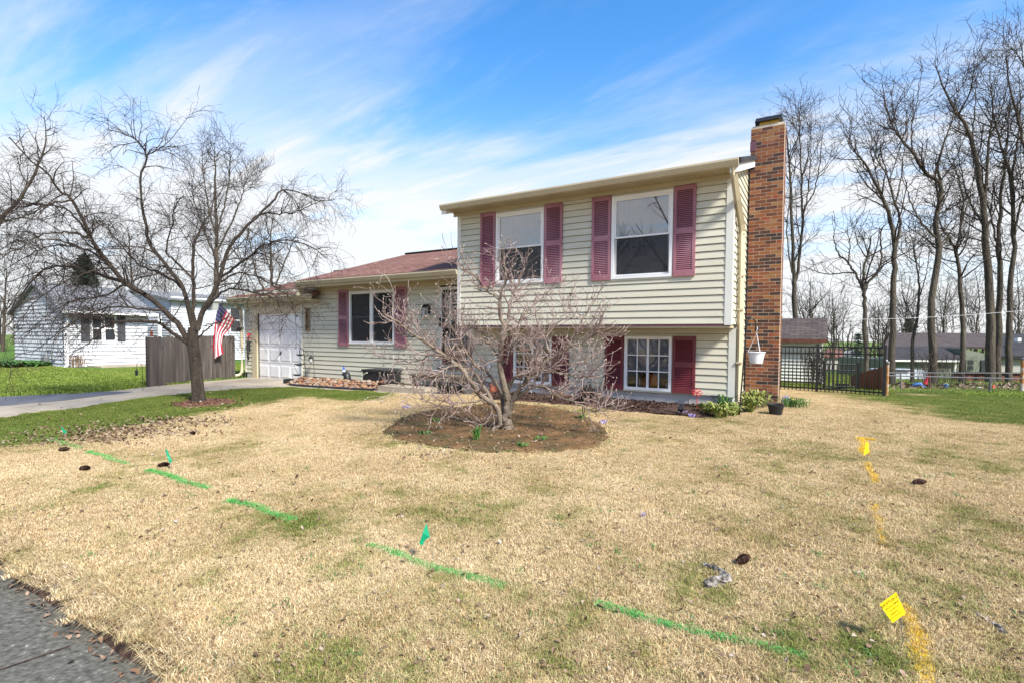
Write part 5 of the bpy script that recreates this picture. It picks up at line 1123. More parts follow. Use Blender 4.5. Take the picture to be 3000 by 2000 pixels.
# ---------------------------------------------- pine cones, bark, sticks
def cone_mesh(seed):
    r = random.Random(seed); mb = MB(); L_ = .095; n = 76
    mb.lathe([(.004, 0), (.016, .02), (.018, .05), (.010, .095), (.002, .108)], 8)
    for k in range(n):
        f = k/n; z = .004+f*.102; a = k*2.39996; R0 = .013*(math.sin(math.pi*min(1, f*.85+.12))+.2); R1 = R0+.013*math.sin(math.pi*min(1, f*.8+.18))*r.uniform(.8, 1.15)
        c, s = math.cos(a), math.sin(a); wv = .010; zt = z+.006+.010*f
        mb.add([(R0*c+wv*.5*s, R0*s-wv*.5*c, z), (R0*c-wv*.5*s, R0*s+wv*.5*c, z), (R1*c-wv*s, R1*s+wv*c, zt), (R1*c+wv*s, R1*s-wv*c, zt), ((R1+.003)*c, (R1+.003)*s, zt+.007)], [(0, 1, 2, 3), (3, 2, 4), (0, 3, 4, 2, 1)])
    me = mb.mesh('pine_cone'); me.materials.append(cone_m); return me
cm = cone_mesh(1)
for px, py, rz, lab in [(2158, 1660, .3, 'dark pine cone right of the curled bark piece'), (2672, 1421, 1.2, 'lone dark pine cone on the right lawn'), (170, 1324, .5, 'pine cone left of the green paint dashes'), (232, 1380, 1.9, 'pine cone lower left of the middle green flag'), (461, 1371, 2.6, 'pine cone touching the start of a green dash'), (557, 1274, .9, 'brown pine cone on the tan lawn left of the tree')]:
    p = on_ground(px, py); o = obj('pine_cone', cm, None, None, p+(0, 0, .033), (math.pi/2*.93, .2, 2.1+.5*math.sin(rz*5))); tag(o, lab, 'pine cone', 'fallen pine cones')
def bark_piece(label, pts, rad, m, name='bark_piece', cat='bark'):
    P = np.array([on_ground(*p) for p in pts]); P[:, 2] += rad*.9; Q = resample(P, 16, np.random.default_rng(3), rad*.18); r = np.random.default_rng(8); mb = MB()
    mb.tube(Q, np.interp(np.linspace(0, 1, 16), [0, .15, .5, .85, 1], [.5, 1, .85, 1, .4])*rad*(1+.2*r.normal(0, 1, 16)), 9); mb.V = [tuple(np.array(v)+r.normal(0, rad*.22, 3)) for v in mb.V]; return tag(mb.build(name, m, smooth=False), label, cat)
bark_piece('curled pale grey bark piece lying on the tan lawn', [(2064, 1664), (2100, 1674), (2122, 1692), (2122, 1706), (2090, 1718), (2072, 1728)], .026, barkchip_m)
bark_piece('pale mottled stick near the lower right corner', [(2858, 1800), (2890, 1822), (2930, 1848), (2945, 1862)], .014, barkchip_m, 'stick', 'stick')
bark_piece('dark stick at the right edge of the lawn', [(2960, 1792), (2985, 1800), (3020, 1812)], .012, barkdark_m, 'stick', 'stick')
bark_piece('thin brown stick lying on the soil ring', [(1352, 1264), (1400, 1256), (1440, 1250)], .010, bark_m, 'stick', 'stick')
# ---------------------------------------------- shepherd hook with white hanging pot
b = on_ground(2165, 1216); dh = depth(b); t = thing('shepherd_hook', 'black curved shepherd hook beside the brick chimney', 'hook', b, world_parts=True)
pole = [at_depth(x, y, dh) for x, y in [(2165, 1219), (2172, 1140), (2180, 1040), (2187, 955), (2191, 941), (2198, 934), (2206, 934), (2212, 941), (2214, 952), (2213, 966), (2217, 971), (2222, 966), (2222, 957)]]
MB().tube(resample(pole, 50), [.0125]*50, 7).build('pole', black_m, t, smooth=True)
hp = at_depth(2215, 1063, dh-.01); sc_p = dh/F_PX; t = thing('hanging_pot', 'white plastic hanging pot on the shepherd hook', 'pot', hp)
H_ = 33*sc_p; MB().lathe([(17*sc_p, 0), (23*sc_p, H_*.93), (25*sc_p, H_*.93), (25*sc_p, H_), (22.5*sc_p, H_), (21.5*sc_p, H_*.85)], 24).build('bowl', potw_m, t, smooth=False)
for a in (2.9, 1.2, 5.2): MB().tube([(24*sc_p*math.cos(a), 24*sc_p*math.sin(a), H_*.96), (0, 0, H_+53*sc_p), (.0, 0, H_+64*sc_p)], [.0035]*3, 5).build('strap', potw_m, t)
MB().tube([(0, 0, H_+62*sc_p), (.012, 0, H_+66*sc_p), (.004, 0, H_+72*sc_p)], [.006]*3, 6).build('hanger', potw_m, t)
b = on_ground(2272, 1214); sp = depth(b)/F_PX; t = thing('black_pot', 'empty black plastic pot on the lawn before the chimney', 'pot', b)
MB().lathe([(16*sp, -.01), (21*sp, 25*sp), (22.5*sp, 25*sp), (23*sp, 31*sp), (21.5*sp, 31*sp), (20*sp, 24*sp), (14*sp, 3*sp)], 24).build('body', blackp_m, t)
MB().lathe([(0.001, 20*sp), (19*sp, 20*sp), (19.2*sp, 20.5*sp), (.001, 21.5*sp)], 20).build('soil', mulch_m, t)
# ---------------------------------------------- bed ornaments and plants
b = on_ground(1994, 1216); sp = depth(b)/F_PX; t = thing('solar_spotlight', 'black solar spotlight on a stake in the mulch', 'light', b)
MB().tube([(0, 0, -.03), (0, 0, 20*sp)], [2*sp]*2, 8).build('stake', blackp_m, t); MB().tube([(.0, -.02, 18*sp), (0, .02, 22*sp), (.01, -.05, 26*sp)], [8*sp, 9*sp, 7*sp], 12).build('lamp_head', blackp_m, t)
q = MB().box(-11*sp, 11*sp, -7*sp, 7*sp, 0, 2*sp).build('solar_panel', panel_m, t, (-.01, 0, 38*sp), (.6, .1, -.3)); MB().tube([(0, 0, 24*sp), (-.01, 0, 38*sp)], [2*sp]*2, 6).build('bracket', blackp_m, t)
b = on_ground(2042, 1204); sp = depth(b)/F_PX; t = thing('garden_stake', 'red metal flower stake against the beige siding', 'garden stake', b)
MB().tube([(0, 0, -.03), (0, 0, 54*sp)], [.008]*2, 6).build('stem', redst_m, t)
for k in range(5):
    a = k*1.2566+.2; ln = 15*sp; pts = [(math.cos(a)*ln*f, -.01-.3*ln*abs(math.sin(a))*f, 56*sp+math.sin(a)*ln*f*.75) for f in (.15, .6, 1, .6)]
    c, s = math.cos(a), math.sin(a); w_ = 5*sp
    MB().tube([(c*ln*f-s*w_*g, -.02, 56*sp+s*ln*f*.7+c*w_*g*.7) for f, g in ((.1, 0), (.4, 1), (.8, 1), (1, 0), (.8, -1), (.4, -1), (.1, 0))], [.009]*7, 5).build('petal', redst_m, t)
b = on_ground(2090, 1200); sp = depth(b)/F_PX; t = thing('metal_flower_stake', 'small grey metal flower stake in the hosta bed', 'garden stake', b)
MB().tube([(0, 0, -.02), (-6*sp, 0, 20*sp), (-2*sp, 0, 38*sp)], [.005]*3, 6).build('stem', steel_m, t); MB().tube([(0, 0, 0), (8*sp, 0, 18*sp), (8*sp, 0, 36*sp)], [.004]*3, 6).build('stem', steel_m, t)
for x, z_ in ((-3*sp, 40*sp), (9*sp, 40*sp)): MB().lathe([(1*sp, 0), (7*sp, 2*sp), (8*sp, 5*sp), (3*sp, 4*sp)], 8, (x, 0, z_-2*sp)).build('flower_head', galv_m, t)
def clump(label, px, py, n, h, w_, m, seed, spread=.12, name='leafy_plant', cat='plant', group=None, wide=.022):
    """arching strap leaves from one crown"""
    r = np.random.default_rng(seed); b = on_ground(px, py); M = n; a = r.random(M)*6.283; ln = h*(.6+.7*r.random(M)); out = w_*(.3+.9*r.random(M)); cx = r.normal(0, spread*.35, M); cy = r.normal(0, spread*.35, M)
    s = np.linspace(0, 1, 5); X = cx[:, None]+np.cos(a)[:, None]*out[:, None]*s**1.1; Y = cy[:, None]+np.sin(a)[:, None]*out[:, None]*s**1.1; Z = ln[:, None]*np.sin(s*2.15)[None]
    ww = wide*(.6+.7*r.random(M)); prof = np.array([.35, .9, 1., .7, .05]); sx_, sy_ = -np.sin(a), np.cos(a)
    Lf = np.stack([X-sx_[:, None]*ww[:, None]*prof*.5, Y-sy_[:, None]*ww[:, None]*prof*.5, Z], -1); Rg = np.stack([X+sx_[:, None]*ww[:, None]*prof*.5, Y+sy_[:, None]*ww[:, None]*prof*.5, Z+.004], -1)
    V = np.stack([Lf, Rg], 2).reshape(-1, 3); base = (np.arange(M)*10)[:, None, None]; i = (np.arange(4)*2)[None, :, None]; q = (base+i+np.array([0, 1, 3, 2])[None, None]).reshape(-1, 4)
    t = thing(name, label, cat, b, group=group); obj('leaves', np_mesh('leaves', V, q.ravel(), np.arange(0, q.size, 4), np.full(len(q), 4)), m, t); return t
HG = 'hosta clumps at the house corner'
for k, (px, py, n, h, w_, lab) in enumerate([(2070, 1212, 60, .17, .22, 'yellowing hosta clump left of the shepherd hook, farthest left'), (2110, 1222, 80, .18, .24, 'yellowing hosta clump front middle of the bed corner'), (2145, 1216, 70, .18, .22, 'hosta clump at the foot of the shepherd hook'), (2195, 1206, 70, .24, .24, 'taller hosta clump right of the shepherd hook'), (2220, 1192, 60, .26, .2, 'leafy hosta clump against the chimney foot'), (2185, 1188, 50, .22, .2, 'hosta clump behind the downspout foot')]): clump(lab, px, py, n, h, w_, hosta_m, 400+k, group=HG, wide=.035)
clump('green strap leaved clump against the foundation', 2115, 1196, 30, .22, .2, green_m, 420, wide=.02)
clump('daffodil clump right of the brick chimney', 2322, 1192, 150, .15, .16, green_m, 421, .3, wide=.012)
t = clump('small daffodil shoots in the soil ring', 1397, 1292, 34, .17, .05, green_m, 422, .06, wide=.012)
b = on_ground(2322, 1190); t = thing('daffodil_flower', 'single yellow daffodil bloom beside the black pot', 'flower', b)
MB().tube([(0, -.05, 0), (0, -.05, .13)], [.003]*2, 5).build('stem', green_m, t); MB().lathe([(.004, 0), (.028, .008), (.03, .012), (.012, .014), (.014, .03), (.01, .03)], 8, (0, -.05, .13)).build('bloom', yel_m, t)
t = clump('blue hyacinth clump against the chimney base', 2304, 1180, 40, .12, .07, lilac_m, 423, .1, wide=.014)
for k, (px, py, lab) in enumerate([(2000, 1213, 'lilac crocus tuft under the solar spotlight'), (2028, 1222, 'lilac crocus tuft left of the hostas'), (1766, 1240, 'lilac crocus tuft right of the magnolia'), (1190, 1196, 'pale crocus tuft left of the magnolia'), (1884, 1517, 'tiny lilac flower in the open lawn')]): clump(lab, px, py, 22 if k < 4 else 5, .05, .05 if k < 4 else .02, lilac_m, 430+k, .10 if k < 4 else .03, 'crocus', 'flower', 'crocuses', .012)
for k, (px, py, lab) in enumerate([(1580, 1290, 'green weed rosette on the right of the soil ring'), (1280, 1235, 'green weed rosette at the left of the soil ring'), (1245, 1275, 'green weed rosette at the front left of the soil ring'), (1700, 1225, 'green weed rosette at the right rim of the soil ring'), (1530, 1310, 'green weed rosette at the front of the soil ring')]): clump(lab, px, py, 26, .05, .10, green_m, 440+k, .1, 'weed', 'weed', 'weeds in the soil ring', .018)
# fibrous weeds and chips over the soil and the mulch
M = 2600; P = np.array(SOIL); x = rs.uniform(P[:, 0].min(), P[:, 0].max(), M); y = rs.uniform(P[:, 1].min(), P[:, 1].max(), M); k = poly_in(x, y, SOIL); x, y = x[k], y[k]
litter('soil_crumbs', rs, x, y, .022, litter_m, 'crumbs and leaf bits over the bare soil', 'leaf litter', .02)
M = 14000; P = np.array(BED); x = rs.uniform(P[:, 0].min(), P[:, 0].max(), M); y = rs.uniform(P[:, 1].min(), P[:, 1].max(), M); k = poly_in(x, y, BED) & (x < -.2); x, y = x[k], y[k]
litter('mulch_chips', rs, x, y, .034, mulch_m, 'dark bark mulch chips in the foundation bed', 'mulch', .004)
M = 700; x = TREE1[0]+.2+rs.normal(0, .38, M); y = TREE1[1]+rs.normal(0, .26, M); litter('tree_mulch_chips', rs, x, y, .034, redmulch_m, 'brown mulch chips round the left tree', 'mulch')
# short ragged grass fringing the soil ring
Ps = np.array(SOIL+[SOIL[0]]); sg_ = np.linalg.norm(np.diff(Ps, axis=0), axis=1); cu_ = np.concatenate([[0], np.cumsum(sg_)]); M = 9000; s_ = rs.random(M)*cu_[-1]
x = np.interp(s_, cu_, Ps[:, 0])+rs.normal(0, .11, M); y = np.interp(s_, cu_, Ps[:, 1])+rs.normal(0, .11, M); tuft = np.sin(x*13+y*5)+np.sin(y*17-x*7)+rs.normal(0, .5, M) > .1; x, y = x[tuft], y[tuft]; M = len(x); half = M*2//3
stuff(obj('ring_fringe', blade_mesh('ring_fringe', [blades(rs, half, x[:half], y[:half], .032, .004, 1.1, ground(x[:half], y[:half]))], grass_m)), 'ragged tan grass round the soil ring', 'grass')
stuff(obj('ring_moss', blade_mesh('ring_moss', [blades(rs, M-half, x[half:], y[half:], .022, .005, 1.2, ground(x[half:], y[half:])+.012)], green_m)), 'short green moss and weeds round the soil ring', 'weeds')
# ---------------------------------------------- squirrel ornament
b = on_y(1441, 1150, -.30); sp = depth(b)/F_PX; b[2] = float(ground(b[0], b[1])); h0 = max(0, (on_y(1441, 1150, -.30)[2]-b[2])); t = thing('squirrel_ornament', 'terracotta squirrel ornament by the lower window shutter', 'ornament', b)
MB().lathe([(9*sp, 0), (12*sp, 4*sp), (11*sp, 12*sp), (7*sp, 19*sp), (4*sp, 21*sp)], 12, (2*sp, 0, 0)).build('body', terra_m, t, smooth=True)
MB().lathe([(1*sp, 0), (6*sp, 3*sp), (6.5*sp, 7*sp), (3*sp, 11*sp), (.5*sp, 12*sp)], 10, (-3*sp, -2*sp, 18*sp)).build('head', terra_m, t, smooth=True)
for s in (-3, 3): MB().lathe([(2*sp, 0), (1.5*sp, 3*sp), (.2*sp, 5*sp)], 6, (-3*sp+s*sp, 0, 28*sp)).build('ear', terra_m, t)
MB().tube([(8*sp, 3*sp, 2*sp), (14*sp, 4*sp, 12*sp), (11*sp, 4*sp, 24*sp), (15*sp, 4*sp, 28*sp)], [3*sp, 5*sp, 5*sp, 2*sp], 9).build('tail', terra_m, t, smooth=True)
# dryer vent on the wall
MB().lathe([(.05, 0), (.065, .02), (.06, .05), (.02, .055)], 14).build('wall_vent', white_m, house, tuple(on_y(1434, 1073, -.017)), (math.pi/2, 0, 0))
# ---------------------------------------------- rock border
rb = bpy.data.objects.new('rock_border', None); COL.objects.link(rb); structure(rb); rb.location = (-10, -.8, -.15); rb['world_parts'] = True
def rock_mesh(seed):
    r = np.random.default_rng(seed); mb = MB(); prof = [(.001, -.8), (.6, -.7), (.95, -.25), (1, .15), (.75, .6), (.35, .82), (.001, .86)]; mb.lathe(prof, 9)
    V = np.array(mb.V); V *= np.array([1, r.uniform(.7, .9), r.uniform(.6, .8)]); V += .09*np.sin(V[:, [1, 2, 0]]*3.1+r.uniform(0, 6, 3)); me = raw_mesh('stone', V, mb.F, True); me.materials.append(MATS['river_rock']); return me
m, n, l, bs = newmat('river_rock'); oi = n.new('ShaderNodeObjectInfo'); rr = ramp(n, [(0, (.17, .08, .04)), (.2, (.27, .16, .085)), (.4, (.14, .05, .022)), (.55, (.33, .25, .17)), (.7, (.22, .16, .13)), (.85, (.25, .09, .035)), (1, (.34, .29, .22))]); nz = n.new('ShaderNodeTexNoise'); nz.inputs['Scale'].default_value = 14
g_ = n.new('ShaderNodeNewGeometry'); l.new(g_.outputs['Position'], nz.inputs['Vector']); ad = n.new('ShaderNodeMath'); ad.operation = 'MULTIPLY_ADD'; ad.inputs[1].default_value = .25; l.new(nz.outputs[0], ad.inputs[0]); l.new(oi.outputs['Random'], ad.inputs[2]); sb = n.new('ShaderNodeMath'); sb.operation = 'SUBTRACT'; sb.inputs[1].default_value = .12; l.new(ad.outputs[0], sb.inputs[0]); l.new(sb.outputs[0], rr.inputs[0]); l.new(rr.outputs[0], bs.inputs['Base Color']); bs.inputs['Roughness'].default_value = .75
rm = [rock_mesh(s) for s in range(5)]; k = 0
for row, yy in enumerate((-.93, -.84, -.74, -.63)):
    x = -11.62+row*.05
    while x < -8.2:
        s = rs.uniform(.065, .10); yv = yy+rs.normal(0, .02)+.10*max(0, (-10.9-x))
        o = obj('stone', rm[k % 5], None, rb, (x, yv, float(ground(x, yv))+s*.45+row*.045), (rs.uniform(-.3, .3), rs.uniform(-.3, .3), rs.uniform(0, 6.28))); o.scale = (s, s, s*rs.uniform(.8, 1)); x += s*1.75; k += 1
for q in range(26):
    x, yv = rs.uniform(-11.4, -8.3), rs.uniform(-.85, -.66); s = rs.uniform(.05, .075); o = obj('stone', rm[q % 5], None, rb, (x, yv, float(ground(x, yv))+.13), (rs.uniform(-.4, .4), rs.uniform(-.4, .4), rs.uniform(0, 6.28))); o.scale = (s, s, s*.85)
ed = [(-11.75, -.62), (-11.35, -.99), (-10.5, -1.02), (-9.3, -.995), (-8.14, -.985)]
MB().tube(resample([(x, y, float(ground(x, y))+.03) for x, y in ed], 30), [.032]*30, 6).build('edging', blackp_m, rb)
structure(sheet('rock_bed_soil', ROCKS, mulch_m, .012))
for k, (px, py, h) in enumerate([(930, 1120, .10), (985, 1122, .12), (1040, 1124, .10), (905, 1118, .12)]): clump(('straw coloured dry tuft behind the rocks under the lantern hook', 'straw coloured dry tuft left of the black ornament', 'straw coloured dry tuft right of the black ornament', 'straw coloured dry tuft beside the plant stand')[k], px, py, 40, h, .10, litter_m, 450+k, .2, 'dry_plant', 'plant', 'dry tufts in the rock bed', .006)
# three-tier plant stand
YS = -.42
def at_y(px, py, Y=YS): return on_y(px, py, Y)
b = at_y(893, 1116); t = thing('plant_stand', 'black three-tier metal plant stand in front of the garage door edge', 'plant stand', (b[0], YS, float(ground(b[0], YS))), world_parts=True)
sp = depth(b)/F_PX
MB().tube(resample([at_y(x, y) for x, y in [(897, 1117), (894, 1070), (890, 1030), (886, 1021), (879, 1021), (878, 1030), (878, 1038)]], 30), [.010]*30, 6).build('pole', black_m, t)
MB().tube(resample([at_y(x, y) for x, y in [(872, 1092), (862, 1070), (868, 1066), (884, 1062)]], 16), [.006]*16, 6).build('brace', black_m, t); MB().tube(resample([at_y(x, y) for x, y in [(880, 1046), (890, 1060), (892, 1075)]], 10), [.006]*10, 6).build('brace', black_m, t)
for x, y, w_ in ((878, 1040, 10), (877, 1068, 13), (870, 1098, 12)):
    c = at_y(x, y); MB().lathe([(.5*w_*sp, -.02), (w_*sp, .012), (w_*sp*1.05, .018), (w_*sp*.9, .012)], 14, tuple(c)).build('tray', black_m, t)
    MB().tube([c+(w_*sp*.9*math.cos(a), w_*sp*.9*math.sin(a), .012+.03*(k_ % 2)) for k_, a in enumerate(np.linspace(0, 6.28, 19))], [.004]*19, 4).build('tray_rim', black_m, t)
MB().tube(resample([at_y(x, y) for x, y in [(897, 1116), (880, 1118), (864, 1112), (878, 1108)]], 12), [.007]*12, 6).build('foot', black_m, t)
b = at_y(858, 1120, -.62); t = thing('black_planter_box', 'low black planter box at the left end of the rock border', 'planter', (b[0], -.62, float(ground(b[0], -.62))))
q = MB(); q.box(-.28, .28, -.10, .10, 0, .02); q.box(-.29, .29, -.11, -.095, .0, .13); q.box(-.29, .29, .095, .11, 0, .13); q.box(-.29, -.275, -.095, .095, 0, .13); q.box(.275, .29, -.095, .095, 0, .13); q.build('box', blackp_m, t); MB().box(-.275, .275, -.095, .095, .08, .10).build('soil', mulch_m, t)
# lantern hook beside it
b = at_y(920, 1116, -.2); t = thing('lantern_hook', 'thin black garden hook against the siding right of the plant stand', 'hook', (b[0], -.2, float(ground(b[0], -.2))), world_parts=True)
MB().tube(resample([on_y(x, y, -.2) for x, y in [(921, 1118), (920, 1080), (917, 1036), (914, 1029), (911, 1030), (910, 1036)]], 24), [.007]*24, 6).build('pole', black_m, t)
b = on_y(911, 1064, -.2); sp = depth(b)/F_PX; t = thing('hanging_lantern', 'small caged lantern hanging from the thin garden hook', 'lantern', b)
MB().lathe([(1*sp, 0), (4*sp, 3*sp), (5.5*sp, 6*sp), (5.5*sp, 16*sp), (4*sp, 16*sp)], 10).build('cage', lampglass_m, t); MB().lathe([(8*sp, 16*sp), (7.5*sp, 18*sp), (2*sp, 20*sp), (.5*sp, 27*sp)], 10).build('cap', black_m, t)
for a in range(5): MB().tube([(5.7*sp*math.cos(a*1.2566), 5.7*sp*math.sin(a*1.2566), 5*sp), (5.7*sp*math.cos(a*1.2566), 5.7*sp*math.sin(a*1.2566), 16*sp)], [.004]*2, 4).build('bar', black_m, t)
# black ornament, blue bottle, black bin, hose
b = at_y(1017, 1119, -.3); b[2] = float(ground(b[0], -.3)); sp = depth(b)/F_PX; hh = (at_y(1017, 1088, -.3)[2]-b[2]); t = thing('garden_ornament', 'black hunched garden ornament under the blue bottle', 'ornament', b)
MB().tube([(.03, 0, -.02), (.02, 0, hh*.35), (0, 0, hh*.65), (-.03, 0, hh*.85), (-.06, -.02, hh*.97)], [.11, .105, .10, .09, .05], 12).build('body', blackp_m, t, smooth=True); MB().tube([(-.06, -.02, hh*.9), (-.13, -.05, hh*.78)], [.05, .03], 8).build('snout', blackp_m, t, smooth=True)
b = on_y(1007, 1092, -.3); sp = depth(b)/F_PX; t = thing('blue_bottle', 'small blue bottle perched on the black ornament', 'bottle', b)
MB().lathe([(4*sp, 0), (4.5*sp, 3*sp), (4.5*sp, 11*sp), (2*sp, 16*sp), (1.6*sp, 20*sp)], 12).build('glass', bluebottle_m, t, smooth=True); MB().lathe([(4.6*sp, 4*sp), (4.6*sp, 10*sp), (4.55*sp, 10*sp)], 12).build('paper_label', potw_m, t); MB().lathe([(1.7*sp, 19*sp), (1.7*sp, 22*sp), (1.5*sp, 22*sp)], 8).build('cap', blackp_m, t)
x0, x1 = on_y(1059, 1100, -.62)[0], on_y(1136, 1100, -.62)[0]; z0 = float(ground(x0, -.5)); zt = on_y(1059, 1080, -.62)[2]
t = thing('storage_box', 'black lidded storage box against the siding under the double window', 'box', ((x0+x1)/2, -.4, z0), world_parts=True)
MB().box(x0+.03, x1-.03, -.60, -.12, z0, zt-.05).build('body', blackp_m, t); MB().box(x0, x1, -.63, -.09, zt-.05, zt).build('lid', blackp_m, t)
for k in range(4): MB().box(x0+.1+k*.2, x0+.13+k*.2, -.615, -.60, z0+.03, zt-.08).build('rib', blackp_m, t)
h_ = [on_y(x, y, -.68) for x, y in [(1058, 1128), (1058, 1112), (1062, 1100), (1070, 1093), (1076, 1091)]]; tag(MB().tube(resample(h_, 20), [.016]*20, 8).build('garden_hose', hose_m, smooth=True), 'pale green hose looped at the corner of the black box', 'hose')
def pot_at(label, px, py, Y, r_, h_, m, group): 
    b = on_y(px, py, Y); b[2] = float(ground(b[0], Y)); t = thing('flower_pot', label, 'pot', b, group=group); MB().lathe([(r_*.72, 0), (r_, h_*.85), (r_*1.08, h_*.85), (r_*1.08, h_), (r_*.95, h_), (r_*.9, h_*.8)], 16).build('body', m, t); MB().lathe([(.001, h_*.8), (r_*.9, h_*.82), (.001, h_*.84)], 12).build('soil', mulch_m, t)
pot_at('black flower pot at the right end of the concrete step', 1300, 1150, -.8, .15, .24, blackp_m, 'pots by the step'); pot_at('larger black flower pot half under the landing', 1335, 1150, -.75, .18, .22, blackp_m, 'pots by the step'); pot_at('grey flower pot behind the magnolia stems', 1370, 1148, -.7, .14, .2, steel_m, 'pots by the step')
clump('dark low shrub between the lower windows', 1718, 1178, 120, .30, .22, twig_m, 470, .3, 'low_shrub', 'shrub', None, .018)
clump('dry reddish perennial in the mulch behind the magnolia', 1640, 1170, 70, .16, .2, deadleaf_m, 471, .35, 'dry_plant', 'plant', 'dry perennials in the mulch bed', .014); clump('dry brown perennial left of the lower right window', 1745, 1172, 60, .15, .2, litter_m, 472, .3, 'dry_plant', 'plant', 'dry perennials in the mulch bed', .014)
# ---------------------------------------------- garage corner: security lamp, wind chime, flag
b = on_y(709, 962, -.03); t = thing('security_light', 'black security lamp at the garage corner', 'lamp', b)
MB().box(-.05, .05, -.03, .03, -.05, .05).build('base', black_m, t)
for s in (-1, 1): MB().tube([(s*.05, -.04, 0), (s*.11, -.16, -.03)], [.035, .065], 10).build('lamp_head', black_m, t)
b = on_y(728, 975, -.06); t = thing('wind_chime', 'red and white wind chime hanging beside the garage door', 'wind chime', b)
MB().tube([(0, 0, -.02), (0, 0, -.75)], [.003]*2, 4).build('cord', black_m, t); MB().lathe([(.07, -.09), (.03, -.02), (.005, .0)], 5, (0, 0, .0)).build('star_top', red_m, t); MB().box(-.07, .07, -.012, .012, -.20, -.16).build('band', red_m, t); MB().lathe([(.075, -.30), (.075, -.275), (.06, -.27)], 12).build('disc', black_m, t)
for k in range(5): MB().tube([(.055*math.cos(k*1.257), .055*math.sin(k*1.257), -.32), (.055*math.cos(k*1.257), .055*math.sin(k*1.257), -.62-.06*k)], [.011]*2, 7).build('tube', black_m, t)
MB().box(-.05, .02, -.004, .004, -.88, -.76).build('wind_sail', black_m, t)
A0 = on_y(708, 956, -.05); tipY = -1.35; B0 = on_y(636, 884, tipY)
t = thing('flagpole', 'short angled flagpole on the garage corner', 'flagpole', A0, world_parts=True); MB().tube([A0, B0], [.014, .012], 8).build('pole', galv_m, t); MB().lathe([(.001, -.02), (.022, 0), (.001, .025)], 8, tuple(B0)).build('finial', brass_m, t)
fl = thing('american_flag', 'american flag hanging folded from the angled pole behind the tree', 'flag', B0, world_parts=True)
def pole_pt(f): return B0+(A0-B0)*f
NU, NV = 52, 26; d0 = depth(pole_pt(.3)); grid = np.zeros((NU+1, NV+1, 3))
topL, topR = (641, 890), (688, 935); e_l = [(641, 890), (633, 925), (629, 960), (624, 1005), (622, 1047)]; e_r = [(688, 935), (670, 965), (652, 985), (648, 1010), (652, 1036)]
Lc = resample([(x, y, 0) for x, y in e_l], NV+1); Rc = resample([(x, y, 0) for x, y in e_r], NV+1)
for j in range(NV+1):
    v = j/NV
    for i in range(NU+1):
        u = i/NU; p = Lc[j]*(1-u)+Rc[j]*u; fold = .05*v*math.sin(u*15+v*2)+.03*v*math.sin(u*29+1)
        py = p[1]-(10*math.sin(u*math.pi)*v*(1-v)); dd = depth(pole_pt(.05+.62*u))*(1-v)+(d0+.05)*v
        grid[i, j] = at_depth(p[0]+6*v*math.sin(u*9), py+4*v*math.sin(u*13), dd+fold)
def cloth(name, i0, i1, j0, j1, m, off=0.):
    V, Fs = [], []; nj = j1-j0+1
    for i in range(i0, i1+1):
        for j in range(j0, j1+1): V.append(grid[i, j]-FW*off)
    for i in range(i1-i0):
        for j in range(j1-j0): Fs.append((i*nj+j, (i+1)*nj+j, (i+1)*nj+j+1, i*nj+j+1))
    return obj(name, raw_mesh(name, V, Fs, True), m, fl)
for s in range(13):
    i0 = s*4; j0 = 9 if s < 6 else 0; cloth('stripe', i0, i0+4, j0, NV, red_m if s % 2 == 0 else cwhite_m)
cloth('canton', 0, 24, 0, 9, blue_m)
q = MB()
for i in range(2, 24, 4):
    for j in range(1, 9, 2):
        c = grid[i, j]-FW*.004; a1, a2 = RT*.014, UP*.014; q.add([c+a2, c+a1*.4+a2*.3, c+a1, c+a1*.4-a2*.3, c-a2, c-a1*.4-a2*.3, c-a1, c-a1*.4+a2*.3], [(0, 1, 2, 3, 4, 5, 6, 7)])
q.build('stars', cwhite_m, fl)
b = at_depth(623, 910, D1+.35); t = thing('bird_feeder', 'pale grey box feeder hanging in the tree beside the flag', 'bird feeder', b); sp = depth(b)/F_PX
MB().add([(-19*sp, -.06, 22*sp), (19*sp, -.06, 22*sp), (14*sp, -.06, 0), (-14*sp, -.06, 0), (-19*sp, .06, 22*sp), (19*sp, .06, 22*sp), (14*sp, .06, 0), (-14*sp, .06, 0)], [(0, 1, 2, 3), (7, 6, 5, 4), (0, 4, 5, 1), (1, 5, 6, 2), (2, 6, 7, 3), (3, 7, 4, 0)]).build('hopper', lampglass_m, t); MB().box(-20*sp, 20*sp, -.07, .07, 22*sp, 24*sp).build('lid', galv_m, t); MB().tube([(0, 0, 24*sp), (0, 0, 60*sp)], [.003]*2, 4).build('wire', black_m, t)
# ---------------------------------------------- wooden picket fence by the driveway
fa, fb_ = np.array([-14.47, -3.12]), np.array([-15.14, -.32]); n = 23; t = thing('wooden_fence', 'weathered grey wooden privacy fence along the driveway', 'fence', (-14.8, -1.7, -.2), world_parts=True); ft = unit(fb_-fa); fl_ = np.linalg.norm(fb_-fa); ang = math.atan2(ft[1], ft[0]); w_ = fl_/n
pk = MB(); pk.prism([(.004, 0), (w_-.004, 0), (w_-.004, 1.335), (w_-.03, 1.375), (.03, 1.375), (.004, 1.335)], 'y', -.01, .01); pk = pk.mesh('picket'); pk.materials.append(wood_m)
for k in range(n):
    p = fa+ft*w_*k; o = obj('picket', pk, None, t, (p[0], p[1], float(ground(*p))+rs.uniform(-.015, .015)-.01), (rs.normal(0, .006), rs.normal(0, .006), ang))
for z_ in (.25, 1.05):
    p, q_ = fa+ft*.02, fb_; MB().tube([(p[0]-.03, p[1], float(ground(*p))+z_), (q_[0]-.03, q_[1], float(ground(*q_))+z_)], [.03, .03], 4).build('rail', wood_m, t)
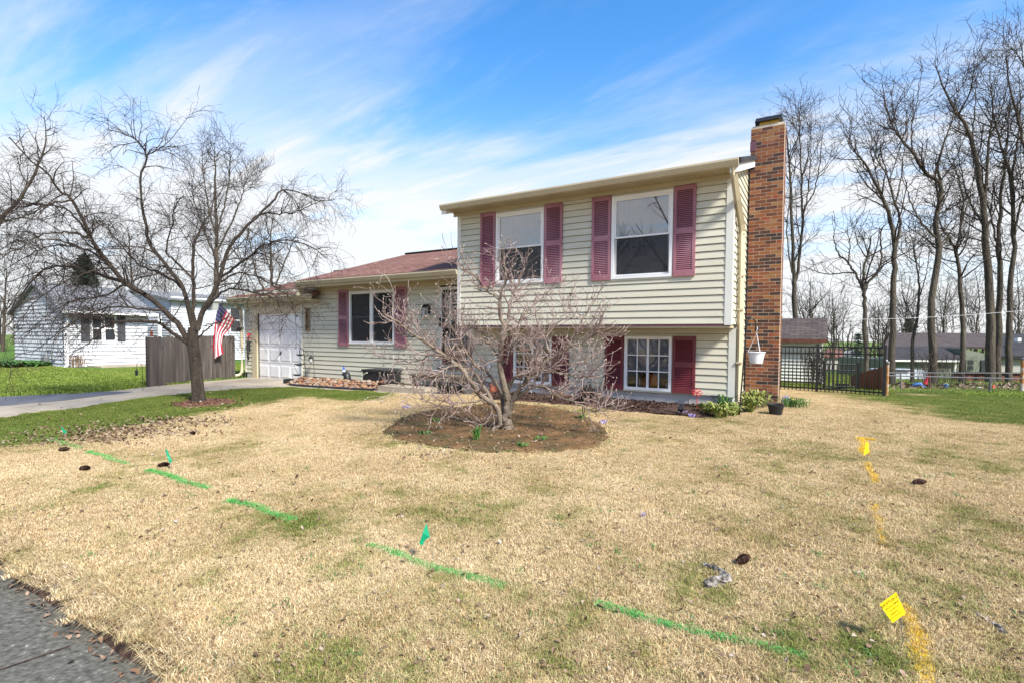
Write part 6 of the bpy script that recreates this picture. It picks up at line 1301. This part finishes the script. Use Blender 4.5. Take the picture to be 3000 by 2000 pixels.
for f in (0., .5, .98):
    p = fa+ft*fl_*f; MB().box(p[0]-.10, p[0]-.02, p[1]-.04, p[1]+.04, float(ground(*p))-.2, float(ground(*p))+1.36).build('post', wood_m, t)
p = fa+ft*.08; MB().lathe([(.03, 0), (.05, .03), (.03, .07), (.045, .10), (.03, .14), (.001, .16)], 8, (p[0], p[1], float(ground(*p))+1.365)).build('finial', terra_m, t)
b = on_ground(419, 1142); t = thing('garden_hook', 'thin black garden hook left of the wooden fence', 'hook', b, world_parts=True); dd = depth(b)
MB().tube(resample([at_depth(x, y, dd) for x, y in [(419, 1144), (417, 1100), (416, 1072), (412, 1062), (404, 1062), (400, 1070), (400, 1082)]], 30), [.006]*30, 6).build('pole', black_m, t)
b = at_depth(400, 1099, dd); sp = dd/F_PX; t = thing('small_lantern', 'small dark lantern hanging left of the wooden fence', 'lantern', b); MB().lathe([(2*sp, 0), (4*sp, 2*sp), (4*sp, 13*sp), (5*sp, 13*sp), (1*sp, 17*sp)], 8).build('body', blackp_m, t)
# ================================================================== NEIGHBOURS
def lap_wall(name, poly, origin, u, m, parent, lap=.127, holes=()):
    """gable or rectangular wall of a far house: lapped courses joined into one part; poly = (s, z) outline along u"""
    V, Fs = [], []; P = np.array(poly); z = P[:, 1].min(); u = np.array(u, float); nrm = np.array([u[1], -u[0], 0])
    while z < P[:, 1].max()-.01:
        zt = z+lap
        def span(zz):
            zz = min(max(zz, P[:, 1].min()+1e-4), P[:, 1].max()-1e-4); xs_ = []
            for a, b in zip(P, np.roll(P, -1, 0)):
                if (a[1]-zz)*(b[1]-zz) < 0: xs_.append(a[0]+(b[0]-a[0])*(zz-a[1])/(b[1]-a[1]))
            return (min(xs_), max(xs_)) if xs_ else None
        s0, s1 = span(z), span(zt)
        if s0 and s1:
            for (a, b), zz, o in (((s0[0], s0[1]), z, .045), ((s1[0], s1[1]), zt, .0)):
                for s in (a, b): V.append(np.array(origin)+u*s+nrm*o+np.array([0, 0, zz]))
            k = len(V)-4; Fs.append((k, k+1, k+3, k+2)); V += [V[k]-nrm*.06, V[k+1]-nrm*.06]; Fs.append((k+4, k+5, k+1, k))
        z = zt
    return obj(name, raw_mesh(name, V, Fs), m, parent)
def far_window(x, y, z0, z1, w_, u, parent, frame=white_m, glass_=dark_m):
    u = np.array(u, float); nrm = np.array([u[1], -u[0], 0]); o = np.array([x, y, 0])
    def bx_(s0, s1, a, b, d0, d1, m, nm, par):
        V = [o+u*s+nrm*d+np.array([0, 0, zz]) for zz in (a, b) for s, d in ((s0, d0), (s1, d0), (s1, d1), (s0, d1))]; return obj(nm, raw_mesh(nm, V, [(0, 1, 2, 3), (7, 6, 5, 4), (0, 4, 5, 1), (1, 5, 6, 2), (2, 6, 7, 3), (3, 7, 4, 0)]), m, par)
    f = bx_(0, w_, z0, z1, .02, .05, frame, 'window', parent); zm = (z0+z1)/2
    bx_(.06, w_-.06, z0+.06, zm-.03, .045, .054, glass_, 'pane', f); bx_(.06, w_-.06, zm+.03, z1-.06, .045, .054, glass_, 'pane', f); return f
darkglass_m = mat('dark_window', (.03, .033, .04), 2, .08, spec=.8)
# white house on the left: its gable end faces the street
XN, YN = -28.3, -.5; zg = float(ground(XN, YN)); nh = thing('white_neighbour_house', 'white siding neighbour house with grey roof and dark shutters', 'house', (XN-3, YN+4, zg), world_parts=True)
XL = on_z(22, 1062, zg+.02)[0]; XL = max(-36, min(-33.5, XL)); pk_ = on_y(105, 832, YN); ze = on_y(186, 905, YN)[2]; zr = pk_[2]; XM = (XL+XN)/2; YE = float(on_x(432, 1000, XN)[1]); YE = min(max(YE, 2.5), 22)
lap_wall('gable_wall', [(0, zg), (XN-XL, zg), (XN-XL, ze), ((XN-XL)/2, zr-.05), (0, ze)], (XL, YN, 0), (1, 0, 0), nwhite_m, nh, .18)
lap_wall('side_wall', [(0, zg), (YE-YN, zg), (YE-YN, ze), (0, ze)], (XN, YN, 0), (0, 1, 0), nwhite_m, nh, .18)
MB().box(XL+.05, XN-.05, YN+.05, YE, zg-.3, ze).build('core', nwhite_m, nh); MB().box(XL+.03, XN-.03, YN+.02, YE, zg-.3, zg+.18).build('foundation', found_m, nh)
roof_slab('roof', [(XN+.45, YN-.2, ze-.10), (XN+.45, YE+.3, ze-.10), (XM, YE+.3, zr+.06), (XM, YN-.2, zr+.06)], .1, roofgrey_m, nh); roof_slab('roof', [(XL-.45, YE+.3, ze-.10), (XL-.45, YN-.2, ze-.10), (XM, YN-.2, zr+.06), (XM, YE+.3, zr+.06)], .1, roofgrey_m, nh)
MB().box(XN+.40, XN+.52, YN-.2, YE+.3, ze-.20, ze-.08).build('gutter', white_m, nh)
def yx(px): return float(on_x(px, 960, XN)[1])
zw0, zw1 = on_x(300, 1000, XN)[2], on_x(300, 925, XN)[2]
for a, b in ((266, 300), (303, 338)): far_window(XN, yx(a), zw0, zw1, yx(b)-yx(a), (0, 1, 0), nh, white_m, darkglass_m)
for a, b in ((236, 262), (343, 366)):
    MB().box(XN+.02, XN+.06, yx(a), yx(b), zw0, zw1).build('shutter', roofdark_m if False else screen_m, nh)
MB().tube([(XN+.12, YN+.1, ze-.15), (XN+.12, YN+.12, zg+.5), (XN+.2, YN+.1, zg+.15), (XN+.7, YN-.2, zg+.05)], [.07]*4, 4).build('downspout', white_m, nh)
MB().box(XN+.1, XN+1.6, YN+.8, YE+2, zg-.1, zg+.06).build('porch_slab', conc_m, nh)
for y_ in (YE-.1, YE+1.8): MB().box(XN+1.3, XN+1.42, y_, y_+.12, zg+.06, ze-.2).build('porch_post', white_m, nh)
b = on_y(137, 1062, YN-.1); t = thing('gas_meter', 'grey gas meter on the white gable wall', 'meter', (b[0], YN-.12, zg)); MB().lathe([(.12, .15), (.16, .2), (.16, .42), (.10, .5)], 10).build('body', galv_m, t); MB().tube([(.0, .05, .5), (0, .05, .75), (.5, .05, .75), (.5, .05, .35), (.8, .05, .35)], [.03]*5, 6).build('pipe', steel_m, t)
structure(sheet('neighbour_mulch', px_poly([(-60, 1086), (0, 1082), (110, 1083), (150, 1076), (100, 1070), (-60, 1070)]), redmulch_m, .04))
for k, (px, py) in enumerate([(30, 1072), (55, 1072), (80, 1074)]): clump(('dark green groundcover clump at the left of the white gable', 'dark green groundcover clump at the middle of the white gable', 'dark green groundcover clump nearest the gas meter')[k], px, py, 260, .22, .8, green_m, 480+k, 1.2, 'groundcover', 'plant', 'groundcover by the white house', .07)
clump('rusty dry grass tuft by the neighbour downspout', 228, 1076, 90, .5, .3, deadleaf_m, 490, .4, 'ornamental_grass', 'plant', None, .02)
clump('yellow green evergreen shrub at the far left edge', 3, 905, 10, .1, .1, green_m, 491) if False else None
# second white house seen above the fence
X2 = -31.0; ya, yb = float(on_x(500, 930, X2)[1]), float(on_x(735, 930, X2)[1]); zt = on_x(600, 878, X2)[2]; z0 = float(ground(X2, ya)); h2 = thing('white_rear_house', 'white siding house seen above the wooden fence', 'house', (X2-4, (ya+yb)/2, z0), world_parts=True)
lap_wall('side_wall', [(0, z0), (yb-ya, z0), (yb-ya, zt), (0, zt)], (X2, ya, 0), (0, 1, 0), nwhite_m, h2, .15); lap_wall('front_wall', [(0, z0), (8, z0), (8, zt), (4, zt+.5), (0, zt)], (X2-8, ya, 0), (1, 0, 0), nwhite_m, h2, .15); MB().box(X2-7.9, X2-.04, ya+.04, yb, z0-.2, zt).build('core', nwhite_m, h2)
roof_slab('roof', [(X2+.4, ya-.3, zt-.08), (X2+.4, yb+.3, zt-.08), (X2-4, yb+.3, zt+.6), (X2-4, ya-.3, zt+.6)], .1, roofgrey_m, h2); roof_slab('roof', [(X2-8.4, yb+.3, zt-.08), (X2-8.4, ya-.3, zt-.08), (X2-4, ya-.3, zt+.6), (X2-4, yb+.3, zt+.6)], .1, roofgrey_m, h2)
y1_ = float(on_x(672, 930, X2)[1]); far_window(X2, y1_, on_x(672, 975, X2)[2], on_x(672, 900, X2)[2], .9, (0, 1, 0), h2, white_m, darkglass_m)
# ---------------------------------------------- right side: shed, fences, far houses
YSH = 9.2; xa, xb = -1.2, float(on_y(2410, 1060, YSH)[0]); z0 = float(ground(1, YSH)); ze = float(on_y(2400, 993, YSH)[2]); sh = thing('garden_shed', 'cream garden shed with brown roof behind the black fence', 'shed', ((xa+xb)/2, YSH+1, z0), world_parts=True)
zr = float(on_y(2400, 932, YSH+1.4)[2])
lap_wall('front_wall', [(0, z0), (xb-xa, z0), (xb-xa, ze), (0, ze)], (xa, YSH, 0), (1, 0, 0), shedw_m, sh, .11); lap_wall('end_wall', [(0, z0), (2.8, z0), (2.8, ze), (1.4, zr-.05), (0, ze)], (xb, YSH, 0), (0, 1, 0), shedw_m, sh, .11); MB().box(xa, xb-.03, YSH+.03, YSH+2.8, z0-.2, ze).build('core', shedw_m, sh)
MB().box(xa-.01, xb+.01, YSH-.03, YSH, z0-.1, z0+.10).build('skirt_board', oldwood_m, sh)
roof_slab('roof', [(xa-.2, YSH-.22, ze+.0), (xb+.12, YSH-.22, ze+.0), (xb+.12, YSH+1.4, zr), (xa-.2, YSH+1.4, zr)], .06, roofbrown_m, sh); roof_slab('roof', [(xb+.12, YSH+3.0, ze), (xa-.2, YSH+3.0, ze), (xa-.2, YSH+1.4, zr), (xb+.12, YSH+1.4, zr)], .06, roofbrown_m, sh); MB().box(xa-.2, xb+.12, YSH-.25, YSH-.21, ze-.12, ze-.0).build('fascia', brownwood_m, sh)
for q in range(2): clump(('bare brown shrub against the shed wall', 'bare brown shrub at the shed corner')[q], (2378, 2405)[q], 1133, 90, 1.0, .32, twig_m, 500+q, .3, 'bare_shrub', 'shrub', 'bare shrubs by the shed', .012)
def metal_fence(label, pts, h, per, name='metal_fence', posts=True):
    t = thing(name, label, 'fence', (pts[0][0], pts[0][1], float(ground(*pts[0]))), world_parts=True)
    pkm = MB().box(-.010, .010, -.010, .010, .03, h-.02).mesh('picket'); pkm.materials.append(black_m)
    for a, b in zip(pts[:-1], pts[1:]):
        a, b = np.array(a), np.array(b); ln = np.linalg.norm(b-a); n = int(round(ln/per)); az = math.atan2(*(b-a)[::-1]); za, zb = float(ground(*a)), float(ground(*b))
        for k in range(1, n):
            p = a+(b-a)*k/n; obj('picket', pkm, None, t, (p[0], p[1], za+(zb-za)*k/n), (0, 0, az))
        for z_ in (h-.03, h-.20, .10): MB().tube([(a[0], a[1], za+z_), (b[0], b[1], zb+z_)], [.020]*2, 4).build('rail', black_m, t)
    for a in pts: MB().box(a[0]-.033, a[0]+.033, a[1]-.033, a[1]+.033, float(ground(*a))-.1, float(ground(*a))+h+.04).build('post', black_m, t)
    return t
p1, p2 = on_ground(2392, 1148), on_ground(2588, 1161); h1 = at_depth(2392, 1012, depth(p1))[2]-p1[2]
p0 = p1[:2]+(p1[:2]-p2[:2])*1.15
metal_fence('black metal picket fence running right from the chimney', [tuple(p0), tuple(p1[:2]), tuple(p2[:2])], h1, .095)
q1, q2 = on_ground(2414, 1140), on_ground(2512, 1142); metal_fence('smaller black metal gate behind the picket fence', [tuple(q1[:2]), tuple(q2[:2])], at_depth(2414, 1062, depth(q1))[2]-q1[2], .12, 'metal_gate')
# brown board fence seen through it
fa, fb_ = on_ground(2492, 1137), on_ground(2586, 1146); t = thing('brown_board_fence', 'reddish brown board fence stepping up behind the picket fence', 'fence', fa, world_parts=True); n = 13
for k in range(n):
    f = k/n; a, b = fa+(fb_-fa)*f, fa+(fb_-fa)*((k+.94)/n); hh = at_depth(2492+94*f, 1098-26*f, depth(a))[2]-a[2]; dv = np.array([FW[0], FW[1], 0])*.02
    V = [a-(0, 0, .05), b-(0, 0, .05), b+dv-(0, 0, .05), a+dv-(0, 0, .05)]; V += [v_+np.array([0, 0, hh+.05]) for v_ in V]; obj('board', raw_mesh('board', V, [(0, 3, 2, 1), (4, 5, 6, 7), (0, 1, 5, 4), (1, 2, 6, 5), (2, 3, 7, 6), (3, 0, 4, 7)]), brownwood_m, t)
b = on_ground(2466, 1140); sp = depth(b)/F_PX; t = thing('black_tub', 'round black planter tub behind the picket fence', 'tub', b); MB().lathe([(13*sp, 0), (17*sp, 15*sp), (18*sp, 17*sp), (16*sp, 17*sp), (14*sp, 8*sp)], 18).build('body', blackp_m, t); MB().lathe([(.01, 13*sp), (15*sp, 14*sp), (.01, 15*sp)], 12).build('soil', mulch_m, t)
# rusty posts and chain-link rails
def post(label, px, py, top, m, r_, name='fence_post'):
    b = on_ground(px, py); h = at_depth(px, top, depth(b))[2]-b[2]; t = thing(name, label, 'post', b); MB().tube([(0, 0, -.1), (0, 0, h)], [r_]*2, 12).build('shaft', m, t); MB().lathe([(r_*1.3, h-.01), (r_*1.3, h+.03), (r_*.6, h+.06)], 12).build('cap', galv_m, t); return b, h
bL, hL = post('rust streaked white post at the end of the black fence', 2597, 1160, 1064, rust_m, .038); bR, hR = post('rusty post at the right edge of the frame', 2993, 1148, 1052, rust_m, .05)
t = thing('chain_link_fence', 'low chain link fence between the two rusty posts', 'fence', (bL+bR)/2, world_parts=True)
def rail_pt(px, py, f): c = bL+(bR-bL)*f; return at_depth(px, py, depth(c))
MB().tube([rail_pt(2598, 1099, 0), rail_pt(2800, 1104, .52), rail_pt(2993, 1108, 1)], [.015]*3, 8).build('top_rail', galv_m, t)
c = rail_pt(2901, 1106, .77); g_ = float(ground(c[0], c[1])); MB().tube([(c[0], c[1], g_-.1), tuple(c)], [.03]*2, 8).build('post', galv_m, t)
wm_ = MB(); nd = 60
for k in range(nd+1):
    for s in (1, -1):
        f0, f1 = k/nd, (k+s*4)/nd
        if not 0 <= f1 <= 1: continue
        a, b = bL+(bR-bL)*f0, bL+(bR-bL)*f1; ha = rail_pt(2598+395*f1, 1099+9*f1, f1)[2]; wm_.add([a+(0, 0, .04)-(0, 0, 0), a+(.003, 0, .046), (b[0]+.003, b[1], ha+.006), (b[0], b[1], ha)], [(0, 1, 2, 3)])
wm_.build('wire_mesh', galv_m, t)
fpts = [on_ground(2640, 1143), on_ground(2724, 1143), on_ground(2985, 1140)]; t = thing('rear_chain_link_fence', 'farther chain link fence along the leaf strewn yard edge', 'fence', fpts[1], world_parts=True)
MB().tube([at_depth(2602, 1091, depth(fpts[0])), at_depth(2724, 1091, depth(fpts[1])), at_depth(2988, 1092, depth(fpts[2]))], [.014]*3, 8).build('top_rail', galv_m, t)
for (x, p), m_ in zip(((2638, fpts[0]), (2724, fpts[1])), (steel_m, brownwood_m)): MB().tube([p-(0, 0, .1), at_depth(x, 1091, depth(p))], [.022]*2, 8).build('post', m_, t)
structure(sheet('leafy_verge', px_poly([(2610, 1145), (2800, 1143), (3000, 1141), (3200, 1140), (3200, 1126), (2900, 1124), (2610, 1128)]), MATS['leaf_litter'], .02))
M = 900; P = [on_ground(rs.uniform(2610, 3010), rs.uniform(1127, 1143)) for _ in range(M)]; litter('verge_leaves', rs, np.array([p[0] for p in P]), np.array([p[1] for p in P]), .10, litter_m, 'brown leaves along the far chain link fence', 'leaves')
# far houses on the right
def px_box(label_parts, parent, px0, px1, py0, py1, d, thick, m, name):
    """box whose camera-facing side fills the pixel rectangle at distance d"""
    a, b = at_depth(px0, py1, d), at_depth(px1, py1, d); zt = at_depth(px0, py0, d)[2]; zb = min(a[2], b[2]); u = unit(np.array([b[0]-a[0], b[1]-a[1], 0])); dv = np.array([-u[1], u[0], 0])*thick
    V = [(a[0], a[1], zb), (b[0], b[1], zb), (b[0]+dv[0], b[1]+dv[1], zb), (a[0]+dv[0], a[1]+dv[1], zb)]; V += [(x, y, zt) for x, y, z_ in V]; return obj(name, raw_mesh(name, V, [(0, 3, 2, 1), (4, 5, 6, 7), (0, 1, 5, 4), (1, 2, 6, 5), (2, 3, 7, 6), (3, 0, 4, 7)]), m, parent)
def px_roof(parent, eave, ridge, d, run, m, name='roof'):
    """roof plane: eave pixels at distance d, ridge pixels at distance d+run"""
    e = [at_depth(*p, d) for p in eave]; r = [at_depth(*p, d+run) for p in ridge]; return roof_slab(name, [e[0], e[1], r[1], r[0]], .12, m, parent)
DS = 33; b = gz_at(2720, 1100, DS); hs_ = thing('sage_house', 'sage green house with dark roof behind the tall trees', 'house', b, world_parts=True)
px_box(0, hs_, 2600, 2815, 1052, 1135, DS, 5, sage_m, 'wall'); px_roof(hs_, [(2590, 1054), (2816, 1055)], [(2590, 1014), (2812, 1014)], DS-.3, 2.5, roofdark_m, 'porch_roof'); px_box(0, hs_, 2592, 2816, 1053, 1058, DS-.4, .1, shedw_m, 'fascia')
px_roof(hs_, [(2590, 1014), (2886, 1016)], [(2610, 974), (2886, 976)], DS+3, 5, roofbrown_m)
a = at_depth(2812, 1135, DS+.6); bq = at_depth(2884, 1135, DS+.6); zt = at_depth(2812, 1020, DS+.6)[2]; zl = at_depth(2884, 1036, DS+.6)[2]; dv = np.array([FW[0], FW[1], 0])*4
V = [a, bq, np.array([bq[0], bq[1], zl]), np.array([a[0], a[1], zt])]; V += [v_+dv for v_ in V]; obj('gable_wall', raw_mesh('gable_wall', V, [(0, 1, 2, 3), (7, 6, 5, 4), (0, 4, 5, 1), (1, 5, 6, 2), (2, 6, 7, 3), (3, 7, 4, 0)]), sage_m, hs_)
u_ = unit(np.array([bq[0]-a[0], bq[1]-a[1], 0])); wq = at_depth(2828, 1086, DS+.55); far_window(wq[0], wq[1], wq[2], at_depth(2828, 1051, DS+.55)[2], 24*DS/F_PX, u_, hs_, sage_m, darkglass_m)
px_box(0, hs_, 2793, 2800, 1060, 1135, DS-.1, .15, shedw_m, 'corner_board'); px_box(0, hs_, 2874, 2884, 1054, 1100, DS+.5, .05, darkglass_m, 'side_door')
h3 = thing('dark_roofed_house', 'low tan house with dark roof at the right edge', 'house', gz_at(2980, 1100, 36), world_parts=True)
px_box(0, h3, 2905, 3080, 1050, 1135, 36, 5, tanhouse_m, 'wall'); px_roof(h3, [(2895, 1045), (3100, 1045)], [(2905, 976), (3100, 980)], 35.6, 5, roofdark_m); px_box(0, h3, 2895, 3090, 1041, 1049, 35.5, .1, black_m, 'fascia'); px_box(0, h3, 2982, 2992, 990, 1000, 37, .3, white_m, 'roof_vent')
h4 = thing('distant_white_house', 'small pale blue-white house far beyond the black fence', 'house', gz_at(2500, 1095, 60), world_parts=True); px_box(0, h4, 2470, 2525, 1040, 1130, 60, 5, tarp_m, 'wall'); px_roof(h4, [(2466, 1042), (2528, 1042)], [(2478, 1024), (2520, 1024)], 59.6, 3, roofgrey_m); wq = at_depth(2490, 1070, 59.9); far_window(wq[0], wq[1], wq[2], wq[2]+1.0, .9, unit(np.array([RT[0], RT[1], 0])), h4, white_m, darkglass_m)
h5 = thing('distant_brown_house', 'low brown roofed house far behind the shed', 'house', gz_at(2440, 1095, 55), world_parts=True); px_box(0, h5, 2415, 2472, 1042, 1130, 55, 5, tanhouse_m, 'wall'); px_roof(h5, [(2410, 1044), (2474, 1044)], [(2420, 1020), (2470, 1020)], 54.6, 3, roof_m)
def yard_bits():
    b = gz_at(2672, 1128, 20.5); t = thing('covered_trailer', 'long white tarpaulin covered trailer behind the trees', 'trailer', b, world_parts=True); px_box(0, t, 2618, 2730, 1084, 1126, 20.5, 1.6, tarp_m, 'cover'); px_box(0, t, 2622, 2668, 1082, 1087, 20.4, .3, roofgrey_m, 'ridge_strap'); px_box(0, t, 2640, 2650, 1122, 1134, 20.6, .2, blackp_m, 'wheel'); px_box(0, t, 2695, 2705, 1122, 1134, 20.6, .2, blackp_m, 'wheel')
    b = gz_at(2890, 1128, 20); t = thing('dark_lattice_fence', 'dark red-brown board fence below the sage house', 'fence', b, world_parts=True); n = 34
    for k in range(n): px_box(0, t, 2795+k*5.9, 2795+k*5.9+5.4, 1090+(k % 2)*.6, 1138, 20, .04, brownwood_m, 'board')
    px_box(0, t, 2790, 3000, 1088, 1092, 19.9, .05, barkdark_m, 'top_rail')
    b = on_ground(2690, 1139); sp = depth(b)/F_PX; t = thing('blue_barrow', 'blue plastic barrow tipped among the trees', 'barrow', b); MB().tube([(-14*sp, 0, 4*sp), (-8*sp, 0, 13*sp), (4*sp, 0, 15*sp), (14*sp, 0, 6*sp)], [5*sp, 6*sp, 6*sp, 4*sp], 8).build('tray', blueo_m, t, smooth=True); MB().lathe([(2*sp, -2*sp), (5*sp, -2*sp), (5*sp, 2*sp), (2*sp, 2*sp)], 10, (8*sp, 0, 5*sp)).build('wheel', blackp_m, t)
    b = on_ground(2771, 1137); sp = depth(b)/F_PX; t = thing('blue_bucket', 'small pale blue bucket by the fence line', 'bucket', b); MB().lathe([(4*sp, 0), (6*sp, 12*sp), (5*sp, 12*sp), (4*sp, 3*sp)], 12).build('body', blueo_m, t); MB().tube([(-6*sp, 0, 12*sp), (0, 0, 16*sp), (6*sp, 0, 12*sp)], [.006]*3, 5).build('handle', potw_m, t)
    b = on_ground(2910, 1141); sp = depth(b)/F_PX; t = thing('orange_cone', 'small bright orange cone on the leafy verge', 'cone', b); MB().lathe([(5*sp, 1*sp), (1.2*sp, 15*sp), (.8*sp, 15*sp)], 12).build('cone', safety_m, t); MB().box(-6*sp, 6*sp, -6*sp, 6*sp, 0, 1.5*sp).build('base', safety_m, t)
    b = on_ground(2868, 1139); sp = depth(b)/F_PX; t = thing('white_bucket', 'overturned white bucket on the leafy verge', 'bucket', b); MB().lathe([(6*sp, 0), (4.5*sp, 6*sp), (1*sp, 6.5*sp)], 12).build('body', potw_m, t); MB().tube([(-6*sp, 0, 1*sp), (0, -4*sp, .5*sp), (6*sp, 0, 1*sp)], [.006]*3, 5).build('handle', galv_m, t)
    b = on_ground(2717, 1139); sp = depth(b)/F_PX; t = thing('red_jacket_post', 'red cloth hung on a stick before the white trailer', 'cloth', b); MB().tube([(0, 0, 0), (0, 0, 40*sp)], [.02]*2, 6).build('stick', bark_m, t); MB().tube([(-6*sp, 0, 14*sp), (-3*sp, .03, 24*sp), (0, 0, 38*sp), (5*sp, .02, 24*sp)], [5*sp, 6*sp, 4*sp, 3*sp], 7).build('cloth', red_m, t)
    for k, (px, py) in enumerate([(2750, 1134), (2700, 1136), (2800, 1136)]): clump(('brown brush in front of the white trailer', 'brown brush left of the red cloth', 'brown brush before the dark board fence')[k], px, py, 60, .9, .7, twig_m, 520+k, .5, 'brush', 'shrub', 'brush along the fence line', .010)
yard_bits()
a, b = at_depth(2450, 936, 16), at_depth(3120, 897, 15); Q = [a+(b-a)*f-np.array([0, 0, .10*4*f*(1-f)]) for f in np.linspace(0, 1, 20)]; tag(MB().tube(Q, [.0055]*20, 6).build('power_line', cable_m), 'pale sagging overhead cable in front of the right hand trees', 'cable')
a, b = at_depth(2600, 866, 22), at_depth(3120, 858, 21); Q = [a+(b-a)*f-np.array([0, 0, .10*4*f*(1-f)]) for f in np.linspace(0, 1, 20)]; tag(MB().tube(Q, [.006]*20, 6).build('power_line', barkdark_m), 'thin dark overhead cable above the pale one', 'cable')
